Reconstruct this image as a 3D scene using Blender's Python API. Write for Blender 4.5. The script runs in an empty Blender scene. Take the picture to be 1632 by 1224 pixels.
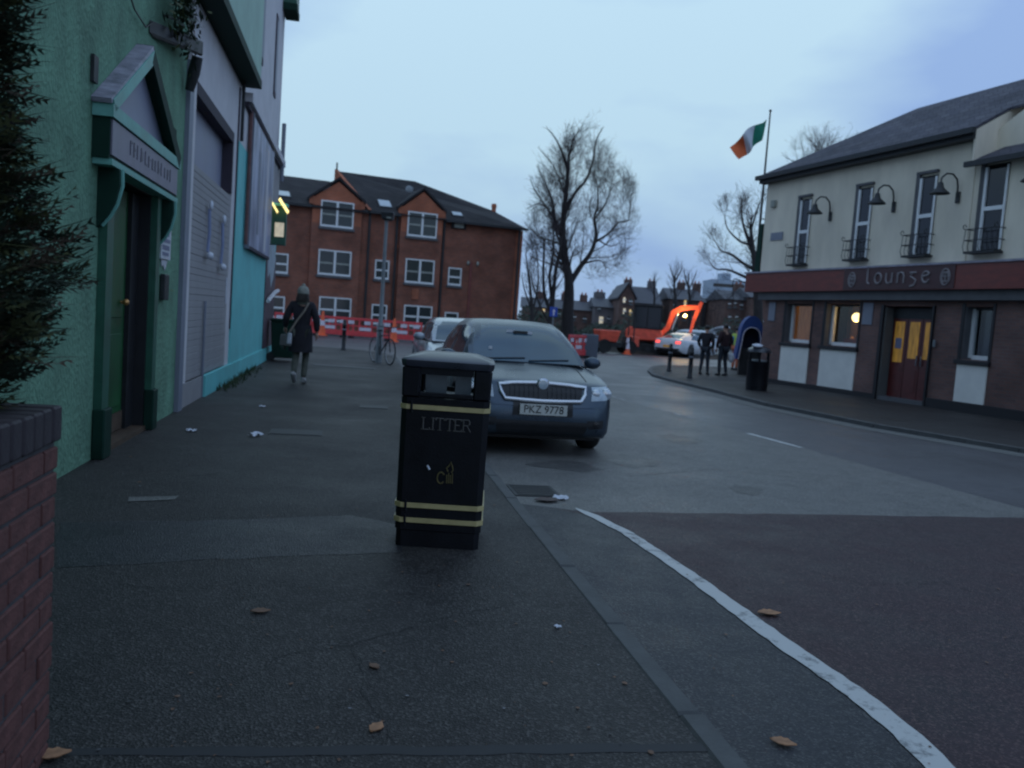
import bpy, bmesh, math, random
import numpy as np
from mathutils import Vector, Matrix
from mathutils.bvhtree import BVHTree

random.seed(7)
sc = bpy.context.scene
C = sc.collection

# ------------------------------------------------------------------ camera
F_PX, PITCH, ROLL, CAM_H = 1340.0, math.radians(4.4), math.radians(4.05), 1.4
FW = Vector((0, math.cos(PITCH), -math.sin(PITCH)))
R0 = Vector((1, 0, 0)); U0 = R0.cross(FW)
RT = R0 * math.cos(ROLL) + U0 * math.sin(ROLL)
UP = -R0 * math.sin(ROLL) + U0 * math.cos(ROLL)
cd = bpy.data.cameras.new("camera"); cam = bpy.data.objects.new("camera", cd); C.objects.link(cam)
cd.sensor_width = 36; cd.lens = F_PX / 1632 * 36; cd.clip_start = 0.05; cd.clip_end = 3000
cam.matrix_world = Matrix(((RT.x, UP.x, -FW.x, 0), (RT.y, UP.y, -FW.y, 0), (RT.z, UP.z, -FW.z, CAM_H), (0, 0, 0, 1)))
sc.camera = cam
cd.dof.use_dof = True; cd.dof.focus_distance = 4.0; cd.dof.aperture_fstop = 3.2
sc.cycles.filter_width = 2.1
sc.cycles.use_denoising = True
sc.cycles.max_bounces = 6

# ------------------------------------------------------------------ dusk sky, soft sun, exposure
w = bpy.data.worlds.new("World"); sc.world = w; w.use_nodes = True
nt = w.node_tree; N = nt.nodes; LK = nt.links
bg = N["Background"]
sky = N.new("ShaderNodeTexSky"); sky.sky_type = 'NISHITA'; sky.sun_disc = False
SUN_EL, SUN_AZ = math.radians(4), math.radians(160)
sky.sun_elevation = SUN_EL; sky.sun_rotation = SUN_AZ; sky.ozone_density = 3.0; sky.dust_density = 0.4
geo = N.new("ShaderNodeTexCoord")
mp = N.new("ShaderNodeMapping"); mp.inputs['Scale'].default_value = (1.0, 1.0, 2.6)
LK.new(geo.outputs['Generated'], mp.inputs['Vector'])
nz = N.new("ShaderNodeTexNoise"); nz.inputs['Scale'].default_value = 2.2; nz.inputs['Detail'].default_value = 6.0; nz.inputs['Roughness'].default_value = 0.45
LK.new(mp.outputs[0], nz.inputs['Vector'])
cr = N.new("ShaderNodeValToRGB")
cr.color_ramp.elements[0].position = 0.36; cr.color_ramp.elements[0].color = (0.370, 0.555, 0.93, 1)
cr.color_ramp.elements[1].position = 0.62; cr.color_ramp.elements[1].color = (0.63, 0.885, 1.07, 1)
# thinner, brighter cloud high up straight ahead
dt = N.new("ShaderNodeVectorMath"); dt.operation = 'DOT_PRODUCT'; dt.inputs[1].default_value = tuple((FW + RT * (-60 / F_PX) - UP * (-640 / F_PX)).normalized())
LK.new(geo.outputs['Generated'], dt.inputs[0])
mdt = N.new("ShaderNodeMapRange"); mdt.interpolation_type = 'SMOOTHSTEP'; mdt.inputs['From Min'].default_value = 0.82; mdt.inputs['From Max'].default_value = 0.995; mdt.inputs['To Min'].default_value = 0.0; mdt.inputs['To Max'].default_value = 0.20
LK.new(dt.outputs['Value'], mdt.inputs['Value'])
adn = N.new("ShaderNodeMath"); adn.operation = 'MULTIPLY_ADD'; adn.inputs[1].default_value = 1.25; LK.new(nz.outputs['Fac'], adn.inputs[0])
add2 = N.new("ShaderNodeMath"); add2.operation = 'ADD'; add2.inputs[1].default_value = -0.23; LK.new(mdt.outputs[0], add2.inputs[0]); LK.new(add2.outputs[0], adn.inputs[2])
LK.new(adn.outputs[0], cr.inputs['Fac'])
# cloud layer is a little darker low down
sep = N.new("ShaderNodeSeparateXYZ"); LK.new(geo.outputs['Generated'], sep.inputs[0])
mr = N.new("ShaderNodeMapRange"); mr.inputs['From Min'].default_value = -0.02; mr.inputs['From Max'].default_value = 0.42
mr.inputs['To Min'].default_value = 0.82; mr.inputs['To Max'].default_value = 1.0
LK.new(sep.outputs['Z'], mr.inputs['Value'])
mul = N.new("ShaderNodeVectorMath"); mul.operation = 'SCALE'
LK.new(cr.outputs[0], mul.inputs[0]); LK.new(mr.outputs[0], mul.inputs['Scale'])
sk = N.new("ShaderNodeVectorMath"); sk.operation = 'SCALE'; sk.inputs['Scale'].default_value = 0.10
LK.new(sky.outputs[0], sk.inputs[0])
mx = N.new("ShaderNodeMix"); mx.data_type = 'RGBA'; mx.inputs['Factor'].default_value = 0.9
LK.new(sk.outputs[0], mx.inputs[6]); LK.new(mul.outputs[0], mx.inputs[7])
LK.new(mx.outputs[2], bg.inputs['Color']); bg.inputs['Strength'].default_value = 0.95

sl = bpy.data.lights.new("sun", 'SUN'); sl.energy = 0.12; sl.angle = math.radians(60); sl.color = (0.86, 0.93, 1.0)
so = bpy.data.objects.new("sun", sl); C.objects.link(so)
sdir = Vector((math.sin(SUN_AZ) * 0.6, -0.5, 0.75)).normalized()
so.rotation_euler = sdir.to_track_quat('Z', 'Y').to_euler(); so.location = (0, 0, 30)
sc.view_settings.view_transform = 'Standard'; sc.view_settings.look = 'None'
sc.view_settings.exposure = 0.0; sc.view_settings.gamma = 1.0

# ------------------------------------------------------------------ helpers: pixels, frames
def ray(px, py):
    return FW + RT * ((px - 816) / F_PX) - UP * ((py - 612) / F_PX)
def gp(px, py, z=0.0):
    d = ray(px, py); t = (z - CAM_H) / d.z
    return Vector((d.x * t, d.y * t, z))
def at_depth(px, py, Y):
    d = ray(px, py); t = Y / d.y
    return Vector((d.x * t, Y, CAM_H + d.z * t))
ST = math.radians(10.9)
def S(v, u, z=0.0):
    return Vector((v * math.cos(ST) - u * math.sin(ST), v * math.sin(ST) + u * math.cos(ST), z))
def Sinv(p):
    return p.x * math.cos(ST) + p.y * math.sin(ST), -p.x * math.sin(ST) + p.y * math.cos(ST)
class Facade:
    """vertical plane: x along it (left to right as seen), y into the building, z up"""
    def __init__(s, a, b):
        s.a = Vector((a[0], a[1])); d = Vector((b[0], b[1])) - s.a
        s.th = math.atan2(d.y, d.x); s.X = d.normalized(); s.Y = Vector((-s.X.y, s.X.x))
    def at(s, px, py, off=0.0):
        d = ray(px, py); d2 = Vector((d.x, d.y)); t = (s.a.dot(s.Y) + off) / d2.dot(s.Y)
        p = d2 * t
        return (p - s.a).dot(s.X), CAM_H + d.z * t
    def w(s, x, y, z=0.0):
        p = s.a + s.X * x + s.Y * y
        return Vector((p.x, p.y, z))

# ------------------------------------------------------------------ helpers: mesh builder
class MB:
    def __init__(s): s.v = []; s.f = []; s.m = []; s.cur = 0
    def face(s, idx): s.f.append(tuple(idx)); s.m.append(s.cur)
    def poly(s, pts):
        n = len(s.v); s.v += [tuple(p) for p in pts]; s.face(range(n, n + len(pts)))
    def box(s, x0, x1, y0, y1, z0, z1):
        n = len(s.v)
        s.v += [(x0, y0, z0), (x1, y0, z0), (x1, y1, z0), (x0, y1, z0), (x0, y0, z1), (x1, y0, z1), (x1, y1, z1), (x0, y1, z1)]
        for q in ((0, 3, 2, 1), (4, 5, 6, 7), (0, 1, 5, 4), (1, 2, 6, 5), (2, 3, 7, 6), (3, 0, 4, 7)): s.face([n + i for i in q])
        return s
    def hexa(s, pts):
        n = len(s.v); s.v += [tuple(p) for p in pts]
        for q in ((0, 3, 2, 1), (4, 5, 6, 7), (0, 1, 5, 4), (1, 2, 6, 5), (2, 3, 7, 6), (3, 0, 4, 7)): s.face([n + i for i in q])
        return s
    def prism(s, pts, vec):
        """polygon pts extruded by vec, closed"""
        n = len(s.v); k = len(pts); vec = Vector(vec)
        s.v += [tuple(p) for p in pts] + [tuple(Vector(p) + vec) for p in pts]
        s.face(list(range(n, n + k))[::-1]); s.face(range(n + k, n + 2 * k))
        for i in range(k): j = (i + 1) % k; s.face((n + i, n + j, n + k + j, n + k + i))
        return s
    def tube(s, pts, rad, n=8, cap=True):
        pts = [Vector(p) for p in pts]
        if not hasattr(rad, '__len__'): rad = [rad] * len(pts)
        base = len(s.v); prev = None
        for i, p in enumerate(pts):
            t = (pts[min(i + 1, len(pts) - 1)] - pts[max(i - 1, 0)])
            t = t.normalized() if t.length > 1e-9 else Vector((0, 0, 1))
            if prev is None:
                a = Vector((0, 0, 1)) if abs(t.z) < 0.9 else Vector((1, 0, 0))
                e = t.cross(a).normalized()
            else:
                e = (prev - t * prev.dot(t)); e = e.normalized() if e.length > 1e-6 else t.orthogonal().normalized()
            prev = e; b = t.cross(e)
            for k in range(n):
                a = 2 * math.pi * k / n
                s.v.append(tuple(p + (e * math.cos(a) + b * math.sin(a)) * rad[i]))
        for i in range(len(pts) - 1):
            for k in range(n):
                j = (k + 1) % n
                s.face((base + i * n + k, base + i * n + j, base + (i + 1) * n + j, base + (i + 1) * n + k))
        if cap:
            s.face([base + k for k in range(n)][::-1]); s.face([base + (len(pts) - 1) * n + k for k in range(n)])
        return s
    def lathe(s, prof, c=(0, 0, 0), n=20, axis='z', cap=True, arc=None):
        base = len(s.v); c = Vector(c)
        for r, h in prof:
            for k in range(n):
                a = 2 * math.pi * k / n
                if axis == 'z': q = Vector((r * math.cos(a), r * math.sin(a), h))
                elif axis == 'y': q = Vector((r * math.cos(a), h, r * math.sin(a)))
                else: q = Vector((h, r * math.cos(a), r * math.sin(a)))
                s.v.append(tuple(c + q))
        for i in range(len(prof) - 1):
            for k in range(n):
                j = (k + 1) % n
                s.face((base + i * n + k, base + i * n + j, base + (i + 1) * n + j, base + (i + 1) * n + k))
        if cap:
            s.face([base + k for k in range(n)][::-1]); s.face([base + (len(prof) - 1) * n + k for k in range(n)])
        return s
    def ball(s, c, r, n=10, m=7):
        rx, ry, rz = r if hasattr(r, '__len__') else (r, r, r)
        base = len(s.v); c = Vector(c)
        for i in range(m + 1):
            t = math.pi * (0.02 + 0.96 * i / m)
            for k in range(n):
                a = 2 * math.pi * k / n
                s.v.append((c.x + rx * math.sin(t) * math.cos(a), c.y + ry * math.sin(t) * math.sin(a), c.z + rz * math.cos(t)))
        for i in range(m):
            for k in range(n):
                j = (k + 1) % n
                s.face((base + i * n + k, base + (i + 1) * n + k, base + (i + 1) * n + j, base + i * n + j))
        s.face([base + k for k in range(n)]); s.face([base + m * n + k for k in range(n)][::-1])
        return s
    def grid(s, P):
        """P[i][j] points"""
        base = len(s.v); a = len(P); b = len(P[0])
        for r in P: s.v += [tuple(p) for p in r]
        for i in range(a - 1):
            for j in range(b - 1):
                s.face((base + i * b + j, base + i * b + j + 1, base + (i + 1) * b + j + 1, base + (i + 1) * b + j))
        return s
    def build(s, name, mat, parent=None, smooth=None, bevel=0.0, fix=True):
        me = bpy.data.meshes.new(name); me.from_pydata(s.v, [], s.f)
        mats = mat if isinstance(mat, (list, tuple)) else [mat]
        for m in mats: me.materials.append(m)
        if len(mats) > 1: me.polygons.foreach_set('material_index', s.m)
        if fix or bevel:
            bm = bmesh.new(); bm.from_mesh(me)
            if bevel:
                es = [e for e in bm.edges if len(e.link_faces) == 2 and e.calc_face_angle(0) > 0.5]
                bmesh.ops.bevel(bm, geom=es, offset=bevel, segments=1, affect='EDGES', clamp_overlap=True)
            if fix: bmesh.ops.recalc_face_normals(bm, faces=bm.faces)
            bm.to_mesh(me); bm.free()
        if smooth:
            me.polygons.foreach_set('use_smooth', [True] * len(me.polygons)); me.set_sharp_from_angle(angle=math.radians(smooth))
        me.update()
        o = bpy.data.objects.new(name, me); C.objects.link(o)
        if parent: o.parent = parent
        return o
def bx(name, mat, parent, x0, x1, y0, y1, z0, z1, bevel=0.0):
    return MB().box(x0, x1, y0, y1, z0, z1).build(name, mat, parent, bevel=bevel)
def tag(o, label=None, cat=None, group=None, kind=None):
    if label: o['label'] = label
    if cat: o['category'] = cat
    if group: o['group'] = group
    if kind: o['kind'] = kind
    return o
def thing(name, label, cat, loc=(0, 0, 0), rz=0.0, group=None):
    o = bpy.data.objects.new(name, None); C.objects.link(o); o.empty_display_size = 0.2
    o.location = loc; o.rotation_euler = (0, 0, rz)
    return tag(o, label, cat, group)
def struct(o): o['kind'] = 'structure'; return o
def copy_tree(o, parent=None):
    c = o.copy(); C.objects.link(c); c.parent = parent
    for ch in list(o.children): copy_tree(ch, c)
    return c
def text_mb(txt, size, mb=None, depth=0.004, xf=None):
    cu = bpy.data.curves.new('t', 'FONT'); cu.body = txt; cu.size = size; cu.extrude = depth; cu.align_x = 'CENTER'; cu.align_y = 'CENTER'; cu.resolution_u = 3
    ob = bpy.data.objects.new('t', cu); C.objects.link(ob)
    dg = bpy.context.evaluated_depsgraph_get(); me = bpy.data.meshes.new_from_object(ob.evaluated_get(dg))
    mb = mb or MB(); b = len(mb.v)
    for v in me.vertices: mb.v.append(tuple(xf(v.co) if xf else v.co))
    for p in me.polygons: mb.face([b + i for i in p.vertices])
    bpy.data.objects.remove(ob); bpy.data.meshes.remove(me); bpy.data.curves.remove(cu)
    return mb

# ------------------------------------------------------------------ materials
def mat(name, col, rough=0.7, var=0.25, scale=6.0, bump=0.0, bscale=None, metal=0.0, spec=0.5, col2=None, emit=None, estr=0.0, coat=0.0, detail=6.0, stretch=None, sheen=0.0):
    m = bpy.data.materials.new(name); m.use_nodes = True; t = m.node_tree; n = t.nodes; l = t.links
    b = n['Principled BSDF']; b.inputs['Roughness'].default_value = rough; b.inputs['Metallic'].default_value = metal
    b.inputs['Specular IOR Level'].default_value = spec; b.inputs['Coat Weight'].default_value = coat; b.inputs['Coat Roughness'].default_value = 0.05
    tc = n.new('ShaderNodeTexCoord'); src = tc.outputs['Object']
    if stretch:
        mp = n.new('ShaderNodeMapping'); mp.inputs['Scale'].default_value = stretch; l.new(src, mp.inputs['Vector']); src = mp.outputs[0]
    nz = n.new('ShaderNodeTexNoise'); nz.inputs['Scale'].default_value = scale; nz.inputs['Detail'].default_value = detail; nz.inputs['Roughness'].default_value = 0.62
    l.new(src, nz.inputs['Vector'])
    r = n.new('ShaderNodeValToRGB'); r.color_ramp.elements[0].position = 0.3; r.color_ramp.elements[1].position = 0.7
    c2 = col2 or tuple(min(1, c * (1 + var)) for c in col); c1 = tuple(c * (1 - var) for c in col) if not col2 else col
    r.color_ramp.elements[0].color = (*c1, 1); r.color_ramp.elements[1].color = (*c2, 1)
    l.new(nz.outputs['Fac'], r.inputs['Fac']); l.new(r.outputs[0], b.inputs['Base Color'])
    # roughness breaks up with the same noise
    mr = n.new('ShaderNodeMapRange'); mr.inputs['To Min'].default_value = max(0.02, rough - 0.12); mr.inputs['To Max'].default_value = min(1, rough + 0.1)
    l.new(nz.outputs['Fac'], mr.inputs['Value']); l.new(mr.outputs[0], b.inputs['Roughness'])
    if bump:
        n2 = n.new('ShaderNodeTexNoise'); n2.inputs['Scale'].default_value = bscale or scale * 8; n2.inputs['Detail'].default_value = 4
        l.new(src, n2.inputs['Vector'])
        bp = n.new('ShaderNodeBump'); bp.inputs['Strength'].default_value = 1.0; bp.inputs['Distance'].default_value = bump
        l.new(n2.outputs['Fac'], bp.inputs['Height']); l.new(bp.outputs[0], b.inputs['Normal'])
    if emit:
        b.inputs['Emission Color'].default_value = (*emit, 1); b.inputs['Emission Strength'].default_value = estr; me_ = n.new('ShaderNodeMapRange'); me_.inputs['From Min'].default_value = .32; me_.inputs['From Max'].default_value = .68; me_.inputs['To Min'].default_value = estr * (1 - 2.2 * var); me_.inputs['To Max'].default_value = estr * (1 + 1.2 * var); l.new(nz.outputs['Fac'], me_.inputs['Value']); l.new(me_.outputs[0], b.inputs['Emission Strength'])
    return m
def brick_mat(name, c1, c2, mortar, bw=0.225, bh=0.075, plane='xz'):
    m = bpy.data.materials.new(name); m.use_nodes = True; t = m.node_tree; n = t.nodes; l = t.links
    b = n['Principled BSDF']; b.inputs['Roughness'].default_value = 0.88; b.inputs['Specular IOR Level'].default_value = 0.3
    tc = n.new('ShaderNodeTexCoord'); sp = n.new('ShaderNodeSeparateXYZ'); cb = n.new('ShaderNodeCombineXYZ')
    l.new(tc.outputs['Object'], sp.inputs[0])
    ad = n.new('ShaderNodeMath'); ad.operation = 'ADD'; l.new(sp.outputs['X'], ad.inputs[0]); l.new(sp.outputs['Y'], ad.inputs[1])
    l.new(ad.outputs[0], cb.inputs['X']); l.new(sp.outputs['Z'], cb.inputs['Y'])
    br = n.new('ShaderNodeTexBrick'); br.inputs['Scale'].default_value = 1.0; br.inputs['Brick Width'].default_value = bw; br.inputs['Row Height'].default_value = bh
    br.inputs['Mortar Size'].default_value = 0.009; br.inputs['Mortar Smooth'].default_value = 0.3; br.inputs['Bias'].default_value = -0.1
    br.inputs['Color1'].default_value = (*c1, 1); br.inputs['Color2'].default_value = (*c2, 1); br.inputs['Mortar'].default_value = (*mortar, 1)
    l.new(cb.outputs[0], br.inputs['Vector'])
    nz = n.new('ShaderNodeTexNoise'); nz.inputs['Scale'].default_value = 0.9; nz.inputs['Detail'].default_value = 7; l.new(tc.outputs['Object'], nz.inputs['Vector'])
    mr = n.new('ShaderNodeMapRange'); mr.inputs['From Min'].default_value = 0.3; mr.inputs['From Max'].default_value = 0.7; mr.inputs['To Min'].default_value = 0.68; mr.inputs['To Max'].default_value = 1.22
    l.new(nz.outputs['Fac'], mr.inputs['Value'])
    vm = n.new('ShaderNodeVectorMath'); vm.operation = 'SCALE'; l.new(br.outputs['Color'], vm.inputs[0]); l.new(mr.outputs[0], vm.inputs['Scale'])
    l.new(vm.outputs[0], b.inputs['Base Color'])
    bp = n.new('ShaderNodeBump'); bp.inputs['Distance'].default_value = 0.006; bp.invert = True
    l.new(br.outputs['Fac'], bp.inputs['Height']); l.new(bp.outputs[0], b.inputs['Normal'])
    return m
def tile_mat(name, c1, c2, bw=0.25, bh=0.16):
    m = brick_mat(name, c1, c2, tuple(c * 0.45 for c in c1), bw, bh)
    return m
def asphalt(name, c1, c2, speck, rough=0.62, big=0.7, fine=120.0, spec=0.28):
    m = bpy.data.materials.new(name); m.use_nodes = True; t = m.node_tree; n = t.nodes; l = t.links
    b = n['Principled BSDF']; b.inputs['Specular IOR Level'].default_value = spec
    tc = n.new('ShaderNodeTexCoord')
    a = n.new('ShaderNodeTexNoise'); a.inputs['Scale'].default_value = big; a.inputs['Detail'].default_value = 8; a.inputs['Roughness'].default_value = 0.65; l.new(tc.outputs['Object'], a.inputs['Vector'])
    r = n.new('ShaderNodeValToRGB'); r.color_ramp.elements[0].position = 0.40; r.color_ramp.elements[1].position = 0.76
    r.color_ramp.elements[0].color = (*c1, 1); r.color_ramp.elements[1].color = (*c2, 1); a2 = n.new('ShaderNodeTexNoise'); a2.inputs['Scale'].default_value = big * 9; a2.inputs['Detail'].default_value = 6; a2.inputs['Roughness'].default_value = 0.75; l.new(tc.outputs['Object'], a2.inputs['Vector'])
    am = n.new('ShaderNodeMath'); am.operation = 'MULTIPLY_ADD'; am.inputs[1].default_value = 0.65; l.new(a2.outputs['Fac'], am.inputs[0])
    ah = n.new('ShaderNodeMath'); ah.operation = 'MULTIPLY'; ah.inputs[1].default_value = 0.5; l.new(a.outputs['Fac'], ah.inputs[0]); l.new(ah.outputs[0], am.inputs[2])
    l.new(am.outputs[0], r.inputs['Fac'])
    f = n.new('ShaderNodeTexVoronoi'); f.inputs['Scale'].default_value = fine; l.new(tc.outputs['Object'], f.inputs['Vector'])
    sp = n.new('ShaderNodeSeparateColor'); l.new(f.outputs['Color'], sp.inputs[0])
    r2 = n.new('ShaderNodeValToRGB'); r2.color_ramp.elements[0].position = 0.70; r2.color_ramp.elements[1].position = 0.95
    r2.color_ramp.elements[0].color = (0, 0, 0, 1); r2.color_ramp.elements[1].color = (1, 1, 1, 1); l.new(sp.outputs[0], r2.inputs['Fac'])
    mx = n.new('ShaderNodeMix'); mx.data_type = 'RGBA'; l.new(r2.outputs[0], mx.inputs['Factor']); l.new(r.outputs[0], mx.inputs[6]); mx.inputs[7].default_value = (*speck, 1)
    l.new(mx.outputs[2], b.inputs['Base Color'])
    mr = n.new('ShaderNodeMapRange'); mr.inputs['From Min'].default_value = 0.3; mr.inputs['From Max'].default_value = 0.7; mr.inputs['To Min'].default_value = rough - 0.14; mr.inputs['To Max'].default_value = rough + 0.12
    l.new(a.outputs['Fac'], mr.inputs['Value']); l.new(mr.outputs[0], b.inputs['Roughness'])
    bp = n.new('ShaderNodeBump'); bp.inputs['Distance'].default_value = 0.004; bp.inputs['Strength'].default_value = 0.7; l.new(f.outputs['Distance'], bp.inputs['Height'])
    l.new(bp.outputs[0], b.inputs['Normal'])
    return m
def paint_mat(name, col, under, lo=0.42, hi=0.5, scale=9.0):
    """worn road paint: noise shows the asphalt through"""
    m = mat(name, col, 0.6); t = m.node_tree; n = t.nodes; l = t.links; b = n['Principled BSDF']
    tc = n.new('ShaderNodeTexCoord'); nz = n.new('ShaderNodeTexNoise'); nz.inputs['Scale'].default_value = scale; nz.inputs['Detail'].default_value = 9; nz.inputs['Roughness'].default_value = 0.7
    l.new(tc.outputs['Object'], nz.inputs['Vector'])
    r = n.new('ShaderNodeValToRGB'); r.color_ramp.elements[0].position = lo; r.color_ramp.elements[1].position = hi
    r.color_ramp.elements[0].color = (*under, 1); r.color_ramp.elements[1].color = (*col, 1)
    l.new(nz.outputs['Fac'], r.inputs['Fac']); l.new(r.outputs[0], b.inputs['Base Color'])
    return m
def glass_mat(name, tint=(0.02, 0.03, 0.035), rough=0.04):
    return mat(name, tint, rough, var=0.1, spec=0.5, coat=0.0)
def clear_glass(name):
    m = bpy.data.materials.new(name); m.use_nodes = True; n = m.node_tree.nodes; l = m.node_tree.links
    n.remove(n['Principled BSDF']); o = n['Material Output']
    tr = n.new('ShaderNodeBsdfTransparent'); tr.inputs[0].default_value = (0.85, 0.88, 0.88, 1); gl = n.new('ShaderNodeBsdfGlossy'); gl.inputs['Roughness'].default_value = 0.03
    lw = n.new('ShaderNodeLayerWeight'); lw.inputs['Blend'].default_value = 0.5; pw = n.new('ShaderNodeMath'); pw.operation = 'POWER'; pw.inputs[1].default_value = 5.0; l.new(lw.outputs['Facing'], pw.inputs[0]); fr = n.new('ShaderNodeMath'); fr.operation = 'MULTIPLY_ADD'; fr.inputs[1].default_value = 0.9; fr.inputs[2].default_value = 0.03; l.new(pw.outputs[0], fr.inputs[0]); mx = n.new('ShaderNodeMixShader')
    l.new(fr.outputs[0], mx.inputs[0]); l.new(tr.outputs[0], mx.inputs[1]); l.new(gl.outputs[0], mx.inputs[2]); l.new(mx.outputs[0], o.inputs['Surface'])
    return m
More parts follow.
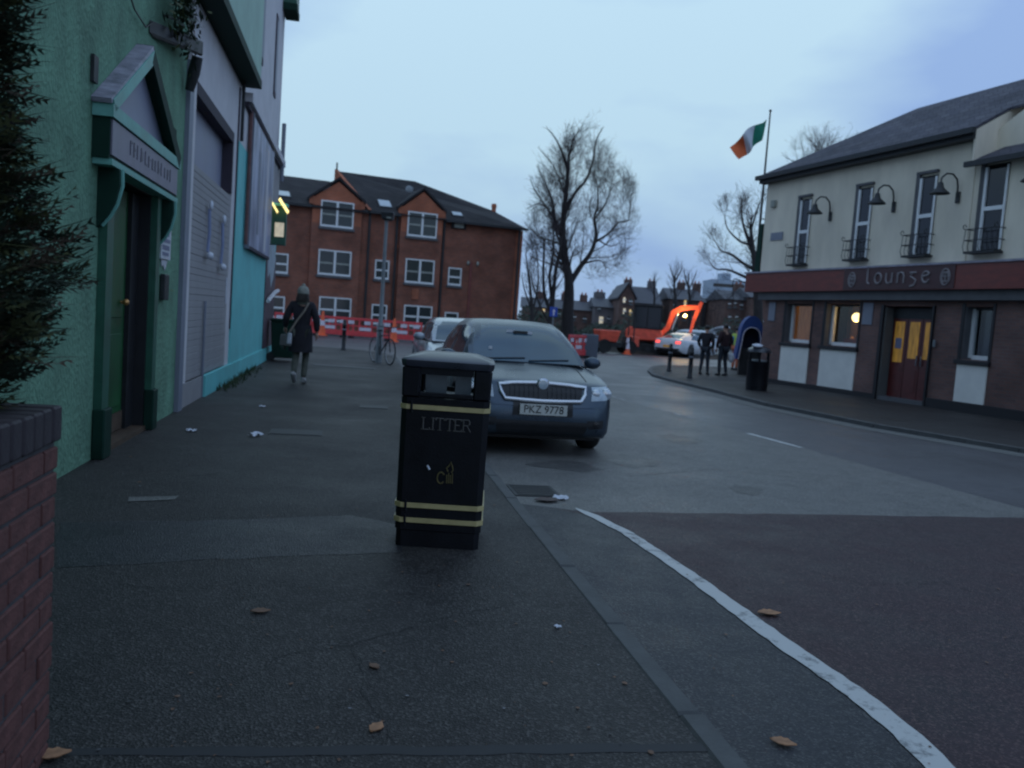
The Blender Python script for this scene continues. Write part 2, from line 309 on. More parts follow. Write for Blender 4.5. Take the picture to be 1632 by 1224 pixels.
M = dict(
    pave=asphalt('pavement_asphalt', (0.015, 0.0138, 0.0135), (0.041, 0.0370, 0.0350), (0.085, 0.078, 0.072), 0.62),
    trench=asphalt('trench_asphalt', (0.014, 0.0140, 0.0165), (0.038, 0.0375, 0.041), (0.08, 0.076, 0.074), 0.48, 1.6),
    road=asphalt('road_asphalt', (0.052, 0.050, 0.056), (0.084, 0.080, 0.086), (0.13, 0.125, 0.125), 0.46, 0.5, spec=0.45),
    bay=asphalt('grey_bay_asphalt', (0.070, 0.069, 0.064), (0.150, 0.144, 0.132), (0.24, 0.225, 0.21), 0.56, 0.55, spec=0.4),
    redroad=asphalt('red_surfacing', (0.017, 0.0125, 0.015), (0.060, 0.034, 0.038), (0.11, 0.068, 0.064), 0.58, 1.6),
    strip=asphalt('edge_strip_asphalt', (0.015, 0.0155, 0.0185), (0.048, 0.048, 0.053), (0.09, 0.088, 0.086), 0.52, 2.4),
    kerb=mat('kerb_concrete', (0.085, 0.086, 0.084), 0.8, 0.3, 5, 0.002, 90),
    gutter=asphalt('gutter_concrete', (0.095, 0.095, 0.090), (0.15, 0.148, 0.138), (0.20, 0.20, 0.19), 0.7, 1.5),
    white_line=paint_mat('worn_white_paint', (0.50, 0.50, 0.48), (0.05, 0.052, 0.056), 0.32, 0.47, 9.0),
    faint_line=paint_mat('faint_white_paint', (0.34, 0.34, 0.33), (0.09, 0.09, 0.10), 0.38, 0.62, 7.0),
    render_green=mat('rough_green_render', (0.140, 0.275, 0.180), 0.9, 0.34, 2.2, 0.028, 32, stretch=(1, 1, .6)),
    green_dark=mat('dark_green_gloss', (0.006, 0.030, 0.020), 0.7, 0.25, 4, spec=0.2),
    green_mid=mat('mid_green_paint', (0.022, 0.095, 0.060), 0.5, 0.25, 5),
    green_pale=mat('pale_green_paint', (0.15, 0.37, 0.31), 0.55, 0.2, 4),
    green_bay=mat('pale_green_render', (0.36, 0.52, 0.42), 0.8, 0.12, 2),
    door_green=mat('dark_green_door', (0.008, 0.075, 0.020), 0.5, 0.3, 3),
    black=mat('matt_black', (0.012, 0.012, 0.014), 0.55, 0.3, 6),
    blackgl=mat('black_gloss', (0.010, 0.011, 0.014), 0.22, 0.3, 8, spec=0.5),
    iron=mat('dark_iron', (0.02, 0.022, 0.024), 0.6, 0.4, 12),
    lead=mat('lead_grey_flashing', (0.27, 0.25, 0.30), 0.5, 0.45, 5, 0.004, 30, stretch=(1, 1, 4)),
    signgrey=mat('grey_violet_board', (0.20, 0.18, 0.225), 0.5, 0.22, 5, stretch=(1, 1, 0.3)),
    signletters=mat('faint_board_letters', (0.10, 0.09, 0.12), 0.5, 0.2, 5),
    brass=mat('brass', (0.55, 0.28, 0.10), 0.35, 0.2, 8, metal=0.7),
    brown=mat('brown_kickboard', (0.075, 0.045, 0.026), 0.7, 0.4, 6),
    greywall=mat('violet_grey_paint', (0.305, 0.290, 0.292), 0.75, 0.10, 2.5, 0.002, 60),
    greywall2=mat('light_violet_grey_render', (0.60, 0.575, 0.585), 0.85, 0.10, 1.6, 0.003, 60),
    greystrip=mat('blue_grey_pilaster', (0.20, 0.215, 0.26), 0.6, 0.12, 2),
    panel=mat('boarded_panel', (0.22, 0.225, 0.30), 0.5, 0.15, 1.4),
    reveal=mat('dark_reveal', (0.045, 0.035, 0.05), 0.8, 0.2, 3),
    teal=mat('turquoise_paint', (0.15, 0.53, 0.52), 0.7, 0.12, 1.4, 0.002, 50),
    notice=mat('white_notice', (0.55, 0.56, 0.60), 0.5, 0.1, 8),
    noticeblue=mat('notice_print', (0.16, 0.17, 0.26), 0.5, 0.2, 8),
    white=mat('white_paint', (0.62, 0.62, 0.60), 0.5, 0.08, 3),
    upvc=mat('white_window_frame', (0.74, 0.75, 0.74), 0.35, 0.06, 3),
    winglass=glass_mat('window_glass', (0.035, 0.045, 0.045)),
    darkglass=glass_mat('dark_window_glass', (0.008, 0.010, 0.012)),
    curtain=mat('pale_curtain', (0.30, 0.31, 0.27), 0.9, 0.3, 3, stretch=(6, 1, 0.4)),
    brick=brick_mat('apartment_brick', (0.31, 0.105, 0.064), (0.215, 0.082, 0.056), (0.21, 0.135, 0.105)),
    brickor=brick_mat('orange_brick', (0.47, 0.140, 0.068), (0.38, 0.115, 0.06), (0.26, 0.15, 0.11)),
    rooftile=tile_mat('dark_roof_tile', (0.030, 0.028, 0.030), (0.042, 0.038, 0.038), 0.3, 0.22),
    slate=tile_mat('blue_slate', (0.072, 0.070, 0.088), (0.100, 0.096, 0.112), 0.3, 0.2),
    pubbrick=brick_mat('pub_brick', (0.200, 0.108, 0.090), (0.140, 0.085, 0.078), (0.15, 0.12, 0.115)),
    cream=mat('cream_render', (0.72, 0.640, 0.51), 0.9, 0.15, 1.1, 0.003, 70, stretch=(1, 1, .35)),
    fascia=mat('dark_red_fascia', (0.165, 0.030, 0.020), 0.45, 0.3, 3, stretch=(1, 1, 3)),
    fasciamid=mat('aubergine_fascia', (0.060, 0.020, 0.020), 0.5, 0.25, 3),
    letter=mat('dull_pewter_letters', (0.25, 0.22, 0.225), 0.5, 0.2, 6),
    maroon=mat('maroon_door', (0.10, 0.018, 0.016), 0.4, 0.25, 4),
    panelwhite=mat('off_white_panel', (0.72, 0.70, 0.64), 0.7, 0.07, 2.5),
    concrete=mat('grey_lintel', (0.10, 0.10, 0.105), 0.8, 0.2, 3),
    warm_dim=mat('lit_brown_curtain', (0.25, 0.10, 0.035), 0.9, 0.3, 4, emit=(0.55, 0.20, 0.06), estr=0.16, stretch=(5, 1, 0.5)),
    warm_room=mat('lit_room_wall', (0.10, 0.045, 0.02), 0.9, 0.3, 4, emit=(0.40, 0.14, 0.05), estr=0.05),
    warm_door=mat('lit_door_glass', (0.30, 0.17, 0.03), 0.4, 0.3, 5, emit=(0.62, 0.32, 0.05), estr=0.17, stretch=(3, 1, 0.6)),
    globe=mat('lit_globe', (0.9, 0.7, 0.4), 0.5, 0.02, 3, emit=(1.0, 0.70, 0.28), estr=4.0),
    glass=clear_glass('clear_pane'),
    bark=mat('wet_dark_bark', (0.030, 0.026, 0.026), 0.9, 0.35, 4, 0.01, 12),
    twig=mat('twig_bark', (0.040, 0.032, 0.036), 0.9, 0.3, 4),
    redplastic=mat('red_barrier_plastic', (0.66, 0.055, 0.06), 0.5, 0.2, 3),
    whiteref=mat('white_reflective_strip', (0.66, 0.60, 0.66), 0.4, 0.1, 5),
    orange=mat('orange_cone_plastic', (0.85, 0.130, 0.040), 0.5, 0.15, 3),
    galv=mat('galvanised_steel', (0.22, 0.24, 0.25), 0.5, 0.15, 6, metal=0.3),
    tyre=mat('tyre_rubber', (0.012, 0.012, 0.012), 0.8, 0.3, 10),
    rim=mat('alloy_rim', (0.30, 0.31, 0.33), 0.35, 0.15, 6, metal=0.7),
    chrome=mat('chrome', (0.55, 0.57, 0.60), 0.18, 0.05, 5, metal=0.9),
    carblue=mat('blue_grey_car_paint', (0.060, 0.082, 0.108), 0.30, 0.06, 3, metal=0.65, coat=0.12, spec=0.4),
    carsilver=mat('silver_car_paint', (0.30, 0.33, 0.37), 0.3, 0.05, 3, metal=0.3, coat=0.8),
    carwhite=mat('white_car_paint', (0.60, 0.62, 0.65), 0.3, 0.04, 3, coat=0.8),
    carglass=mat('car_glass', (0.016, 0.060, 0.095), 0.05, var=0.12, spec=0.8, coat=0.0, scale=2),
    plateyel=mat('yellow_plate', (0.60, 0.32, 0.05), 0.4, 0.1, 5, emit=(0.8, 0.4, 0.06), estr=0.10),
    platewhite=mat('white_plate', (0.50, 0.50, 0.46), 0.4, 0.08, 5),
    lens=mat('headlamp_lens', (0.36, 0.43, 0.48), 0.12, 0.25, 14, spec=0.8, coat=0.7),
    lamp_in=mat('headlamp_reflector', (0.60, 0.64, 0.68), 0.15, 0.1, 8, metal=0.6),
    tail=mat('lit_tail_lamp', (0.7, 0.03, 0.03), 0.3, 0.1, 5, emit=(1.0, 0.10, 0.09), estr=2.2),
    plantorange=mat('digger_orange', (0.80, 0.11, 0.06), 0.5, 0.2, 4),
    skin=mat('skin', (0.42, 0.24, 0.17), 0.6, 0.1, 6),
    coat_black=mat('black_coat_wool', (0.016, 0.015, 0.020), 0.95, 0.4, 9, 0.004, 60),
    cloth_navy=mat('dark_navy_cloth', (0.014, 0.017, 0.026), 0.9, 0.4, 8, 0.003, 50),
    jeans=mat('dark_jeans', (0.020, 0.026, 0.036), 0.9, 0.35, 8),
    khaki=mat('khaki_trousers', (0.075, 0.080, 0.062), 0.9, 0.3, 8),
    shoe=mat('pale_shoe', (0.30, 0.30, 0.29), 0.6, 0.2, 8),
    shoe_dark=mat('dark_shoe', (0.015, 0.015, 0.016), 0.5, 0.2, 8),
    hatgrey=mat('grey_knit_hat', (0.26, 0.26, 0.22), 0.95, 0.3, 20, 0.004, 60),
    hair=mat('dark_hair', (0.020, 0.014, 0.010), 0.6, 0.3, 20),
    leather=mat('tan_strap', (0.22, 0.18, 0.14), 0.7, 0.2, 8),
    bagwhite=mat('white_bag', (0.50, 0.52, 0.55), 0.5, 0.15, 6),
    baggrey=mat('grey_bag', (0.12, 0.12, 0.11), 0.7, 0.2, 6),
    hivis=mat('hi_vis_yellow', (0.42, 0.55, 0.08), 0.7, 0.1, 6),
    hivisblue=mat('bright_blue_cloth', (0.03, 0.20, 0.50), 0.8, 0.1, 6),
    orangetrouser=mat('orange_work_trousers', (0.50, 0.14, 0.07), 0.8, 0.2, 6),
    goldband=mat('pale_gold_band', (0.46, 0.37, 0.17), 0.45, 0.16, 14),
    binletter=mat('dull_gold_letter', (0.070, 0.064, 0.058), 0.5, 0.25, 20),
    bincrest=mat('gold_crest', (0.11, 0.088, 0.030), 0.5, 0.3, 20),
    binplastic=mat('black_bin_plastic', (0.005, 0.0055, 0.008), 0.50, 0.5, 6, 0.0015, 80, spec=0.25),
    bintop=mat('black_bin_lid', (0.024, 0.028, 0.040), 0.30, 0.35, 5, spec=0.9),
    steelgrey=mat('steel_liner', (0.20, 0.23, 0.25), 0.35, 0.25, 6, metal=0.5),
    redbrick=mat('planter_brick', (0.215, 0.066, 0.044), 0.9, 0.38, 14, 0.004, 70),
    redbrick2=mat('planter_brick_dark', (0.125, 0.048, 0.040), 0.9, 0.4, 14, 0.004, 70),
    engbrick=mat('dark_coping_brick', (0.042, 0.032, 0.036), 0.75, 0.35, 10, 0.003, 60),
    mortar=mat('grey_mortar', (0.075, 0.070, 0.072), 0.95, 0.25, 14),
    limewash=mat('white_lime_smear', (0.30, 0.32, 0.36), 0.9, 0.3, 14),
    soil=mat('planter_soil', (0.02, 0.016, 0.012), 0.95, 0.4, 10),
    conifer1=mat('conifer_dark', (0.018, 0.032, 0.016), 0.7, 0.4, 9),
    conifer2=mat('conifer_olive', (0.075, 0.085, 0.030), 0.7, 0.4, 9),
    conifer3=mat('conifer_brown', (0.085, 0.060, 0.038), 0.8, 0.4, 9),
    leaf=mat('fallen_leaf', (0.34, 0.17, 0.085), 0.75, 0.35, 30),
    leaf2=mat('brown_leaf', (0.17, 0.095, 0.06), 0.8, 0.35, 30),
    paper=mat('litter_paper', (0.60, 0.62, 0.68), 0.7, 0.12, 20),
    grass=mat('weeds', (0.040, 0.060, 0.025), 0.8, 0.4, 10),
    blue=mat('blue_canvas', (0.020, 0.060, 0.22), 0.7, 0.2, 3),
    bluesign=mat('blue_sign', (0.015, 0.06, 0.35), 0.4, 0.1, 3),
    dark_in=mat('dark_interior', (0.012, 0.012, 0.013), 0.9, 0.2, 3),
    lit_yellow=mat('lit_window_yellow', (0.5, 0.4, 0.2), 0.5, 0.2, 2, emit=(1.0, 0.72, 0.32), estr=0.75),
    lit_pale=mat('lit_window_pale', (0.5, 0.5, 0.4), 0.5, 0.2, 2, emit=(1.0, 0.86, 0.62), estr=0.45),
    lit_tube=mat('lit_sign_tube', (0.8, 0.7, 0.3), 0.4, 0.05, 3, emit=(1.0, 0.80, 0.30), estr=1.6),
    housebrick=brick_mat('far_house_brick', (0.170, 0.095, 0.075), (0.140, 0.085, 0.072), (0.09, 0.07, 0.065)),
    housegrey=mat('far_house_stone', (0.14, 0.125, 0.125), 0.9, 0.2, 1),
    houseroof=mat('far_slate', (0.070, 0.070, 0.082), 0.7, 0.2, 1.5),
    tower=mat('pale_tower_cladding', (0.34, 0.40, 0.47), 0.7, 0.1, 0.3),
    flag_g=mat('flag_green', (0.012, 0.19, 0.115), 0.85, 0.15, 4),
    flag_w=mat('flag_white', (0.55, 0.57, 0.60), 0.85, 0.08, 4),
    flag_o=mat('flag_orange', (0.66, 0.135, 0.040), 0.85, 0.12, 4),
)
def poster_mat():
    m = mat('poster_print', (0.04, 0.05, 0.11), 0.5, col2=(0.52, 0.54, 0.68), scale=1.3, detail=9, stretch=(2.2, 1, 0.7))
    return m
M['poster'] = poster_mat()
M['mural'] = mat('mural_paint', (0.025, 0.022, 0.030), 0.6, col2=(0.16, 0.10, 0.12), scale=2.2, detail=8)

# ================================================================== GROUND
RZ = -0.07
g0 = MB(); g0.poly([(-400, -60, RZ - 0.02), (400, -60, RZ - 0.02), (400, 900, RZ - 0.02), (-400, 900, RZ - 0.02)])
struct(g0.build('ground', M['road']))
def sheet(name, pts, z, m, parent=None):
    b = MB(); b.poly([(p[0], p[1], z) for p in pts]); o = b.build(name, m, parent, fix=False)
    if parent is None: struct(o)
    return o
def wob(pts, amp, step=0.25, seed=1):
    """subdivide a polyline and jitter it sideways"""
    rnd = random.Random(seed); out = []
    for a, b in zip(pts[:-1], pts[1:]):
        a = Vector((a[0], a[1])); b = Vector((b[0], b[1])); n = max(1, int((b - a).length / step))
        for i in range(n): out.append(a.lerp(b, i / n) + Vector((rnd.uniform(-amp, amp), rnd.uniform(-amp, amp))))
    out.append(Vector((pts[-1][0], pts[-1][1]))); return out
sheet('road', [(-60, -8), (60, -8), (60, 60), (-60, 60)], RZ, M['road'])

# left pavement slab and its kerb stones
KV = 1.24
lp = [S(-6, -4), S(KV, -4), S(KV, 26.5), S(KV - 0.35, 28.2), S(KV - 1.3, 29.3), S(-2.5, 29.8), S(-14, 30.5), S(-14, 23.5), S(-6, 23.5)]
pv = MB(); pv.prism([(p.x, p.y, -0.2) for p in lp], (0, 0, 0.2)); struct(pv.build('pavement', M['pave']))
kerb = struct(bpy.data.objects.new('kerb', None)); C.objects.link(kerb)
kme = MB().box(0, 0.105, 0.004, 0.896, -0.18, 0.006).build('kerb_stone', M['kerb'], kerb, bevel=0.012)
kme.location = S(KV, -2.6); kme.rotation_euler = (0, 0, ST)
u = -1.7
for i in range(32):
    k = kme.copy(); C.objects.link(k); k.location = S(KV + random.uniform(-.006, .006), u, random.uniform(-.006, .004)); k.rotation_euler = (0, 0, ST + random.uniform(-.006, .006)); u += 0.9
# dark trench patch, a joint and a short kerb remnant on the pavement
pts = wob([gp(92, 905), gp(92, 832), gp(300, 830), gp(560, 822), gp(640, 838), gp(640, 880), gp(560, 884), gp(330, 892), gp(92, 905)], 0.02, 0.15, 3)
sheet('pavement_patch', pts, 0.0015, M['trench'])
pts = wob([gp(205, 800), gp(280, 797), gp(284, 791), gp(205, 793)], 0.006, 0.1, 4)
sheet('pavement_joint', pts, 0.0045, M['bay'])
pts = wob([gp(100, 1206), gp(560, 1204), gp(1130, 1200), gp(1118, 1184), gp(560, 1190), gp(100, 1194)], 0.008, 0.1, 5)
sheet('pavement_joint', pts, 0.0015, mat('dark_joint', (0.022, 0.022, 0.024), 0.7, 0.3, 20))
bx('tactile_strip', M['gutter'], None, -0.72, 0.72, -0.16, 0.16, 0.0, 0.012, 0.004)
o = bpy.data.objects['tactile_strip']; p = gp(549, 585); o.location = p; o.rotation_euler = (0, 0, 0.02); o['kind'] = 'structure'

# road surfaces: pale bay, red surfacing, edge strip
cl = [gp(1632, 812, RZ), gp(1270, 712, RZ), gp(980, 635, RZ)]
cdir = (cl[2] - cl[0]).normalized()
near = [gp(787, 799, RZ), gp(925, 817, RZ), gp(1330, 822, RZ), gp(1632, 827, RZ), gp(1760, 832, RZ)]
near = wob(near, 0.015, 0.2, 8)
bay = [S(KV + 0.105, 26)] + [S(KV + 0.105, 12), ] + near + [cl[0] - cdir * 0.6, cl[1], cl[2], cl[2] + cdir * 10]
sheet('grey_bay_surface', bay, RZ + 0.004, M['bay'])
wl = [(917, 812), (945, 824), (1000, 852), (1040, 879), (1079, 905), (1143, 951), (1205, 997), (1267, 1042), (1324, 1081), (1381, 1122), (1429, 1161), (1477, 1206), (1530, 1260), (1600, 1335)]
wlp = [gp(x, y, RZ) for x, y in wl]
wob2 = wlp
strip = [gp(783, 798, RZ), gp(925, 816, RZ)] + wlp[1:] + [S(KV + 0.105, 0.5), S(KV + 0.105, 3), S(KV + 0.105, 6.3)]
sheet('road_edge_strip', strip, RZ + 0.008, M['strip'])
red = list(near[2:]) + [Vector((9, 6.9)), Vector((9, -4)), Vector((2.2, -4))] + wlp[::-1][:-1]
sheet('red_road_surface', [p for p in red], RZ + 0.0085, M['redroad'])
# white edge line, irregular and worn
b = MB(); rnd = random.Random(5); Lp, Rp = [], []
fine = []
for a, c in zip(wlp[:-1], wlp[1:]):
    n = max(2, int((c - a).length / 0.06))
    for i in range(n): fine.append(a.lerp(c, i / n))
fine.append(wlp[-1])
for i, p in enumerate(fine):
    t = (fine[min(i + 1, len(fine) - 1)] - fine[max(i - 1, 0)]).normalized(); nn = Vector((t.y, -t.x, 0))
    hw = 0.043 + 0.016 * min(1, i / len(fine) * 1.6)
    if i < 3: hw *= (i + 0.5) / 3.5
    Lp.append(p - nn * (hw + rnd.uniform(-.007, .004))); Rp.append(p + nn * (hw + rnd.uniform(-.007, .004)))
b.grid([[(q.x, q.y, RZ + 0.0125) for q in Lp], [(q.x, q.y, RZ + 0.0125) for q in Rp]])
struct(b.build('white_edge_line', M['white_line'], fix=False))
# broken centre line
for k in range(0, 7):
    a = cl[1] + cdir * (k * 2.9 - 0.1); e = a + cdir * (1.0 if k else 1.3); nn = Vector((cdir.y, -cdir.x, 0)) * 0.045
    sheet('centre_line_dash', [a - nn, a + nn, e + nn, e - nn], RZ + 0.006, M['white_line'] if k == 0 else M['faint_line'])
a = cl[0] - cdir * 4; e = cl[2] + cdir * 12; nn = Vector((cdir.y, -cdir.x, 0)) * 0.03
# right pavement with kerb, gutter
rk = [gp(1632, 714), gp(1400, 676), gp(1230, 643), gp(1130, 618), gp(1075, 605), gp(1046, 597), gp(1038, 590), gp(1044, 584)]
d0 = (rk[0] - rk[1]).normalized(); rk = [rk[0] + d0 * 9] + rk
RB0, RB1 = gp(1235, 611), gp(1632, 672)
FR = Facade(RB0, RB1)
rk += [rk[-1] + Vector((0.6, 1.6, 0)), rk[-1] + Vector((2.2, 3.2, 0)), rk[-1] + Vector((6.5, 4.6, 0))]
rp = rk + [Vector((30, 36, 0)), FR.w(20, 12)]
pv = MB(); pv.prism([(p.x, p.y, -0.2) for p in rp], (0, 0, 0.2)); struct(pv.build('pavement', M['pave']))
kerb2 = struct(bpy.data.objects.new('kerb', None)); C.objects.link(kerb2)
# kerb stones follow the right pavement edge
acc = []
for a, c in zip(rk[:-1], rk[1:]):
    L = (c - a).length; n = max(1, int(round(L / 0.9)))
    for i in range(n): acc.append((a.lerp(c, i / n), a.lerp(c, (i + 1) / n)))
for i, (a, c) in enumerate(acc):
    t = (c - a); L = t.length; k = MB().box(0.004, L - 0.004, -0.005, 0.125, -0.19, 0.006 + random.uniform(-.004, .004)).build('kerb_stone', M['kerb'], kerb2)
    k.location = (a.x, a.y, 0); k.rotation_euler = (0, 0, math.atan2(t.y, t.x))
gut_in = [p for p in rk[:6]]; gut_out = []
for i, p in enumerate(gut_in):
    t = (gut_in[min(i + 1, 5)] - gut_in[max(i - 1, 0)]).normalized(); gut_out.append(p + Vector((t.y, -t.x, 0)) * -(-0.0) + Vector((-t.y, t.x, 0)) * 0.62)
sheet('gutter', [Vector((p.x, p.y)) for p in gut_in] + [Vector((p.x, p.y)) for p in gut_out[::-1]], RZ + 0.004, M['gutter'])

# ================================================================== LEFT: green pub, grey building
FL = Facade(S(-2.07, 0), S(-2.07, 10))
def lbx(name, m, parent, s0, s1, y0, y1, z0, z1, bevel=0): return bx(name, m, parent, s0, s1, y0, y1, z0, z1, bevel)
# ---- green rendered pub with doorway
pub = thing('green_pub', 'rough green rendered pub wall with a gabled porch over its dark doorway', 'building', FL.w(0, 0), FL.th)
wall = MB()
D0, D1, DZ = 7.58, 9.12, 2.40
wall.box(-6, D0, 0, 0.6, 0, 7.0).box(D1, 10.62, 0, 0.6, 0, 7.0).box(D0, D1, 0, 0.6, DZ, 7.0)
wall.build('wall', M['render_green'], pub)
MB().box(-6, 10.6, 0.6, 6, 0, 6.9).build('rear_mass', M['render_green'], pub)
bx('door_step', M['brown'], pub, D0, D1, -0.03, 0.55, 0.0, 0.05)
dr = bx('door', M['door_green'], pub, D0 + 0.02, D0 + 1.24, 0.14, 0.19, 0.05, 2.36)
for (x0, x1, z0, z1) in ((.14, .60, .30, 1.0), (.68, 1.12, .30, 1.0), (.14, .60, 1.15, 2.2), (.68, 1.12, 1.15, 2.2)):
    bx('panel', M['door_green'], dr, D0 + x0, D0 + x1, 0.126, 0.139, z0, z1, 0.006)
bx('kickboard', M['brown'], dr, D0 + 0.04, D0 + 1.22, 0.124, 0.1255, 0.06, 0.24)
MB().ball((D0 + 1.05, 0.08, 1.30), 0.032).tube([(D0 + 1.05, 0.08, 1.30), (D0 + 1.05, 0.14, 1.30)], 0.012).build('door_knob', M['brass'], dr, smooth=40)
bx('door_side_panel', M['black'], pub, D0 + 1.25, D1 - 0.03, 0.10, 0.40, 0.05, 2.36); bx('dark_jamb_lining', M['black'], pub, D1 - .028, D1 - .002, -.004, .40, .05, DZ - .002); bx('dark_head_lining', M['black'], pub, D0 + .002, D1 - .03, -.002, .40, DZ - .03, DZ - .002)  # black linings added so the shaded door recess reads dark
bx('passage_back', M['dark_in'], pub, D0, D1, 0.56, 0.59, 0.05, DZ)
# pilasters with plinth blocks
for (a, c) in ((D0 - 0.19, D0 - 0.004), (D1 + 0.004, D1 + 0.15)):
    pl = bx('pilaster', M['green_mid'], pub, a, c, -0.07, -0.003, 0.42, 2.40)
    bx('plinth_block', M['green_dark'], pl, a - 0.02, c + 0.02, -0.10, -0.002, 0.0, 0.42, 0.01)
# porch: sign board, beam, pediment
PX0, PX1, PZ0, PZ1, PY = 7.14, 9.66, 2.43, 2.74, -0.13
APX, APZ = 8.36, 3.60
po = MB().box(PX0, PX1, PY, -0.003, PZ0, PZ1).build('porch_box', M['green_dark'], pub)
sb = bx('sign_board', M['signgrey'], pub, PX0 + 0.03, PX1 - 0.05, PY - 0.014, PY - 0.001, PZ0 + 0.03, PZ1 - 0.01)
lt = MB(); rnd = random.Random(12); x = PX0 + 0.55
while x < PX1 - 0.4:
    h = rnd.choice((.10, .12, .12)); lt.box(x, x + 0.022, PY - 0.0195, PY - 0.0145, 2.55, 2.55 + h)
    if rnd.random() < .55: lt.box(x + 0.022, x + 0.075, PY - 0.0195, PY - 0.0145, 2.55 + rnd.choice((0, h / 2, h - .02)), 2.55 + rnd.choice((0, h / 2, h - .02)) + 0.02)
    x += rnd.uniform(0.10, 0.15)
lt.build('raised_lettering', M['signletters'], sb)['kind'] = 'stuff'
bx('beam', M['green_pale'], pub, PX0 - 0.02, PX1 + 0.02, PY - 0.03, -0.004, PZ1 + 0.002, PZ1 + 0.10)
bx('beam', M['green_pale'], pub, PX0 + 0.02, PX1 - 0.02, PY - 0.02, -0.004, PZ0 - 0.05, PZ0 - 0.002)
zb = PZ1 + 0.102
MB().prism([(PX0 + 0.15, -0.05, zb), (PX1 - 0.15, -0.05, zb), (APX, -0.05, APZ - 0.10)], (0, 0.046, 0)).build('pediment_panel', M['panel'], pub)
def slab(name, m, parent, a, c, th, y0, y1):
    """sloping board from (x,z) a to c, thickness th downwards, between y0 and y1"""
    d = Vector((c[0] - a[0], c[1] - a[1])); n = Vector((-d.y, d.x)).normalized() * th
    if n.y > 0: n = -n
    return MB().prism([(a[0], y0, a[1]), (c[0], y0, c[1]), (c[0] + n.x, y0, c[1] + n.y), (a[0] + n.x, y0, a[1] + n.y)], (0, y1 - y0, 0)).build(name, m, parent)
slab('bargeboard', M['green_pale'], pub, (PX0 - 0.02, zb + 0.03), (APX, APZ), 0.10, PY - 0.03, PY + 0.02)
slab('bargeboard', M['green_dark'], pub, (PX1 + 0.02, zb + 0.03), (APX, APZ), 0.14, PY - 0.032, PY + 0.02)  # right board coloured dark to carry the bargeboard shadow
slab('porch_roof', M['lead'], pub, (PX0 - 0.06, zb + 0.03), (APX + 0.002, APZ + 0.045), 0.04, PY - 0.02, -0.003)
slab('porch_roof', M['green_dark'], pub, (PX1 + 0.06, zb + 0.03), (APX - 0.002, APZ + 0.045), 0.04, PY - 0.02, -0.003)  # right slope darker than the left, its shade put into the colour
slab('porch_roof_inner', M['green_dark'], pub, (PX1 - 0.03, zb + 0.0), (APX, APZ - 0.09), 0.05, PY + 0.022, -0.004)
for s in (PX0 + 0.18, PX1 - 0.30):
    # curved corbel under each end of the porch
    prof = [(0, 2.375), (-0.16, 2.375), (-0.165, 2.25), (-0.13, 2.10), (-0.08, 2.0), (-0.02, 1.92), (0, 1.90)]
    c = MB().prism([(s, y - 0.003, z) for y, z in prof], (0.12, 0, 0)).build('corbel', M['green_dark'], pub)
    MB().tube([(s + 0.06, y - 0.008, z) for y, z in prof[1:-1]], 0.018, 6).build('corbel_edge', M['green_pale'], c, smooth=50)
# notice, torn paper, intercom, vents, lamp bar
nb = bx('notice', M['notice'], pub, 9.52, 9.98, -0.03, -0.004, 1.78, 2.28)
for k, (z0, z1) in enumerate(((2.20, 2.24), (2.12, 2.17), (2.03, 2.09), (1.96, 2.0), (1.88, 1.93), (1.82, 1.855))):
    bx('print_line', M['noticeblue'], nb, 9.57 + 0.01 * (k % 2), 9.93 - 0.03 * (k % 3), -0.033, -0.0305, z0, z1)
MB().prism([(9.62, -0.012, 1.775), (9.66, -0.012, 1.70), (9.74, -0.012, 1.72), (9.80, -0.012, 1.66), (9.86, -0.012, 1.70), (9.93, -0.012, 1.775)], (0, 0.008, 0)).build('torn_paper', M['notice'], pub)
bx('intercom_box', M['iron'], pub, 9.62, 9.83, -0.06, -0.004, 1.34, 1.62, 0.01)
bx('wall_vent', M['iron'], pub, 7.05, 7.16, -0.03, -0.004, 2.98, 3.18); bx('wall_vent', M['green_dark'], pub, 9.92, 10.05, -0.03, -0.004, 3.02, 3.22)
MB().hexa([(8.75, -.01, 3.86), (8.95, -.01, 3.86), (10.42, -.20, 4.14), (10.22, -.24, 4.10), (8.75, -.01, 4.00), (8.95, -.01, 4.00), (10.42, -.20, 4.30), (10.22, -.24, 4.26)]).build('floodlight_bar', M['black'], pub, bevel=.015)
MB().tube([(10.36, -0.16, 4.12), (10.40, -0.12, 3.95), (10.44, -0.07, 3.75)], [0.06, 0.07, 0.05], 8).build('junction_pipe', M['iron'], pub, smooth=50)
MB().tube([(8.8, -0.03, 3.98), (8.5, -0.04, 3.84), (8.1, -0.04, 3.86), (7.6, -0.04, 4.05), (7.3, -0.03, 4.3)], 0.008, 5).build('slack_cable', M['black'], pub)

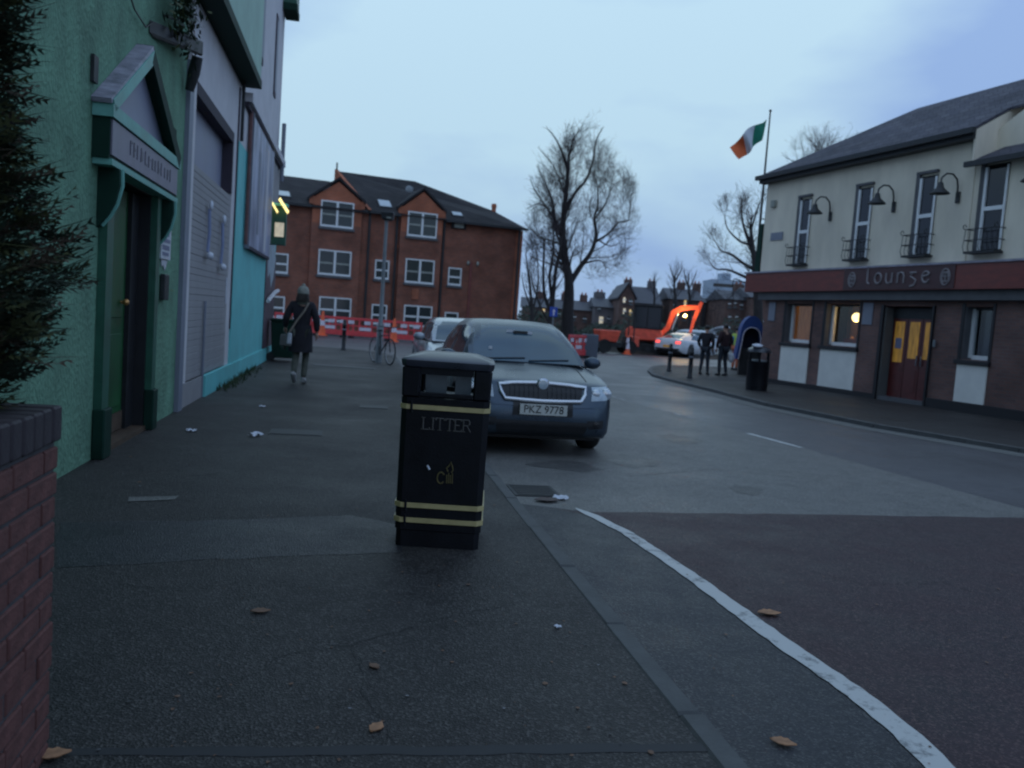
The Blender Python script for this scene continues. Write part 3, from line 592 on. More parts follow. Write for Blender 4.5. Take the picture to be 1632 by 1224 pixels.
# ---- grey and turquoise building
gb = thing('grey_building', 'tall violet grey building with turquoise lower wall, green bays and boarded panel', 'building', FL.w(0, 0), FL.th)
E0, E1 = 10.62, 22.3
bx('pilaster', M['greystrip'], gb, E0 + 0.004, 10.86, -0.05, 0.3, 0, 4.15)
bx('edge_trim', M['white'], gb, 10.864, 10.90, -0.045, 0.2, 2.6, 4.0)
wl2 = MB(); Q0, Q1, QZ0, QZ1 = 11.28, 14.55, 3.12, 4.08
T0 = 14.95
wl2.box(10.904, Q0, 0, 0.5, 0.0, 4.95).box(Q1, T0, 0, 0.5, 0.0, 4.95).box(Q0, Q1, 0, 0.5, QZ1, 4.95)
wl2.build('wall', M['greywall2'], gb)
bx('boarded_panel', M['panel'], gb, Q0, Q1, 0.16, 0.3, QZ0, QZ1)
bx('panel_reveal', M['reveal'], gb, Q0, Q1 , -0.004, 0.155, QZ1 - 0.16, QZ1 - 0.002); bx('panel_reveal', M['reveal'], gb, Q1 - 0.10, Q1 - 0.002, -0.003, 0.155, QZ0, QZ1 - 0.164)
# roller shutter slats under the panel
sh = MB().box(10.95, T0 - 0.06, 0.07, 0.2, 0.3, QZ0 - 0.01).build('roller_shutter', M['greywall'], gb)
z = 0.305; k = 0
sl0 = MB().box(0, 3.95, 0.0, 0.055, 0, 0.0855).build('slat', M['greywall'], sh, bevel=0.005); sl0.location = (10.955, 0.012, z)
while z < QZ0 - 0.19:
    z += 0.0865; s2 = sl0.copy(); C.objects.link(s2); s2.location = (10.955, 0.012 + random.uniform(-.003, .003), z)
bx('wall_foot', M['greywall'], gb, 10.904, 12.36, -0.02, -0.002, 0, 0.30)
MB().tube([(12.38, -0.02, 0.0), (12.38, -0.02, 1.35)], 0.018, 6).build('guide_rail', M['greystrip'], gb)
bx('plinth', M['teal'], gb, 12.42, E1 + 0.05, -0.06, 0.0 - 0.002, 0, 0.30)
bx('turquoise_wall', M['teal'], gb, T0 + 0.002, E1, -0.03, 0.5, 0.0, 4.04)
bx('upper_strip', M['greywall2'], gb, T0 + 0.002, 16.0, -0.028, 0.5, 4.044, 4.90)
bx('panel_edge_post', M['reveal'], gb, T0 - 0.055, T0 - 0.004, -0.02, -0.0015, 0.9, 4.9)
MB().tube([(15.05, -0.05, 4.06), (15.05, -0.05, 5.1)], 0.03, 6).build('downpipe', M['iron'], gb)
MB().tube([(15.92, -0.08, 2.4), (15.92, -0.08, 4.75)], 0.035, 6).build('rust_pipe', mat('rusty_red_pipe', (0.16, 0.075, 0.07), 0.7, 0.3, 8), gb)
for k, (s, za, zb_) in enumerate(((12.35, 2.62, 1.98), (13.55, 2.55, 1.88))):
    # white objects hanging off the shutter
    h = MB().tube([(s, -0.03, za), (s + 0.02, -0.04, (za + zb_) / 2), (s - 0.01, -0.03, zb_ + 0.05)], 0.022, 6).build('hanging_streamer', mat('pale_streamer', (0.25, 0.29, 0.44), 0.7, 0.15, 6), gb)
    MB().ball((s + 0.03, -0.06, zb_), (0.10, 0.05, 0.055), 8, 5).build('streamer_end', M['paper'], h, smooth=60)
    MB().ball((s + 0.02, -0.05, za + 0.05), (0.07, 0.03, 0.07), 8, 5).build('streamer_knot', M['paper'], h, smooth=60)
bx('white_scrape', M['paper'], gb, 14.42, 14.50, 0.0, 0.008, 1.32, 1.75)
# upper storeys with projecting bays
bx('upper_wall', M['greywall2'], gb, E0, E1, 0.02, 5.5, 4.955, 12.5)
bx('lower_mass', M['greywall'], gb, E0 + 0.01, E1 - 0.02, 0.52, 5.4, 0, 4.95)
bay1 = bx('projecting_bay', M['green_bay'], gb, 8.6, 15.35, -0.28, 0.015, 5.16, 12.4)
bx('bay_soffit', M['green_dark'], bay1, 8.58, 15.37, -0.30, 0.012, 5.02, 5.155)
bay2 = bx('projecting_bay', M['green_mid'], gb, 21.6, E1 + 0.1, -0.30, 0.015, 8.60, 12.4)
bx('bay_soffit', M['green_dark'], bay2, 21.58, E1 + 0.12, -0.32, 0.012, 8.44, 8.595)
for (a, z0, z1) in ((17.6, 6.1, 9.5), (20.3, 6.1, 7.9), (19.2, 8.0, 8.6)):
    wd = bx('slit_window', M['reveal'], gb, a, a + 0.42, -0.004, 0.03, z0, z1)
    bx('frame', M['greystrip'], wd, a + 0.05, a + 0.37, -0.012, -0.005, z0 + 0.1, z1 - 0.1)
bx('string_course', M['greywall2'], gb, 15.4, E1 + 0.06, -0.16, 0.015, 4.80, 4.95)
bx('string_course_dark_band', M['reveal'], gb, 15.4, E1 + 0.03, -0.10, -0.02, 4.72, 4.797)  # dark band running under the string course
bx('end_panel', M['greywall'], gb, 19.85, E1, -0.036, -0.031, 3.2, 4.70)
MB().tube([(21.9, -0.12, 4.4), (21.9, -0.12, 5.8)], 0.05, 6).build('downpipe', M['greystrip'], gb)
pst = bx('poster', M['poster'], gb, 16.1, 19.8, -0.11, -0.034, 2.40, 4.72)
bx('poster_frame', M['greystrip'], pst, 16.04, 16.098, -0.125, -0.034, 2.34, 4.76); bx('poster_frame', M['notice'], pst, 19.802, 19.86, -0.125, -0.034, 2.34, 4.76)
bx('poster_frame', M['reveal'], pst, 16.1, 19.8, -0.125, -0.034, 2.34, 2.398)
bx('poster_stripe', M['greywall2'], pst, 18.6, 18.95, -0.115, -0.111, 2.45, 4.6); bx('poster_stripe', M['greystrip'], pst, 17.2, 17.5, -0.115, -0.111, 2.7, 4.3)
bx('yellow_bill', mat('yellow_bill', (0.42, 0.36, 0.10), 0.6, 0.2, 5), gb, 19.95, 20.5, -0.06, -0.038, 2.55, 3.25)
MB().prism([(20.2, -0.055, 2.35), (20.4, -0.055, 1.95), (20.8, -0.055, 2.1), (21.2, -0.055, 1.75), (21.7, -0.055, 2.0), (22.1, -0.055, 2.5), (21.6, -0.055, 2.9), (20.7, -0.055, 2.85)], (0, 0.02, 0)).build('mural_white', mat('mural_white', (0.36, 0.42, 0.46), 0.7, 0.25, 4), gb)
bx('mural', M['mural'], gb, 20.0, E1 - 0.02, -0.05, -0.032, 0.32, 2.5)
MB().tube([(20.0, -0.12, 1.42), (21.2, -0.14, 1.62), (22.2, -0.14, 1.70)], 0.05, 6).build('handrail', M['greywall2'], gb)
# lit projecting sign
sg = thing('projecting_sign', 'green projecting sign box with lit yellow tubes at the building corner', 'sign', FL.w(20.3, -0.06, 2.72), FL.th); sg.scale = (1, .58, .92)
bx('sign_box', M['green_mid'], sg, -0.12, 0.12, -0.62, 0.0, 0.0, 0.95, 0.01)
bx('sign_hood', M['teal'], sg, -0.2, 0.2, -0.66, -0.0, 0.96, 1.02)
bx('sign_plate', M['lit_pale'], sg, -0.135, -0.122, -0.55, -0.2, 0.2, 0.55)
MB().tube([(-0.24, -0.70, 0.80), (-0.24, -0.34, 1.12)], 0.045, 8).build('light_tube', M['lit_tube'], sg)
MB().tube([(-0.24, -0.30, 0.78), (-0.24, -0.02, 1.06)], 0.03, 8).build('light_tube', M['lit_tube'], sg)
# weeds along the turquoise plinth
b = MB(); rnd = random.Random(3)
for i in range(260):
    s = rnd.uniform(13.2, 18.2); p = FL.w(s, -0.07 - abs(rnd.gauss(0, .10)), 0); h = rnd.uniform(.04, .13); a = rnd.uniform(0, 6.28); q = Vector((math.cos(a), math.sin(a), 0)) * 0.012; ln = Vector((rnd.uniform(-.05, .05), rnd.uniform(-.05, .05), h))
    b.poly([p - q, p + q, p + ln])
tag(b.build('weeds', M['grass'], fix=False), 'scrubby weeds growing along the foot of the turquoise plinth', 'weeds', kind='stuff')
gbn = thing('wheeled_bin', 'dark green bin standing at the corner beyond the turquoise wall', 'bin', FL.w(21.1, -0.42, 0), FL.th)
MB().hexa([(-.24, -.24, .08), (.24, -.24, .08), (.24, .24, .08), (-.24, .24, .08), (-.29, -.29, .95), (.29, -.29, .95), (.29, .29, .95), (-.29, .29, .95)]).build('body', M['green_dark'], gbn, bevel=0.02)
bx('lid', M['green_dark'], gbn, -.31, .31, -.33, .31, .953, 1.02, 0.02)
for s in (-1, 1): MB().lathe([(0.1, -0.03), (0.1, 0.03)], (s * 0.24, 0.28, 0.1), 12, 'x').build('wheel', M['tyre'], gbn, smooth=40)

# ================================================================== BRICK APARTMENTS
FB = Facade(((440 - 816) * 46.5 / F_PX, 46.5), ((826 - 816) * 52.0 / F_PX, 52.0))
ap = thing('apartment_block', 'three storey red brick apartment block with gabled dormers and dark tiled roofs', 'building', FB.w(0, 0), FB.th)
AX0, AX1, AXM, AEZ = -6.0, 14.05, 4.25, 6.95      # ends, step between the two roofs, eaves
bx('wall', M['brick'], ap, AX0, AXM + 0.55, 0, 9, -0.2, AEZ)
bx('wall', M['brick'], ap, AXM + 0.552, AX1, 0.12, 9, -0.2, AEZ)
bx('recess_wall', M['brick'], ap, AXM + 0.2, AXM + 0.552, -0.002, 0.118, -0.2, AEZ - 0.2)
bx('string_course', M['brickor'], ap, 6.25, 9.25, 0.06, 0.118, 5.05, 5.18)
# gabled bays
def dormer(c, hw, y0, ze, za, parent):
    d = MB().prism([(c - hw, y0, -0.2), (c + hw, y0, -0.2), (c + hw, y0, ze), (c, y0, za), (c - hw, y0, ze)], (0, 0.9, 0)).build('gabled_bay', M['brick'], parent)
    MB().prism([(c - hw + 0.02, y0 - 0.004, ze - 1.35), (c + hw - 0.02, y0 - 0.004, ze - 1.35), (c + hw - 0.02, y0 - 0.004, ze), (c, y0 - 0.004, za - 0.02), (c - hw + 0.02, y0 - 0.004, ze)], (0, 0.003, 0)).build('orange_gable', M['brickor'], d)
    for s in (-1, 1):
        t = 0.10
        MB().prism([(c, y0 - 0.12, za + 0.10), (c + s * (hw + 0.18), y0 - 0.12, ze - 0.06), (c + s * (hw + 0.18), y0 - 0.12, ze - 0.06 + t + .05), (c, y0 - 0.12, za + 0.10 + t + .05)], (0, 2.8, 0)).build('dormer_roof', M['rooftile'], d)
        # stepped brick shoulder
        bx('shoulder', M['brickor'], d, c + s * hw - 0.14, c + s * hw + 0.14, y0 - 0.03, y0 + 0.3, ze - 0.35, ze + 0.08)
    return d
dormer(2.80, 1.38, -0.22, 7.30, 8.32, ap)
dormer(7.72, 1.25, -0.10, 7.35, 8.38, ap)
# roofs
def roof(pts_list, name, parent, m):
    b = MB()
    for pts in pts_list: b.poly(pts)
    return b.build(name, m, parent)
RL, RR, DEEP = 8.95, 9.62, 4.5
roof([[(AX0, -0.35, AEZ - 0.1), (AXM + .3, -0.35, AEZ - 0.1), (AXM + .3, DEEP, RL), (AX0, DEEP, RL)],
      [(AX0, DEEP, RL), (AXM + .3, DEEP, RL), (AXM + .3, 9.2, AEZ), (AX0, 9.2, AEZ)], [(AX0, -0.35, AEZ - .2), (AXM + .3, -0.35, AEZ - .2), (AXM + .3, -0.35, AEZ - .1), (AX0, -0.35, AEZ - .1)]], 'roof', ap, M['rooftile'])
x0 = AXM - 0.9; xr0, xr1 = AXM - 0.9, 8.35
roof([[(AXM + .30, -0.25, AEZ - .05), (AX1 + .25, -0.25, AEZ - .05), (12.4, 2.6, 8.05), (xr1, DEEP, RR), (xr0, DEEP, RR)],
      [(AX1 + .25, -0.25, AEZ - .05), (AX1 + .25, 9.2, AEZ), (13.3, 3.2, 8.2), (12.4, 2.6, 8.05)], [(xr0, DEEP, RR), (xr1, DEEP, RR), (12.4, 2.6, 8.05), (13.3, 3.2, 8.2), (AX1 + .25, 9.2, AEZ), (AXM, 9.2, AEZ)],
      [(AXM + .30, -0.25, AEZ - .05), (xr0, DEEP, RR), (AXM, 9.2, AEZ)]], 'roof', ap, M['rooftile'])
MB().prism([(AXM + 0.28, -0.28, AEZ + .02), (xr0 - .02, DEEP, RR + 0.10), (xr0 - .02, DEEP, RR - 1.6), (AXM + 0.28, 0.3, AEZ)], (0.18, 0, 0)).build('verge_parapet', M['brickor'], ap)
MB().tube([(xr0 + .1, DEEP, RR), (xr0 + .1, DEEP, RR + 0.5)], 0.05, 6).build('finial', M['iron'], ap)
MB().lathe([(0.16, 0), (0.14, 0.3), (0.19, 0.34), (0.15, 0.55)], (AX1 - 0.75, 3.2, 8.1), 10).build('chimney_pot', M['brickor'], ap, smooth=40)
MB().lathe([(0.12, 0), (0.12, 0.25)], (6.9, -0.3, 8.25), 10).build('satellite_bracket', M['galv'], ap)
MB().ball((6.75, -0.42, 8.35), (0.22, 0.06, 0.22), 12, 6).build('satellite_dish', M['galv'], ap, smooth=50)
bx('gutter', M['iron'], ap, AX0, 1.35, -0.46, -0.36, AEZ - 0.22, AEZ - 0.08)
bx('gutter', M['iron'], ap, 9.1, AX1 + .28, -0.36, -0.26, AEZ - 0.16, AEZ - 0.03); bx('gutter', M['iron'], ap, AXM + .35, 6.4, -0.36, -0.26, AEZ - 0.16, AEZ - 0.03)
for x, y in ((AXM + 0.42, -0.1), (6.28, 0.0), (9.12, 0.0), (AX1 - 0.15, 0.02)):
    MB().tube([(x, y, -0.1), (x, y, AEZ - 0.1)], 0.07, 6).build('downpipe', M['iron'], ap)
bx('corner_pier', M['brickor'], ap, AX1 - 0.32, AX1 + 0.08, 0.02, 0.5, -0.2, AEZ - 0.15)
bx('red_pipe_box', mat('brick_red_box', (0.20, 0.06, 0.05), 0.8, 0.2, 3), ap, 10.88, 11.02, 0.05, 0.118, 0.0, 4.6)
bx('wall_plaque', M['brickor'], ap, 7.35, 7.75, -0.16, -0.105, 2.15, 2.75)
for x in (10.75, 11.35): MB().ball((x, 0.05, 4.55), (0.09, 0.1, 0.14), 8, 5).build('wall_lamp', M['curtain'], ap, smooth=50)
# windows
def window(parent, x0, x1, z0, z1, y, halves=2, curtain=True, sash=True, sill=True, blind=0.0):
    wn = bx('window', M['curtain'] if curtain else M['dark_in'], parent, x0 + .01, x1 - .01, y - 0.006, y - 0.002, z0 + .01, z1 - .01)
    f = 0.075; n = halves; wd = (x1 - x0) / n
    bx('frame', M['upvc'], wn, x0, x1, y - 0.06, y - 0.008, z1 - f, z1); bx('frame', M['upvc'], wn, x0, x1, y - 0.06, y - 0.008, z0, z0 + f * 1.5)
    for i in range(n + 1):
        c = x0 + i * wd; a, e = (c, c + f) if i == 0 else ((c - f, c) if i == n else (c - f * .8, c + f * .8))
        bx('frame', M['upvc'], wn, a, e, y - 0.062, y - 0.007, z0 + f * 1.5 + .001, z1 - f - .001)
    zm = (z0 + z1) / 2 - 0.03
    for i in range(n):
        a = x0 + i * wd + f + .002; e = x0 + (i + 1) * wd - f - .002
        if sash: bx('sash_rail', M['upvc'] if not curtain else M['curtain'], wn, a, e, y - 0.05, y - 0.012, zm - 0.05, zm + 0.05)
        bx('pane', M['winglass'], wn, a, e, y - 0.034, y - 0.03, z0 + f * 1.5 + .002, z1 - f - .002)
    if sill: bx('sill', M['concrete'], wn, x0 - 0.08, x1 + 0.08, y - 0.12, y - 0.001, z0 - 0.14, z0 - 0.003)
    return wn
for (x0, x1, z0, z1, y, n, cu) in (
    (1.88, 3.71, 5.78, 7.22, -0.224, 2, True), (1.88, 3.71, 3.12, 4.52, -0.224, 2, True), (2.05, 3.85, 0.55, 1.92, -0.224, 2, False),
    (6.85, 8.62, 5.76, 7.18, -0.104, 2, True), (6.88, 8.62, 3.08, 4.48, -0.104, 2, True), (6.95, 8.65, 0.55, 1.80, -0.104, 2, False),
    (-0.65, 0.30, 3.0, 4.1, 0, 1, False), (-0.6, 0.22, 0.55, 1.75, 0, 1, False), (5.15, 5.98, 3.15, 4.25, 0.12, 1, False), (5.10, 6.0, 0.55, 1.70, 0.12, 1, False),
    (9.55, 10.38, 3.15, 4.20, 0.12, 1, False), (9.50, 10.35, 0.55, 1.55, 0.12, 1, True)):
    window(ap, x0, x1, z0, z1, y, n, cu)
# rooflights and the small dormer window in the roof plane
for (xa, xb, ya, yb, ro) in ((-0.45, 0.35, 0.35, 1.25, 0), (5.25, 6.05, 0.30, 1.15, 1), (9.65, 10.35, 0.25, 0.75, 1)):
    def zr(y, ro=ro): return (AEZ - 0.1 + (y + .35) * (RL - AEZ + .1) / (DEEP + .35)) if ro == 0 else (AEZ - .05 + (y + .25) * (RR - AEZ + .05) / (DEEP + .25))
    rl = MB().hexa([(xa, ya, zr(ya)), (xb, ya, zr(ya)), (xb, yb, zr(yb)), (xa, yb, zr(yb)), (xa, ya, zr(ya) + .09), (xb, ya, zr(ya) + .09), (xb, yb, zr(yb) + .09), (xa, yb, zr(yb) + .09)]).build('rooflight', M['iron'], ap)
    e = 0.06
    MB().hexa([(xa + e, ya + e, zr(ya + e) + .095), (xb - e, ya + e, zr(ya + e) + .095), (xb - e, yb - e, zr(yb - e) + .095), (xa + e, yb - e, zr(yb - e) + .095), (xa + e, ya + e, zr(ya + e) + .11), (xb - e, ya + e, zr(ya + e) + .11), (xb - e, yb - e, zr(yb - e) + .11), (xa + e, yb - e, zr(yb - e) + .11)]).build('pane', mat('rooflight_pane', (0.35, 0.40, 0.44), 0.12, 0.1, 4, coat=0.6), rl)
bx('small_dormer', M['rooftile'], ap, 9.55, 10.45, -0.05, 0.9, AEZ - 0.45, AEZ + 0.05)
bx('pane', M['curtain'], ap, 9.72, 10.28, -0.062, -0.052, AEZ - 0.40, AEZ - 0.05)
# far pavement and road-works soil in front
fp = [FB.w(-30, -4.0), FB.w(16.5, -4.6), FB.w(17.5, -3), FB.w(17.5, 10), FB.w(-30, 10)]
pv = MB(); pv.prism([(p.x, p.y, -0.2) for p in fp], (0, 0, 0.26)); struct(pv.build('pavement', M['pave']))
kerb3 = struct(bpy.data.objects.new('kerb', None)); C.objects.link(kerb3)
a, c = FB.w(-14, -4.25), FB.w(16.5, -4.62); t = c - a; nk = 33
for i in range(nk):
    k = MB().box(0.004, t.length / nk - .004, -0.06, 0.07, -0.2, 0.068).build('kerb_stone', M['kerb'], kerb3) if i == 0 else k.copy()
    if i: C.objects.link(k)
    p = a + t * (i / nk); k.location = (p.x, p.y, 0); k.rotation_euler = (0, 0, math.atan2(t.y, t.x))

# ================================================================== RIGHT PUB
rpb = thing('lounge_pub', 'cream rendered pub with dark red lounge fascia over brick ground floor', 'building', FR.w(0, 0), FR.th)
PE, PL = -1.30, 13.0      # far corner, near end
GZ0, GZ1 = 2.78, 3.42     # fascia
EZ = 6.42
WINS = ((0.22, 1.42, 1.30, 2.46), (2.02, 3.36, 1.30, 2.46), (6.78, 7.52, 1.22, 2.42))
gw = MB(); cuts = []
xs = [-0.88, WINS[0][0], WINS[0][1], WINS[1][0], WINS[1][1], 4.28, 5.86, WINS[2][0], WINS[2][1], PL]
for i in range(0, len(xs), 2): gw.box(xs[i], xs[i + 1], 0, 0.35, 0, GZ0)
for (x0, x1, z0, z1) in WINS: gw.box(x0, x1, 0, 0.35, 0, z0); gw.box(x0, x1, 0, 0.35, z1, GZ0)
gw.box(4.28, 5.86, 0, 0.35, 2.42, GZ0)
gw.build('ground_floor_wall', M['pubbrick'], rpb)
bx('side_wall', M['pubbrick'], rpb, -.87, PL, 1.05, 9, 0, GZ0); bx('end_wall', M['pubbrick'], rpb, -.87, -.52, .352, 1.048, 0, GZ0); bx('inner_floor', M['dark_in'], rpb, -.5, PL, .352, 1.04, 0, .05); bx('inner_ceiling', M['dark_in'], rpb, -.5, PL, .352, 1.04, 2.56, 2.75); bx('partition', M['dark_in'], rpb, 1.62, 1.72, .352, 1.04, .06, 2.55); bx('partition', M['dark_in'], rpb, 3.9, 4.2, .352, 1.04, .06, 2.55); bx('partition', M['dark_in'], rpb, 5.95, 6.2, .352, 1.04, .06, 2.55)
bx('upper_wall', M['cream'], rpb, PE, 6.60, 0.0, 9, GZ1, EZ); bx('upper_wall', M['cream'], rpb, 6.603, PL, 0.02, 9, GZ1, EZ - 0.62)
fs = bx('fascia', M['fascia'], rpb, PE - 0.28, PL, -0.32, -0.003, GZ0 + 0.02, GZ1 - 0.04)
bx('fascia_cap', M['lead'], fs, PE - 0.34, PL, -0.36, -0.003, GZ1 - 0.038, GZ1 + 0.01)
bx('fascia_plate', M['fasciamid'], fs, 3.0, 6.68, -0.335, -0.322, GZ0 + 0.04, GZ1 - 0.06)
bx('fascia_lintel', M['concrete'], rpb, -1.0, PL, -0.20, -0.004, GZ0 - 0.22, GZ0 + 0.016); bx('fascia_soffit', M['concrete'], rpb, PE - .2, PL, -.003, 2.0, GZ0 + .001, GZ0 + .1)
bx('plinth', M['black'], rpb, -0.9, 4.17, -0.045, -0.002, 0, 0.13); bx('plinth', M['black'], rpb, 5.90, PL, -0.045, -0.002, 0, 0.22)
# lounge lettering in rounded uncial strokes, and two knot emblems
def strokes(parent, name, paths, ox, oz, sc_, y, r, m):
    b = MB()
    for p in paths: b.tube([(ox + a * sc_, y, oz + c * sc_) for a, c in p], r, 6)
    return b.build(name, m, parent, smooth=50)
def arc(cx, cz, rx, rz, a0, a1, n=9): return [(cx + rx * math.cos(math.radians(a0 + (a1 - a0) * i / n)), cz + rz * math.sin(math.radians(a0 + (a1 - a0) * i / n))) for i in range(n + 1)]
glyph = {
    'l': [[(.05, 1.35), (0.0, 1.1), (0.0, .3), (.1, .05), (.35, 0)]],
    'o': [arc(.4, .45, .4, .45, 0, 360, 14)],
    'u': [[(0, .9), (0, .3), (.15, .03), (.45, 0), (.7, .25)], [(.7, .9), (.7, 0)]],
    'n': [[(0, .9), (0, 0)], [(0, .65), (.25, .9), (.55, .88), (.7, .6), (.7, .0)]],
    'g': [[(0, .85), (.7, .85)], [(.3, .85), (.1, .55), (.4, .4), (.7, .2), (.55, -.2), (.1, -.3)]],
    'e': [arc(.4, .45, .4, .45, 30, 330, 12), [(.05, .5), (.7, .62)]],
}
x = 3.90; zc = GZ0 + 0.19
for ch in 'lounge':
    strokes(fs, 'letter', glyph[ch], x, zc, 0.29, -0.345, 0.024, M['letter']); x += 0.27 if ch == 'l' else 0.39
for ex in (3.33, 6.42):
    strokes(fs, 'knot_emblem', [arc(0, 0, .6, .85, 0, 360, 16), arc(-.2, 0, .22, .55, 0, 360, 10), arc(.2, 0, .22, .55, 0, 360, 10), arc(0, .25, .35, .25, 0, 360, 10)], ex, GZ0 + 0.31, 0.22, -0.345, 0.016, M['letter'])
# ground floor windows with white panels under
for k, (x0, x1, z0, z1) in enumerate(WINS):
    room = bx('window', (M['warm_dim'], M['warm_room'], M['darkglass'])[k], rpb, x0 + .01, x1 - .01, (0.30, 0.9, 0.30)[k], (0.33, 0.95, 0.33)[k], z0, z1)
    if k == 1:
        # a shallow lit room behind the glass with tables' edge
        bx('seat_back', M['maroon'], room, x0 + .15, x1 - .5, 0.55, 0.6, z0, z0 + 0.22)
        for q in range(3): MB().ball((x0 + .45 + q * .3, 0.6, z0 + 0.20), (.07, .05, .1), 8, 5).build('table_lamp', M['warm_dim'], room, smooth=60)
    bx('frame', M['upvc'], room, x0 + .03, x0 + .12, 0.18, 0.27, z0 + .03, z1 - .03); bx('frame', M['concrete'], room, x1 - .07, x1 - .004, 0.18, 0.27, z0 + .03, z1 - .03)
    bx('frame', M['upvc'], room, x0 + .121, x1 - .071, 0.18, 0.27, z0 + .002, z0 + .10); bx('frame', M['iron'], room, x0 + .121, x1 - .071, 0.18, 0.27, z1 - .06, z1 - .004)
    bx('pane', M['glass'], room, x0 + .122, x1 - .072, 0.22, 0.228, z0 + .102, z1 - .062)
    bx('reveal_trim', M['black'], room, x0 - .09, x0 - .002, -0.02, 0.16, z0 - .02, z1 + .08); bx('reveal_trim', M['black'], room, x1 + .002, x1 + .07, -0.02, 0.16, z0 - .02, z1 + .08)
    bx('sill', M['black'], room, x0 - .12, x1 + .09, -0.09, 0.17, z0 - 0.12, z0 - .021, 0.01)
    pz = 0.13 if k < 2 else 0.23
    bx('white_panel', M['panelwhite'], rpb, x0 - .05, x1 + .03, -0.035, -0.003, pz, z0 - 0.122)
    bx('reveal_wall', M['concrete'], room, x0 + .002, x0 + .028, -0.001, 0.30, z0, z1)
gl = MB().ball((2.02 + 0.72, 0.45, 2.12), 0.125, 14, 10).build('hanging_globe_lamp', M['globe'], rpb, smooth=60)
MB().tube([(2.74, 0.45, 2.24), (2.74, 0.45, 2.47)], 0.012, 6).build('lamp_cord', M['iron'], gl)
pl_ = bpy.data.lights.new('globe_light', 'POINT'); pl_.energy = 6; pl_.color = (1, .62, .25); pl_.shadow_soft_size = 0.05
plo = bpy.data.objects.new('globe_light', pl_); C.objects.link(plo); plo.location = (2.74, 0.45, 1.93); plo.parent = rpb
for x0, x1 in ((-0.62, -0.30), (3.50, 3.86)): bx('vent_grille', M['greystrip'], rpb, x0, x1, -0.03, -0.003, 1.92, 2.5)
# recessed double doors
dx0, dx1 = 4.28, 5.86
bx('porch_lining', M['dark_in'], rpb, dx0 + .002, dx1 - .002, 0.95, 1.0, 0, 2.42); bx('porch_ceiling', M['dark_in'], rpb, dx0, dx1, 0.35, 0.95, 2.38, 2.44)
bx('porch_side', mat('porch_side_paint', (0.10, 0.10, 0.095), 0.8, 0.15, 2), rpb, dx0 + .004, dx0 + .05, 0.0, 0.94, 0.0, 2.38)
bx('door_post', M['black'], rpb, dx0 - .10, dx0 - .002, -0.06, 0.10, 0, 2.44); bx('door_post', M['black'], rpb, dx1 + .002, dx1 + .06, -0.06, 0.10, 0, 2.44)
bx('porch_step', M['concrete'], rpb, dx0 + .05, dx1, 0.0, 0.94, 0.0, 0.10)
dw = (dx1 - dx0 - 0.10) / 3
for i in range(3):
    a = dx0 + 0.06 + i * dw
    d = bx('door', M['maroon'], rpb, a + .01, a + dw - .01, 0.25, 0.30, 0.10, 2.12)
    bx('door_glass', M['warm_door'], d, a + .09, a + dw - .09, 0.240, 0.248, 1.12 if i else 1.0, 2.04)
    bx('lower_panel', M['maroon'], d, a + .08, a + dw - .08, 0.240, 0.2485, 0.25, 0.85, 0.003)
    if i: MB().tube([(a + (dw - .07 if i == 1 else .07), 0.21, .95), (a + (dw - .07 if i == 1 else .07), 0.21, 1.2)], 0.018, 6).build('pull_handle', M['chrome'], d)
    else: bx('bill', M['noticeblue'], d, a + .14, a + dw - .14, 0.234, 0.239, 1.35, 1.62)
bx('door_head', M['iron'], rpb, dx0 + .05, dx1, 0.23, 0.31, 2.122, 2.38)
MB().tube([(6.02, -0.05, 1.45), (6.02, -0.05, 1.62)], 0.035, 6).build('door_bell', M['galv'], rpb)
bx('name_plate', M['greystrip'], rpb, -0.88, -0.28, -0.03, -0.003, 4.42, 4.66); bx('alarm_box', M['curtain'], rpb, -0.95, -0.75, -0.1, -0.003, 5.45, 5.68, 0.02)
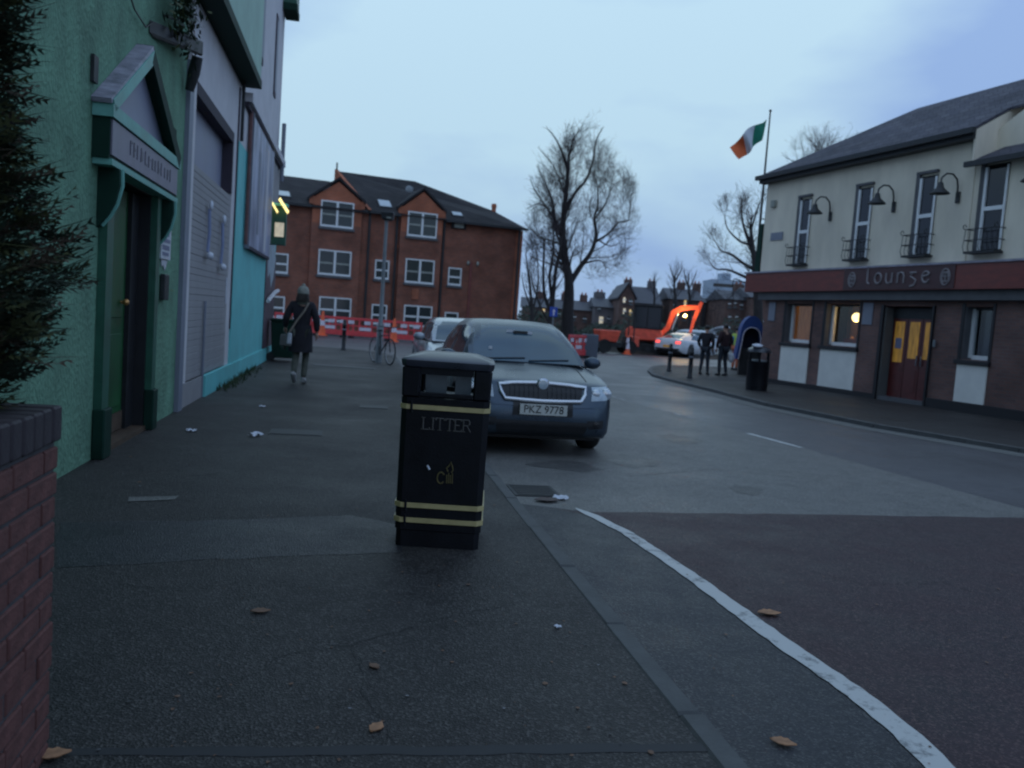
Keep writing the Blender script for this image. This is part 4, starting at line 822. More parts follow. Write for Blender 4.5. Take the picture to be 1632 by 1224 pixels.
# upper windows with balconettes
def balconette(parent, x0, x1, z0, z1):
    bc = bx('balconette', M['iron'], parent, x0, x1, -0.26, -0.003, z0 - 0.05, z0)
    for zz in (z1, (z0 + z1) / 2):
        MB().tube([(x0, 0, zz), (x0, -0.25, zz), (x1, -0.25, zz), (x1, 0, zz)], 0.012, 5).build('rail', M['iron'], bc)
    n = 6
    for i in range(n + 1):
        x = x0 + (x1 - x0) * i / n; MB().tube([(x, -0.25, z0), (x, -0.29, z0 + .1), (x, -0.27, z0 + .2), (x, -0.25, z1)], 0.008, 5).build('baluster', M['iron'], bc)
    for x in (x0, x1): MB().tube(arcp((x, -0.28, z1 + .05), 0.05), 0.010, 5).build('scroll', M['iron'], bc)
def arcp(c, r): return [(c[0], c[1] + r * math.cos(t * .7), c[2] + r * math.sin(t * .7)) for t in range(8)]
for (x0, x1, z0, z1) in ((0.42, 0.95, 3.62, 5.55), (2.86, 3.42, 3.66, 5.58), (4.98, 5.56, 3.66, 5.60), (6.86, 7.52, 3.66, 5.60), (9.2, 9.9, 3.66, 5.6)):
    yy = 0.0 if x0 < 6 else 0.02
    wn = bx('window', M['dark_in'], rpb, x0, x1, yy - 0.012, yy - 0.003, z0, z1)
    bx('pane', M['darkglass'], wn, x0 + .12, x1 - .05, yy - 0.02, yy - 0.014, z0 + .05, z1 - .05)
    bx('frame', M['concrete'], wn, x0 - .05, x0 + .06, yy - 0.07, yy - 0.002, z0, z1 + .05); bx('frame', M['upvc'], wn, x0 + .061, x0 + .13, yy - 0.06, yy - 0.013, z0 + .04, z1 - .04)
    bx('frame', M['upvc'], wn, x0 + .131, x1 - .03, yy - 0.06, yy - 0.0205, (z0 + z1) / 2 - .05, (z0 + z1) / 2 + .04); bx('frame', M['concrete'], wn, x0 - .05, x1 + .02, yy - 0.08, yy - 0.002, z1 + .052, z1 + .12)
    bx('frame', M['upvc'], wn, x1 - .045, x1 , yy - 0.05, yy - 0.0215, z0 + .04, z1 - .04)
    balconette(wn, x0 - 0.10, x1 + 0.07, z0 + .0, z0 + 0.50)
# gooseneck lamps
for x, z in ((1.82, 5.18), (4.22, 5.20), (6.22, 5.22), (8.6, 5.2)):
    yy = 0 if x < 6.6 else .02
    gm = MB().tube([(x, yy - .05, z - .25), (x, yy - .06, z), (x, yy - .10, z + .16), (x - .02, yy - .22, z + .27), (x - .04, yy - .38, z + .27), (x - .06, yy - .50, z + .16), (x - .06, yy - .52, z + .02)], 0.022, 7).build('gooseneck_lamp', M['iron'], rpb, smooth=60)
    MB().lathe([(0.03, .06), (0.06, .04), (0.08, -.06), (0.11, -.10), (0.22, -.20), (0.225, -.215), (0.20, -.21), (0.05, -.08)], (x - .06, yy - .52, z), 18).build('lamp_shade', M['iron'], gm, smooth=40)
    bx('wall_plate', M['iron'], gm, x - .06, x + .06, yy - .05, yy - .003, z - .38, z - .12, 0.01)
# roof
def rslab(name, m, pts, th=0.06):
    return MB().prism(pts, (0, 0, th)).build(name, m, rpb)
RY, RZ7, HX = 3.3, 8.50, 1.15
zpl = lambda y: EZ - .02 + (y + .28) * (RZ7 - EZ + .02) / (RY + .28)
rslab('roof', M['slate'], [(PE - .12, -0.28, EZ - .02), (6.72, -0.28, EZ - .02), (6.72, RY, RZ7), (HX, RY, RZ7)], 0.07)
rslab('roof', M['slate'], [(6.722, 0.72, zpl(.72)), (15, 0.72, zpl(.72)), (15, RY, RZ7), (6.722, RY, RZ7)], 0.07)
rslab('roof', M['slate'], [(PE - .12, -0.28, EZ - .02), (HX, RY, RZ7), (PE - .12, 6.9, EZ - .02)], 0.07)
rslab('roof', M['slate'], [(HX, RY, RZ7), (15, RY, RZ7), (15, 6.9, EZ), (PE - .12, 6.9, EZ)], 0.07)
MB().prism([(6.66, -.20, EZ - .7), (6.66, .71, EZ - .7), (6.66, .71, zpl(.71) - .02), (6.66, -.20, zpl(-.20) - .02)], (.05, 0, 0)).build('cheek_wall', M['cream'], rpb)
MB().prism([(6.66, .70, EZ - .3), (6.66, RY, EZ - .3), (6.66, RY, RZ7 - .02), (6.66, .70, zpl(.70) - .02)], (.05, 0, 0)).build('cheek_wall', M['cream'], rpb)
bx('gutter', M['iron'], rpb, PE - .16, 6.78, -0.40, -0.285, EZ - .10, EZ + .03); bx('fascia_board', M['iron'], rpb, PE - .1, 6.7, -0.27, -0.003, EZ - .20, EZ - .03)
MB().tube([(6.62, -0.10, EZ - .1), (6.60, -0.08, EZ - .4), (6.60, -0.06, EZ - .70)], 0.05, 7).build('downpipe', M['iron'], rpb)
# parapet and lean-to roof at the near part
rslab('lean_to_roof', M['slate'], [(6.60, -0.22, EZ - .76), (13, -0.22, EZ - .76), (13, 0.5, EZ - .36), (6.95, 0.5, EZ - .36)], 0.05)
bx('gutter', M['iron'], rpb, 6.56, 13, -0.32, -0.225, EZ - .84, EZ - .72)
MB().prism([(6.7, 0.45, EZ - .5), (13, 0.45, EZ - .5), (13, 0.45, EZ + 1.9), (10.2, 0.45, EZ + 1.9), (6.7, 0.45, EZ + .10)], (0, 0.25, 0)).build('parapet', M['cream'], rpb)
bx('side_downpipe', M['iron'], rpb, PE - .09, PE - .003, 0.05, 0.14, GZ1 + 0.02, EZ - .2)
bx('green_side_board', M['green_dark'], rpb, PE - .34, PE - .10, 0.02, 0.12, GZ1 + .02, 5.0)

# flag and pole standing behind the fascia corner
FP = FR.w(PE - .38, 0.35)
fl = thing('flag', 'green white and orange tricolour flag blowing out from the pole', 'flag')
tp = at_depth(1226, 178, FP.y); bt = at_depth(1213, 338, FP.y)
FP = Vector((bt.x, FP.y, 0))
pole = thing('flagpole', 'tall thin dark flagpole at the corner of the cream pub', 'flagpole', (FP.x, FP.y, 0))
MB().tube([(0, 0, 3.0), (0, 0, 6.0), (0, 0, tp.z)], [0.045, 0.038, 0.024], 8).build('pole', M['iron'], pole, smooth=60)
MB().ball((0, 0, tp.z + .03), 0.045).build('finial', M['iron'], pole, smooth=60)
MB().tube([(0, 0, 3.4), (0.25, -0.02, 3.4)], 0.02, 6).build('bracket', M['iron'], pole); MB().tube([(0, 0, 5.2), (0.30, -0.02, 5.2)], 0.02, 6).build('bracket', M['iron'], pole)
# flag surface: hoist edge at pole, fly drooping to the left
h0 = at_depth(1222, 190, FP.y); h1 = at_depth(1212, 224, FP.y); f0 = at_depth(1163, 235, FP.y - .5); f1 = at_depth(1179, 254, FP.y - .4)
nu, nv = 36, 14; P = []
for i in range(nu + 1):
    a = i / nu; row = []
    for j in range(nv + 1):
        c = j / nv
        p = h0.lerp(f0, a).lerp(h1.lerp(f1, a), c)
        bulge = 0.16 * math.sin(a * math.pi) * (0.7 - c); p = p + Vector((0.05 * math.sin(a * 9 + c * 2), 0.16 * math.sin(a * 8.5 + c * 1.8) * a + 0.04 * math.sin(a * 17 + c * 4), bulge + 0.04 * math.sin(a * 11) * (c - .5)))
        row.append(p)
    P.append(row)
for k, (m, nm) in enumerate((('flag_g', 'green_stripe'), ('flag_w', 'white_stripe'), ('flag_o', 'orange_stripe'))):
    MB().grid(P[k * 12:k * 12 + 13]).build(nm, M[m], fl, smooth=60)

# ================================================================== VEHICLES
def crv(ctrl):
    xs = [c[0] for c in ctrl]; ys = [c[1] for c in ctrl]; n = len(xs)
    m = []
    for i in range(n):
        if i == 0: m.append((ys[1] - ys[0]) / (xs[1] - xs[0]))
        elif i == n - 1: m.append((ys[-1] - ys[-2]) / (xs[-1] - xs[-2]))
        else:
            a = (ys[i] - ys[i - 1]) / (xs[i] - xs[i - 1]); b = (ys[i + 1] - ys[i]) / (xs[i + 1] - xs[i])
            m.append(0 if a * b <= 0 else 2 * a * b / (a + b))
    def f(x):
        if x <= xs[0]: return ys[0]
        if x >= xs[-1]: return ys[-1]
        i = max(j for j in range(n) if xs[j] <= x); i = min(i, n - 2); h = xs[i + 1] - xs[i]; t = (x - xs[i]) / h
        return (2 * t**3 - 3 * t**2 + 1) * ys[i] + (t**3 - 2 * t**2 + t) * h * m[i] + (-2 * t**3 + 3 * t**2) * ys[i + 1] + (t**3 - t**2) * h * m[i + 1]
    return f
def car(label, loc, rz, sp, paint, name='parked_car', group=None):
    """x = 0 at the nose, +x to the tail; y sideways; sp holds the profile curves"""
    t = thing(name, label, 'car', loc, rz, group)
    L = sp['L']; fw_, ft, fb = crv(sp['half']), crv(sp['deck']), crv(sp['bottom'])
    fsd = crv(sp['shoulder']) ; r_arch = sp['arch']
    xs = sorted(set([0, .01, .03, .06, .09, .13, .17, .22, .28, .35] + [round(.35 + (L - .7) * i / 70, 4) for i in range(71)] + [L - q for q in (.28, .22, .17, .13, .09, .06, .03, .01, 0)]))
    P = []
    for x in xs:
        hw, zt, zb, zs = fw_(x), ft(x), fb(x), fsd(x)
        zs = min(zs, zt - 0.02); za = zb
        for xw in sp['axles']:
            d = abs(x - xw)
            if d < r_arch: za = max(za, sp['wr'] + math.sqrt(r_arch**2 - d**2))
        za = min(za, zs - 0.05); mid = za + (zs - za) * .5
        half = [(0, zb if za == zb else za), (hw * .55, za), (hw * .93, za + .0), (hw * .985, za + (mid - za) * .25), (hw * 1.0, mid), (hw * .992, zs - (zs - mid) * .35), (hw * .972, zs), (hw * .93, zs + (zt - zs) * .42), (hw * .80, zs + (zt - zs) * .70), (hw * .5, zs + (zt - zs) * .92), (0, zt)]
        P.append([(x, -y, z) for y, z in half] + [(x, y, z) for y, z in half[::-1][1:]])
    b = MB(); b.grid(P); n = len(P[0])
    for e, base in ((0, 0), (1, (len(P) - 1) * n)): b.face([base + i for i in range(n)] if e == 0 else [base + i for i in range(n)][::-1])
    body = b.build('body', paint, t, smooth=38)
    # greenhouse
    G = sp['green']; gx = crv(G['roof']); gw_ = crv(G['top']); gb = crv(G['base'])
    x0, x1 = G['x0'], G['x1']; P2 = []
    for i in range(37):
        x = x0 + (x1 - x0) * i / 36; zr = gx(x); zb2 = min(ft(x) - .03, zr - 0.012) if zr > ft(x) else zr - 0.012; wt, wb = gw_(x), gb(x)
        k = max(0.0, min(1.0, (zr - zb2) / max(.01, G['h']))); wt2 = wb + (wt - wb) * k
        half = [(wb, zb2), (wb + (wt2 - wb) * .5, zb2 + (zr - zb2) * .55), (wt2 + .01, zb2 + (zr - zb2) * .86), (wt2 * .90, zb2 + (zr - zb2) * .955), (wt2 * .55, zr - .006 * k), (0, zr)]
        P2.append([(x, -y, z) for y, z in half] + [(x, y, z) for y, z in half[::-1][1:]])
    b2 = MB().grid(P2); gh = b2.build('cabin', paint, t, smooth=50)
    dg = bpy.context.evaluated_depsgraph_get()
    def bvh(o): return BVHTree.FromPolygons([v.co for v in o.data.vertices], [tuple(p.vertices) for p in o.data.polygons])
    TB, TG = bvh(body), bvh(gh)
    def patch(name, poly, d, m, parent, tree, off=0.006, nn=8, th=0.02):
        """project quad poly (4 pts, 2d in the plane across d) onto the shell along d and lay a raised pane there"""
        Q = []
        for i in range(nn + 1):
            row = []
            for j in range(nn + 1):
                a, c = i / nn, j / nn
                q = [(poly[0][k] * (1 - a) + poly[1][k] * a) * (1 - c) + (poly[3][k] * (1 - a) + poly[2][k] * a) * c for k in (0, 1)]
                if d == 'f': o_, dv = Vector((-2, q[0], q[1])), Vector((1, 0, 0))
                elif d == 'r': o_, dv = Vector((L + 2, q[0], q[1])), Vector((-1, 0, 0))
                elif d == 'l': o_, dv = Vector((q[0], -3, q[1])), Vector((0, 1, 0))
                else: o_, dv = Vector((q[0], 3, q[1])), Vector((0, -1, 0))
                hit = tree.ray_cast(o_, dv)[0]
                row.append((hit - dv * off) if hit else None)
            Q.append(row)
        # fill misses from the nearest hit in the row
        for row in Q:
            hs = [p for p in row if p]
            if not hs: return None
            for j, p in enumerate(row):
                if p is None:
                    near_ = min(hs, key=lambda h: abs(row.index(h) - j)); row[j] = near_.copy()
        bb = MB(); bb.grid(Q)
        back = [[p + {'f': Vector((th, 0, 0)), 'r': Vector((-th, 0, 0)), 'l': Vector((0, th, 0)), 'R': Vector((0, -th, 0))}[d] for p in row] for row in Q]
        edge = lambda A: A[0] + [r[-1] for r in A[1:]] + A[-1][::-1][1:] + [r[0] for r in A[::-1][1:-1]]
        e1, e2 = edge(Q), edge(back); base = len(bb.v); k = len(e1); bb.v += [tuple(p) for p in e1] + [tuple(p) for p in e2]
        for i in range(k): j = (i + 1) % k; bb.face((base + i, base + j, base + k + j, base + k + i))
        return bb.build(name, m, parent, smooth=40)
    sp['extra'](t, body, gh, TB, TG, patch)
    # wheels
    for xw in sp['axles']:
        for s in (-1, 1):
            yc = s * (fw_(xw) - 0.115); R = sp['wr']
            wl_ = MB().lathe([(R * .62, -.095), (R * .93, -.10), (R, -.07), (R, .07), (R * .93, .10), (R * .62, .095)], (xw, yc, R), 26, 'y', cap=False).build('wheel', M['tyre'], t, smooth=50)
            rm = MB().lathe([(0.03, s * .06), (R * .18, s * .065), (R * .60, s * .04), (R * .66, s * .085), (R * .60, s * .0), (R * .1, s * -.02)], (xw, yc, R), 26, 'y').build('rim', M['rim'], wl_, smooth=40)
    bx('underbody', M['black'], t, 0.35, L - .35, -fw_(1) * .80, fw_(1) * .80, sp['under'], sp['under'] + 0.12)
    return t
def mirrors(t, paint, x, y, z):
    for s in (-1, 1):
        m_ = MB().ball((x, s * (y + .11), z), (.07, .11, .075), 12, 8).build('door_mirror', paint, t, smooth=60)
        MB().tube([(x - .02, s * (y - .03), z - .06), (x, s * (y + .06), z - .04)], 0.025, 6).build('mirror_arm', M['black'], m_)
        bx('mirror_glass', M['carglass'], m_, x + .062, x + .072, s * (y + .11) - .08, s * (y + .11) + .08, z - .05, z + .05)

def oct_extra(t, body, gh, TB, TG, patch):
    # grille with chrome surround and slats, badge, lamps, plate, bumper details
    gr = patch('grille', [(-.41, .635), (.41, .635), (.455, .775), (-.455, .775)], 'f', M['black'], t, TB, .004, 10)
    fr = MB()
    def fx(y, z, off=.012):
        h = TB.ray_cast(Vector((-2, y, z)), Vector((1, 0, 0)))[0]; return Vector((h.x - off, y, z))
    ring = [fx(y, z) for y, z in ((-.42, .625), (-.2, .617), (0, .613), (.2, .617), (.42, .625), (.465, .70), (.485, .775), (.3, .790), (0, .802), (-.3, .790), (-.485, .775), (-.465, .70), (-.42, .625))]
    MB().tube(ring, 0.026, 8).build('grille_surround', M['chrome'], gr, smooth=60)
    for i in range(-7, 8):
        if abs(i) < 1: continue
        y = i * .052; MB().tube([fx(y, z, .008) for z in (.645, .705, .765)], 0.004, 5).build('slat', M['blackgl'], gr)
    MB().lathe([(0.012, -.035), (0.055, -.03), (0.072, -.012), (0.072, .02)], (fx(0, .785).x, 0, .785), 18, 'x').build('badge', M['chrome'], gr, smooth=40)
    MB().lathe([(0.01, -.040), (0.048, -.0365)], (fx(0, .785).x, 0, .785), 16, 'x').build('badge_centre', M['lens'], gr)
    for s in (-1, 1):
        hl = patch('headlight', [(s * .54, .635), (s * .825, .66), (s * .835, .795), (s * .56, .785)], 'f', M['lens'], t, TB, .006, 8)
        for (y, r) in ((.60, .05), (.735, .062)):
            q = fx(s * y, .715, .010); MB().lathe([(r * .3, -.012), (r * .85, -.006), (r, .012), (r, .03)], (q.x, q.y, q.z), 14, 'x').build('reflector', M['lamp_in'], hl, smooth=40)
        fg = patch('fog_lamp', [(s * .52, .33), (s * .70, .34), (s * .70, .43), (s * .50, .42)], 'f', M['black'], t, TB, .003, 5)
        q = fx(s * .61, .38, .006); MB().lathe([(.01, -.01), (.04, -.006), (.042, .02)], (q.x, q.y, q.z), 12, 'x').build('fog_lens', M['blackgl'], fg, smooth=40)
    patch('lower_intake', [(-.48, .24), (.48, .24), (.52, .40), (-.52, .40)], 'f', M['black'], t, TB, .003, 8)
    patch('bumper_crease', [(-.80, .56), (.80, .56), (.80, .59), (-.80, .59)], 'f', M['carblue'], t, TB, .010, 12)
    pr = patch('plate_recess', [(-.33, .455), (.33, .455), (.33, .595), (-.33, .595)], 'f', M['black'], t, TB, .012, 8)
    px = min(fx(y, .52, .02).x for y in (-.26, 0, .26)) - .012
    pl = bx('number_plate', M['platewhite'], t, px - .008, px + .02, -.26, .26, .468, .580)
    txt = text_mb('PKZ 9778', 0.118, depth=0.002, xf=lambda v: Vector((px - .011, -v.x * 0.92,   .524 + v.y)))
    txt.build('plate_lettering', M['black'], pl, fix=False)
    ws = patch('windscreen', [(-.655, .975), (.655, .975), (.555, 1.405), (-.555, 1.405)], 'f', M['carglass'], t, TG, .006, 12)
    for s in (-1, 1):
        patch('side_window', [(1.30, .98), (2.20, .98), (2.20, 1.36), (1.62, 1.33)], 'l' if s < 0 else 'R', M['carglass'], t, TG, .006, 8)
        patch('side_window', [(2.26, .98), (3.20, .98), (2.95, 1.33), (2.26, 1.36)], 'l' if s < 0 else 'R', M['carglass'], t, TG, .006, 8)
    # wipers and bonnet shut line
    def wx(y, z):
        h = TG.ray_cast(Vector((-2, y, z)), Vector((1, 0, 0)))[0]; return Vector((h.x - .016, y, z)) if h else Vector((1.1, y, z))
    for a, e in ((.55, .02), (-.02, -.52)): MB().tube([wx(a, .99), wx((a + e) / 2, 1.005), wx(e, 1.02)], 0.009, 5).build('wiper', M['black'], ws)
    bx('interior_mirror', M['black'], ws, wx(0, 1.30).x, wx(0, 1.30).x + .012, -.09, .09, 1.28, 1.33)
    for y, z, w_ in ((.12, 1.31, .05), (-.10, 1.30, .05), (.42, 1.10, .02)): bx('windscreen_pale_patch', M['notice'], ws, wx(y, z).x + .004, wx(y, z).x + .014, y - w_, y + w_, z - .025, z + .03)  # pale patches laid on the glass for light reflections and a tax disc
    for s in (-1, 1):
        y = s * .56; pts = []
        for x in (.28, .45, .65, .85, 1.0):
            h = TB.ray_cast(Vector((x, y * (0.93 + x * .1), 3)), Vector((0, 0, -1)))[0]; pts.append(h + Vector((0, 0, .001)))
        MB().tube(pts, 0.006, 5).build('bonnet_line', M['black'], body)
    mirrors(t, M['carblue'], 1.38, .80, .99)
octv = dict(L=4.57, axles=(.88, 3.46), wr=.32, arch=.37, under=.16,
    half=[(0, .60), (.05, .70), (.15, .79), (.35, .85), (.8, .875), (2.2, .885), (3.6, .875), (4.2, .84), (4.45, .76), (4.57, .62)],
    deck=[(0, .56), (.03, .62), (.07, .74), (.16, .815), (.45, .875), (.9, .95), (1.2, .99), (2.4, 1.0), (3.6, 1.02), (4.3, 1.02), (4.5, .95), (4.57, .60)],
    shoulder=[(0, .47), (.07, .64), (.2, .745), (.6, .81), (1.2, .86), (3.6, .90), (4.4, .88), (4.57, .5)],
    bottom=[(0, .36), (.04, .26), (.2, .21), (.6, .20), (4.0, .21), (4.4, .28), (4.57, .38)],
    green=dict(x0=1.0, x1=4.25, h=.42, roof=[(1.0, .97), (1.25, 1.12), (1.55, 1.30), (1.80, 1.41), (2.2, 1.462), (2.8, 1.46), (3.3, 1.40), (3.8, 1.22), (4.25, 1.02)],
               top=[(1.0, .58), (1.8, .575), (2.5, .58), (3.4, .56), (4.25, .50)], base=[(1.0, .70), (1.5, .76), (2.5, .79), (3.6, .75), (4.25, .62)]), extra=oct_extra)
# car frame: nose toward the camera, +x runs away along the street
car('dark blue grey hatchback parked nose-on at the kerb behind the litter bin', S(2.05, 8.78, RZ), ST + math.pi / 2, octv, M['carblue'])
def silver_extra(t, body, gh, TB, TG, patch):
    patch('windscreen', [(-.64, 1.0), (.64, 1.0), (.55, 1.335), (-.55, 1.335)], 'f', M['carglass'], t, TG, .006, 12)
    for s in (-1, 1):
        patch('headlight', [(s * .50, .66), (s * .80, .70), (s * .82, .84), (s * .56, .80)], 'f', M['lens'], t, TB, .006, 6)
        patch('side_window', [(1.25, 1.0), (2.3, 1.0), (2.3, 1.31), (1.60, 1.27)], 'l' if s < 0 else 'R', M['carglass'], t, TG, .006, 8)
        patch('side_window', [(2.36, 1.0), (3.2, 1.0), (3.0, 1.28), (2.36, 1.31)], 'l' if s < 0 else 'R', M['carglass'], t, TG, .006, 8)
    gr = patch('grille', [(-.36, .62), (.36, .62), (.40, .76), (-.40, .76)], 'f', M['black'], t, TB, .004, 8)
    bx('number_plate', M['platewhite'], t, -.03, 0.02, -.26, .26, .45, .56)
    mirrors(t, M['carsilver'], 1.30, .82, 1.03)
silv = dict(octv); silv['extra'] = silver_extra
silv['green'] = dict(octv['green']); silv['green']['roof'] = [(1.0, .97), (1.25, 1.10), (1.55, 1.27), (1.85, 1.375), (2.3, 1.42), (2.9, 1.41), (3.5, 1.35), (4.0, 1.2), (4.25, 1.02)]
car('pale silver car parked close behind the dark blue grey hatchback', S(2.15, 14.6, RZ), ST + math.pi / 2, silv, M['carsilver'])

# white coupe seen from the rear, brake lights on
def mus_extra(t, body, gh, TB, TG, patch):
    L = 4.78
    def rx(y, z, off=.010): h = TB.ray_cast(Vector((L + 2, y, z)), Vector((-1, 0, 0)))[0]; return Vector((h.x + off, y, z))
    for s in (-1, 1):
        tl = patch('tail_light', [(s * .46, .73), (s * .80, .73), (s * .80, .90), (s * .46, .90)], 'r', M['black'], t, TB, .006, 6)
        for k in range(3): patch('light_bar', [(s * (.50 + k * .10), .74), (s * (.575 + k * .10), .74), (s * (.565 + k * .10), .89), (s * (.49 + k * .10), .89)], 'r', M['tail'], tl, TB, .014, 4)
    patch('bumper_lower', [(-.75, .24), (.75, .24), (.75, .48), (-.75, .48)], 'r', M['black'], t, TB, .006, 8)
    p = rx(0, .60); pl = bx('number_plate', M['plateyel'], t, p.x - .01, p.x + .012, -.26, .26, .53, .645)
    patch('rear_window', [(-.52, 1.00), (.52, 1.00), (.46, 1.27), (-.46, 1.27)], 'r', M['carglass'], t, TG, .006, 8)
    for s in (-1, 1):
        patch('side_window', [(1.95, .99), (3.35, .99), (3.0, 1.26), (2.35, 1.29)], 'l' if s < 0 else 'R', M['carglass'], t, TG, .006, 8)
    patch('windscreen', [(-.6, .98), (.6, .98), (.52, 1.28), (-.52, 1.28)], 'f', M['carglass'], t, TG, .006, 8)
    mirrors(t, M['carwhite'], 1.85, .84, 1.0)
must = dict(L=4.78, axles=(.95, 3.67), wr=.345, arch=.39, under=.16,
    half=[(0, .60), (.06, .76), (.2, .86), (.6, .92), (1.5, .93), (2.6, .91), (3.6, .955), (4.3, .94), (4.65, .88), (4.78, .78)],
    deck=[(0, .60), (.05, .76), (.2, .84), (.6, .92), (1.6, .985), (2.4, 1.0), (3.8, 1.02), (4.5, 1.05), (4.68, 1.04), (4.76, .92), (4.78, .62)],
    shoulder=[(0, .5), (.2, .76), (.6, .84), (2, .86), (3.6, .93), (4.5, .95), (4.78, .56)],
    bottom=[(0, .34), (.1, .22), (.5, .19), (4.2, .21), (4.6, .28), (4.78, .36)],
    green=dict(x0=1.55, x1=4.45, h=.38, roof=[(1.55, .97), (1.9, 1.14), (2.25, 1.30), (2.6, 1.375), (3.0, 1.38), (3.4, 1.34), (3.9, 1.20), (4.45, 1.03)],
               top=[(1.55, .54), (2.4, .53), (3.4, .50), (4.45, .44)], base=[(1.55, .68), (2.4, .76), (3.4, .74), (4.45, .60)]), extra=mus_extra)
# tail left at px ~1036-1086; long axis runs away to the right
tl_ = gp(1062, 568, RZ); ang = math.radians(38)        # tail centre, heading right of straight-away
hd = Vector((math.sin(ang), math.cos(ang), 0))
nose = Vector((tl_.x, tl_.y, RZ)) + hd * 4.78
car('white coupe with its red brake lights lit, waiting by the roadworks', (nose.x, nose.y, RZ), math.atan2(-hd.y, -hd.x), must, M['carwhite'])
# white estate behind it with raised tailgate
def suv_extra(t, body, gh, TB, TG, patch):
    for s in (-1, 1):
        patch('side_window', [(1.35, 1.05), (2.4, 1.05), (2.4, 1.48), (1.75, 1.46)], 'l' if s < 0 else 'R', M['carglass'], t, TG, .006, 8)
        patch('side_window', [(2.46, 1.05), (3.5, 1.05), (3.5, 1.46), (2.46, 1.48)], 'l' if s < 0 else 'R', M['carglass'], t, TG, .006, 8)
        patch('tail_light', [(s * .66, .80), (s * .82, .80), (s * .80, 1.02), (s * .66, 1.02)], 'r', mat('unlit_tail', (.25, .02, .02), .3, .1), t, TB, .006, 4)
    patch('boot_opening', [(-.58, .62), (.58, .62), (.55, 1.42), (-.55, 1.42)], 'r', M['dark_in'], t, TG, .004, 8)
    # tailgate hinged at the roof edge, raised
    hx, hz = 4.05, 1.60
    pr = [(hx, hz), (hx + .35, hz + .22), (hx + .75, hz + .38), (hx + 1.05, hz + .44), (hx + 1.12, hz + .34), (hx + .75, hz + .29), (hx + .35, hz + .13), (hx, hz - .08)]
    tg = MB().prism([(x, -.62, z) for x, z in pr], (0, 1.24, 0)).build('raised_tailgate', M['carwhite'], t, smooth=35)
    MB().hexa([(hx + .15, -.5, hz + .02), (hx + .62, -.5, hz + .235), (hx + .62, .5, hz + .235), (hx + .15, .5, hz + .02), (hx + .15, -.5, hz + .035), (hx + .62, -.5, hz + .25), (hx + .62, .5, hz + .25), (hx + .15, .5, hz + .035)]).build('tailgate_glass', M['carglass'], tg)
    for s in (-1, 1): MB().tube([(hx - .05, s * .56, 1.3), (hx + .45, s * .54, hz + .13)], 0.012, 5).build('gas_strut', M['galv'], tg)
    patch('windscreen', [(-.6, 1.05), (.6, 1.05), (.52, 1.45), (-.52, 1.45)], 'f', M['carglass'], t, TG, .006, 8)
    mirrors(t, M['carwhite'], 1.4, .84, 1.08)
suv = dict(octv); suv.update(L=4.45, axles=(.88, 3.45), extra=suv_extra)
suv['half'] = [(0, .62), (.05, .74), (.15, .82), (.35, .88), (.8, .90), (3.6, .90), (4.2, .88), (4.38, .82), (4.45, .74)]
suv['deck'] = [(0, .62), (.04, .78), (.12, .90), (.45, .98), (1.2, 1.05), (3.6, 1.06), (4.3, 1.06), (4.40, 1.0), (4.45, .62)]
suv['green'] = dict(x0=1.0, x1=4.35, h=.55, roof=[(1.0, 1.0), (1.3, 1.2), (1.65, 1.48), (1.95, 1.60), (2.6, 1.64), (3.6, 1.63), (4.0, 1.60), (4.2, 1.40), (4.35, 1.06)], top=[(1, .6), (2, .61), (3.6, .60), (4.35, .56)], base=[(1, .7), (1.6, .80), (3.6, .80), (4.35, .72)])
pt = gp(1150, 566, RZ); hd2 = Vector((math.cos(math.radians(38)), -math.sin(math.radians(38)), 0))
ns = Vector((pt.x, pt.y, RZ)) + Vector((0, 2.2, 0)) - hd2 * 4.4
car('white estate car with its tailgate raised, behind the standing couple', (ns.x, ns.y, RZ), math.atan2(hd2.y, hd2.x), suv, M['carwhite'])

# ================================================================== LITTER BIN (foreground)
bn = thing('litter_bin', 'black square litter bin with pale gold bands and LITTER lettering by the kerb', 'litter bin', S(0.60, 5.19), ST + math.radians(-9.0))
W = 0.262; BH = 1.16
def ring_section(w, ch=0.035): return [(-w + ch, -w), (w - ch, -w), (w, -w + ch), (w, w - ch), (w - ch, w), (-w + ch, w), (-w, w - ch), (-w, -w + ch)]
def loft(levels, name, m, parent, bevel=0):
    b = MB(); base = 0; secs = []
    for z, w_, ch in levels: secs.append([(x, y, z) for x, y in ring_section(w_, ch)])
    for s_ in secs: b.v += s_
    n = 8
    for i in range(len(secs) - 1):
        for k in range(n): j = (k + 1) % n; b.face((i * n + k, i * n + j, (i + 1) * n + j, (i + 1) * n + k))
    b.face(list(range(n))[::-1]); b.face([(len(secs) - 1) * n + k for k in range(n)])
    return b.build(name, m, parent, bevel=bevel, smooth=30)
loft([(0, W - .012, .03), (.10, W - .012, .03), (.105, W - .004, .035), (.86, W, .035)], 'body', M['binplastic'], bn)
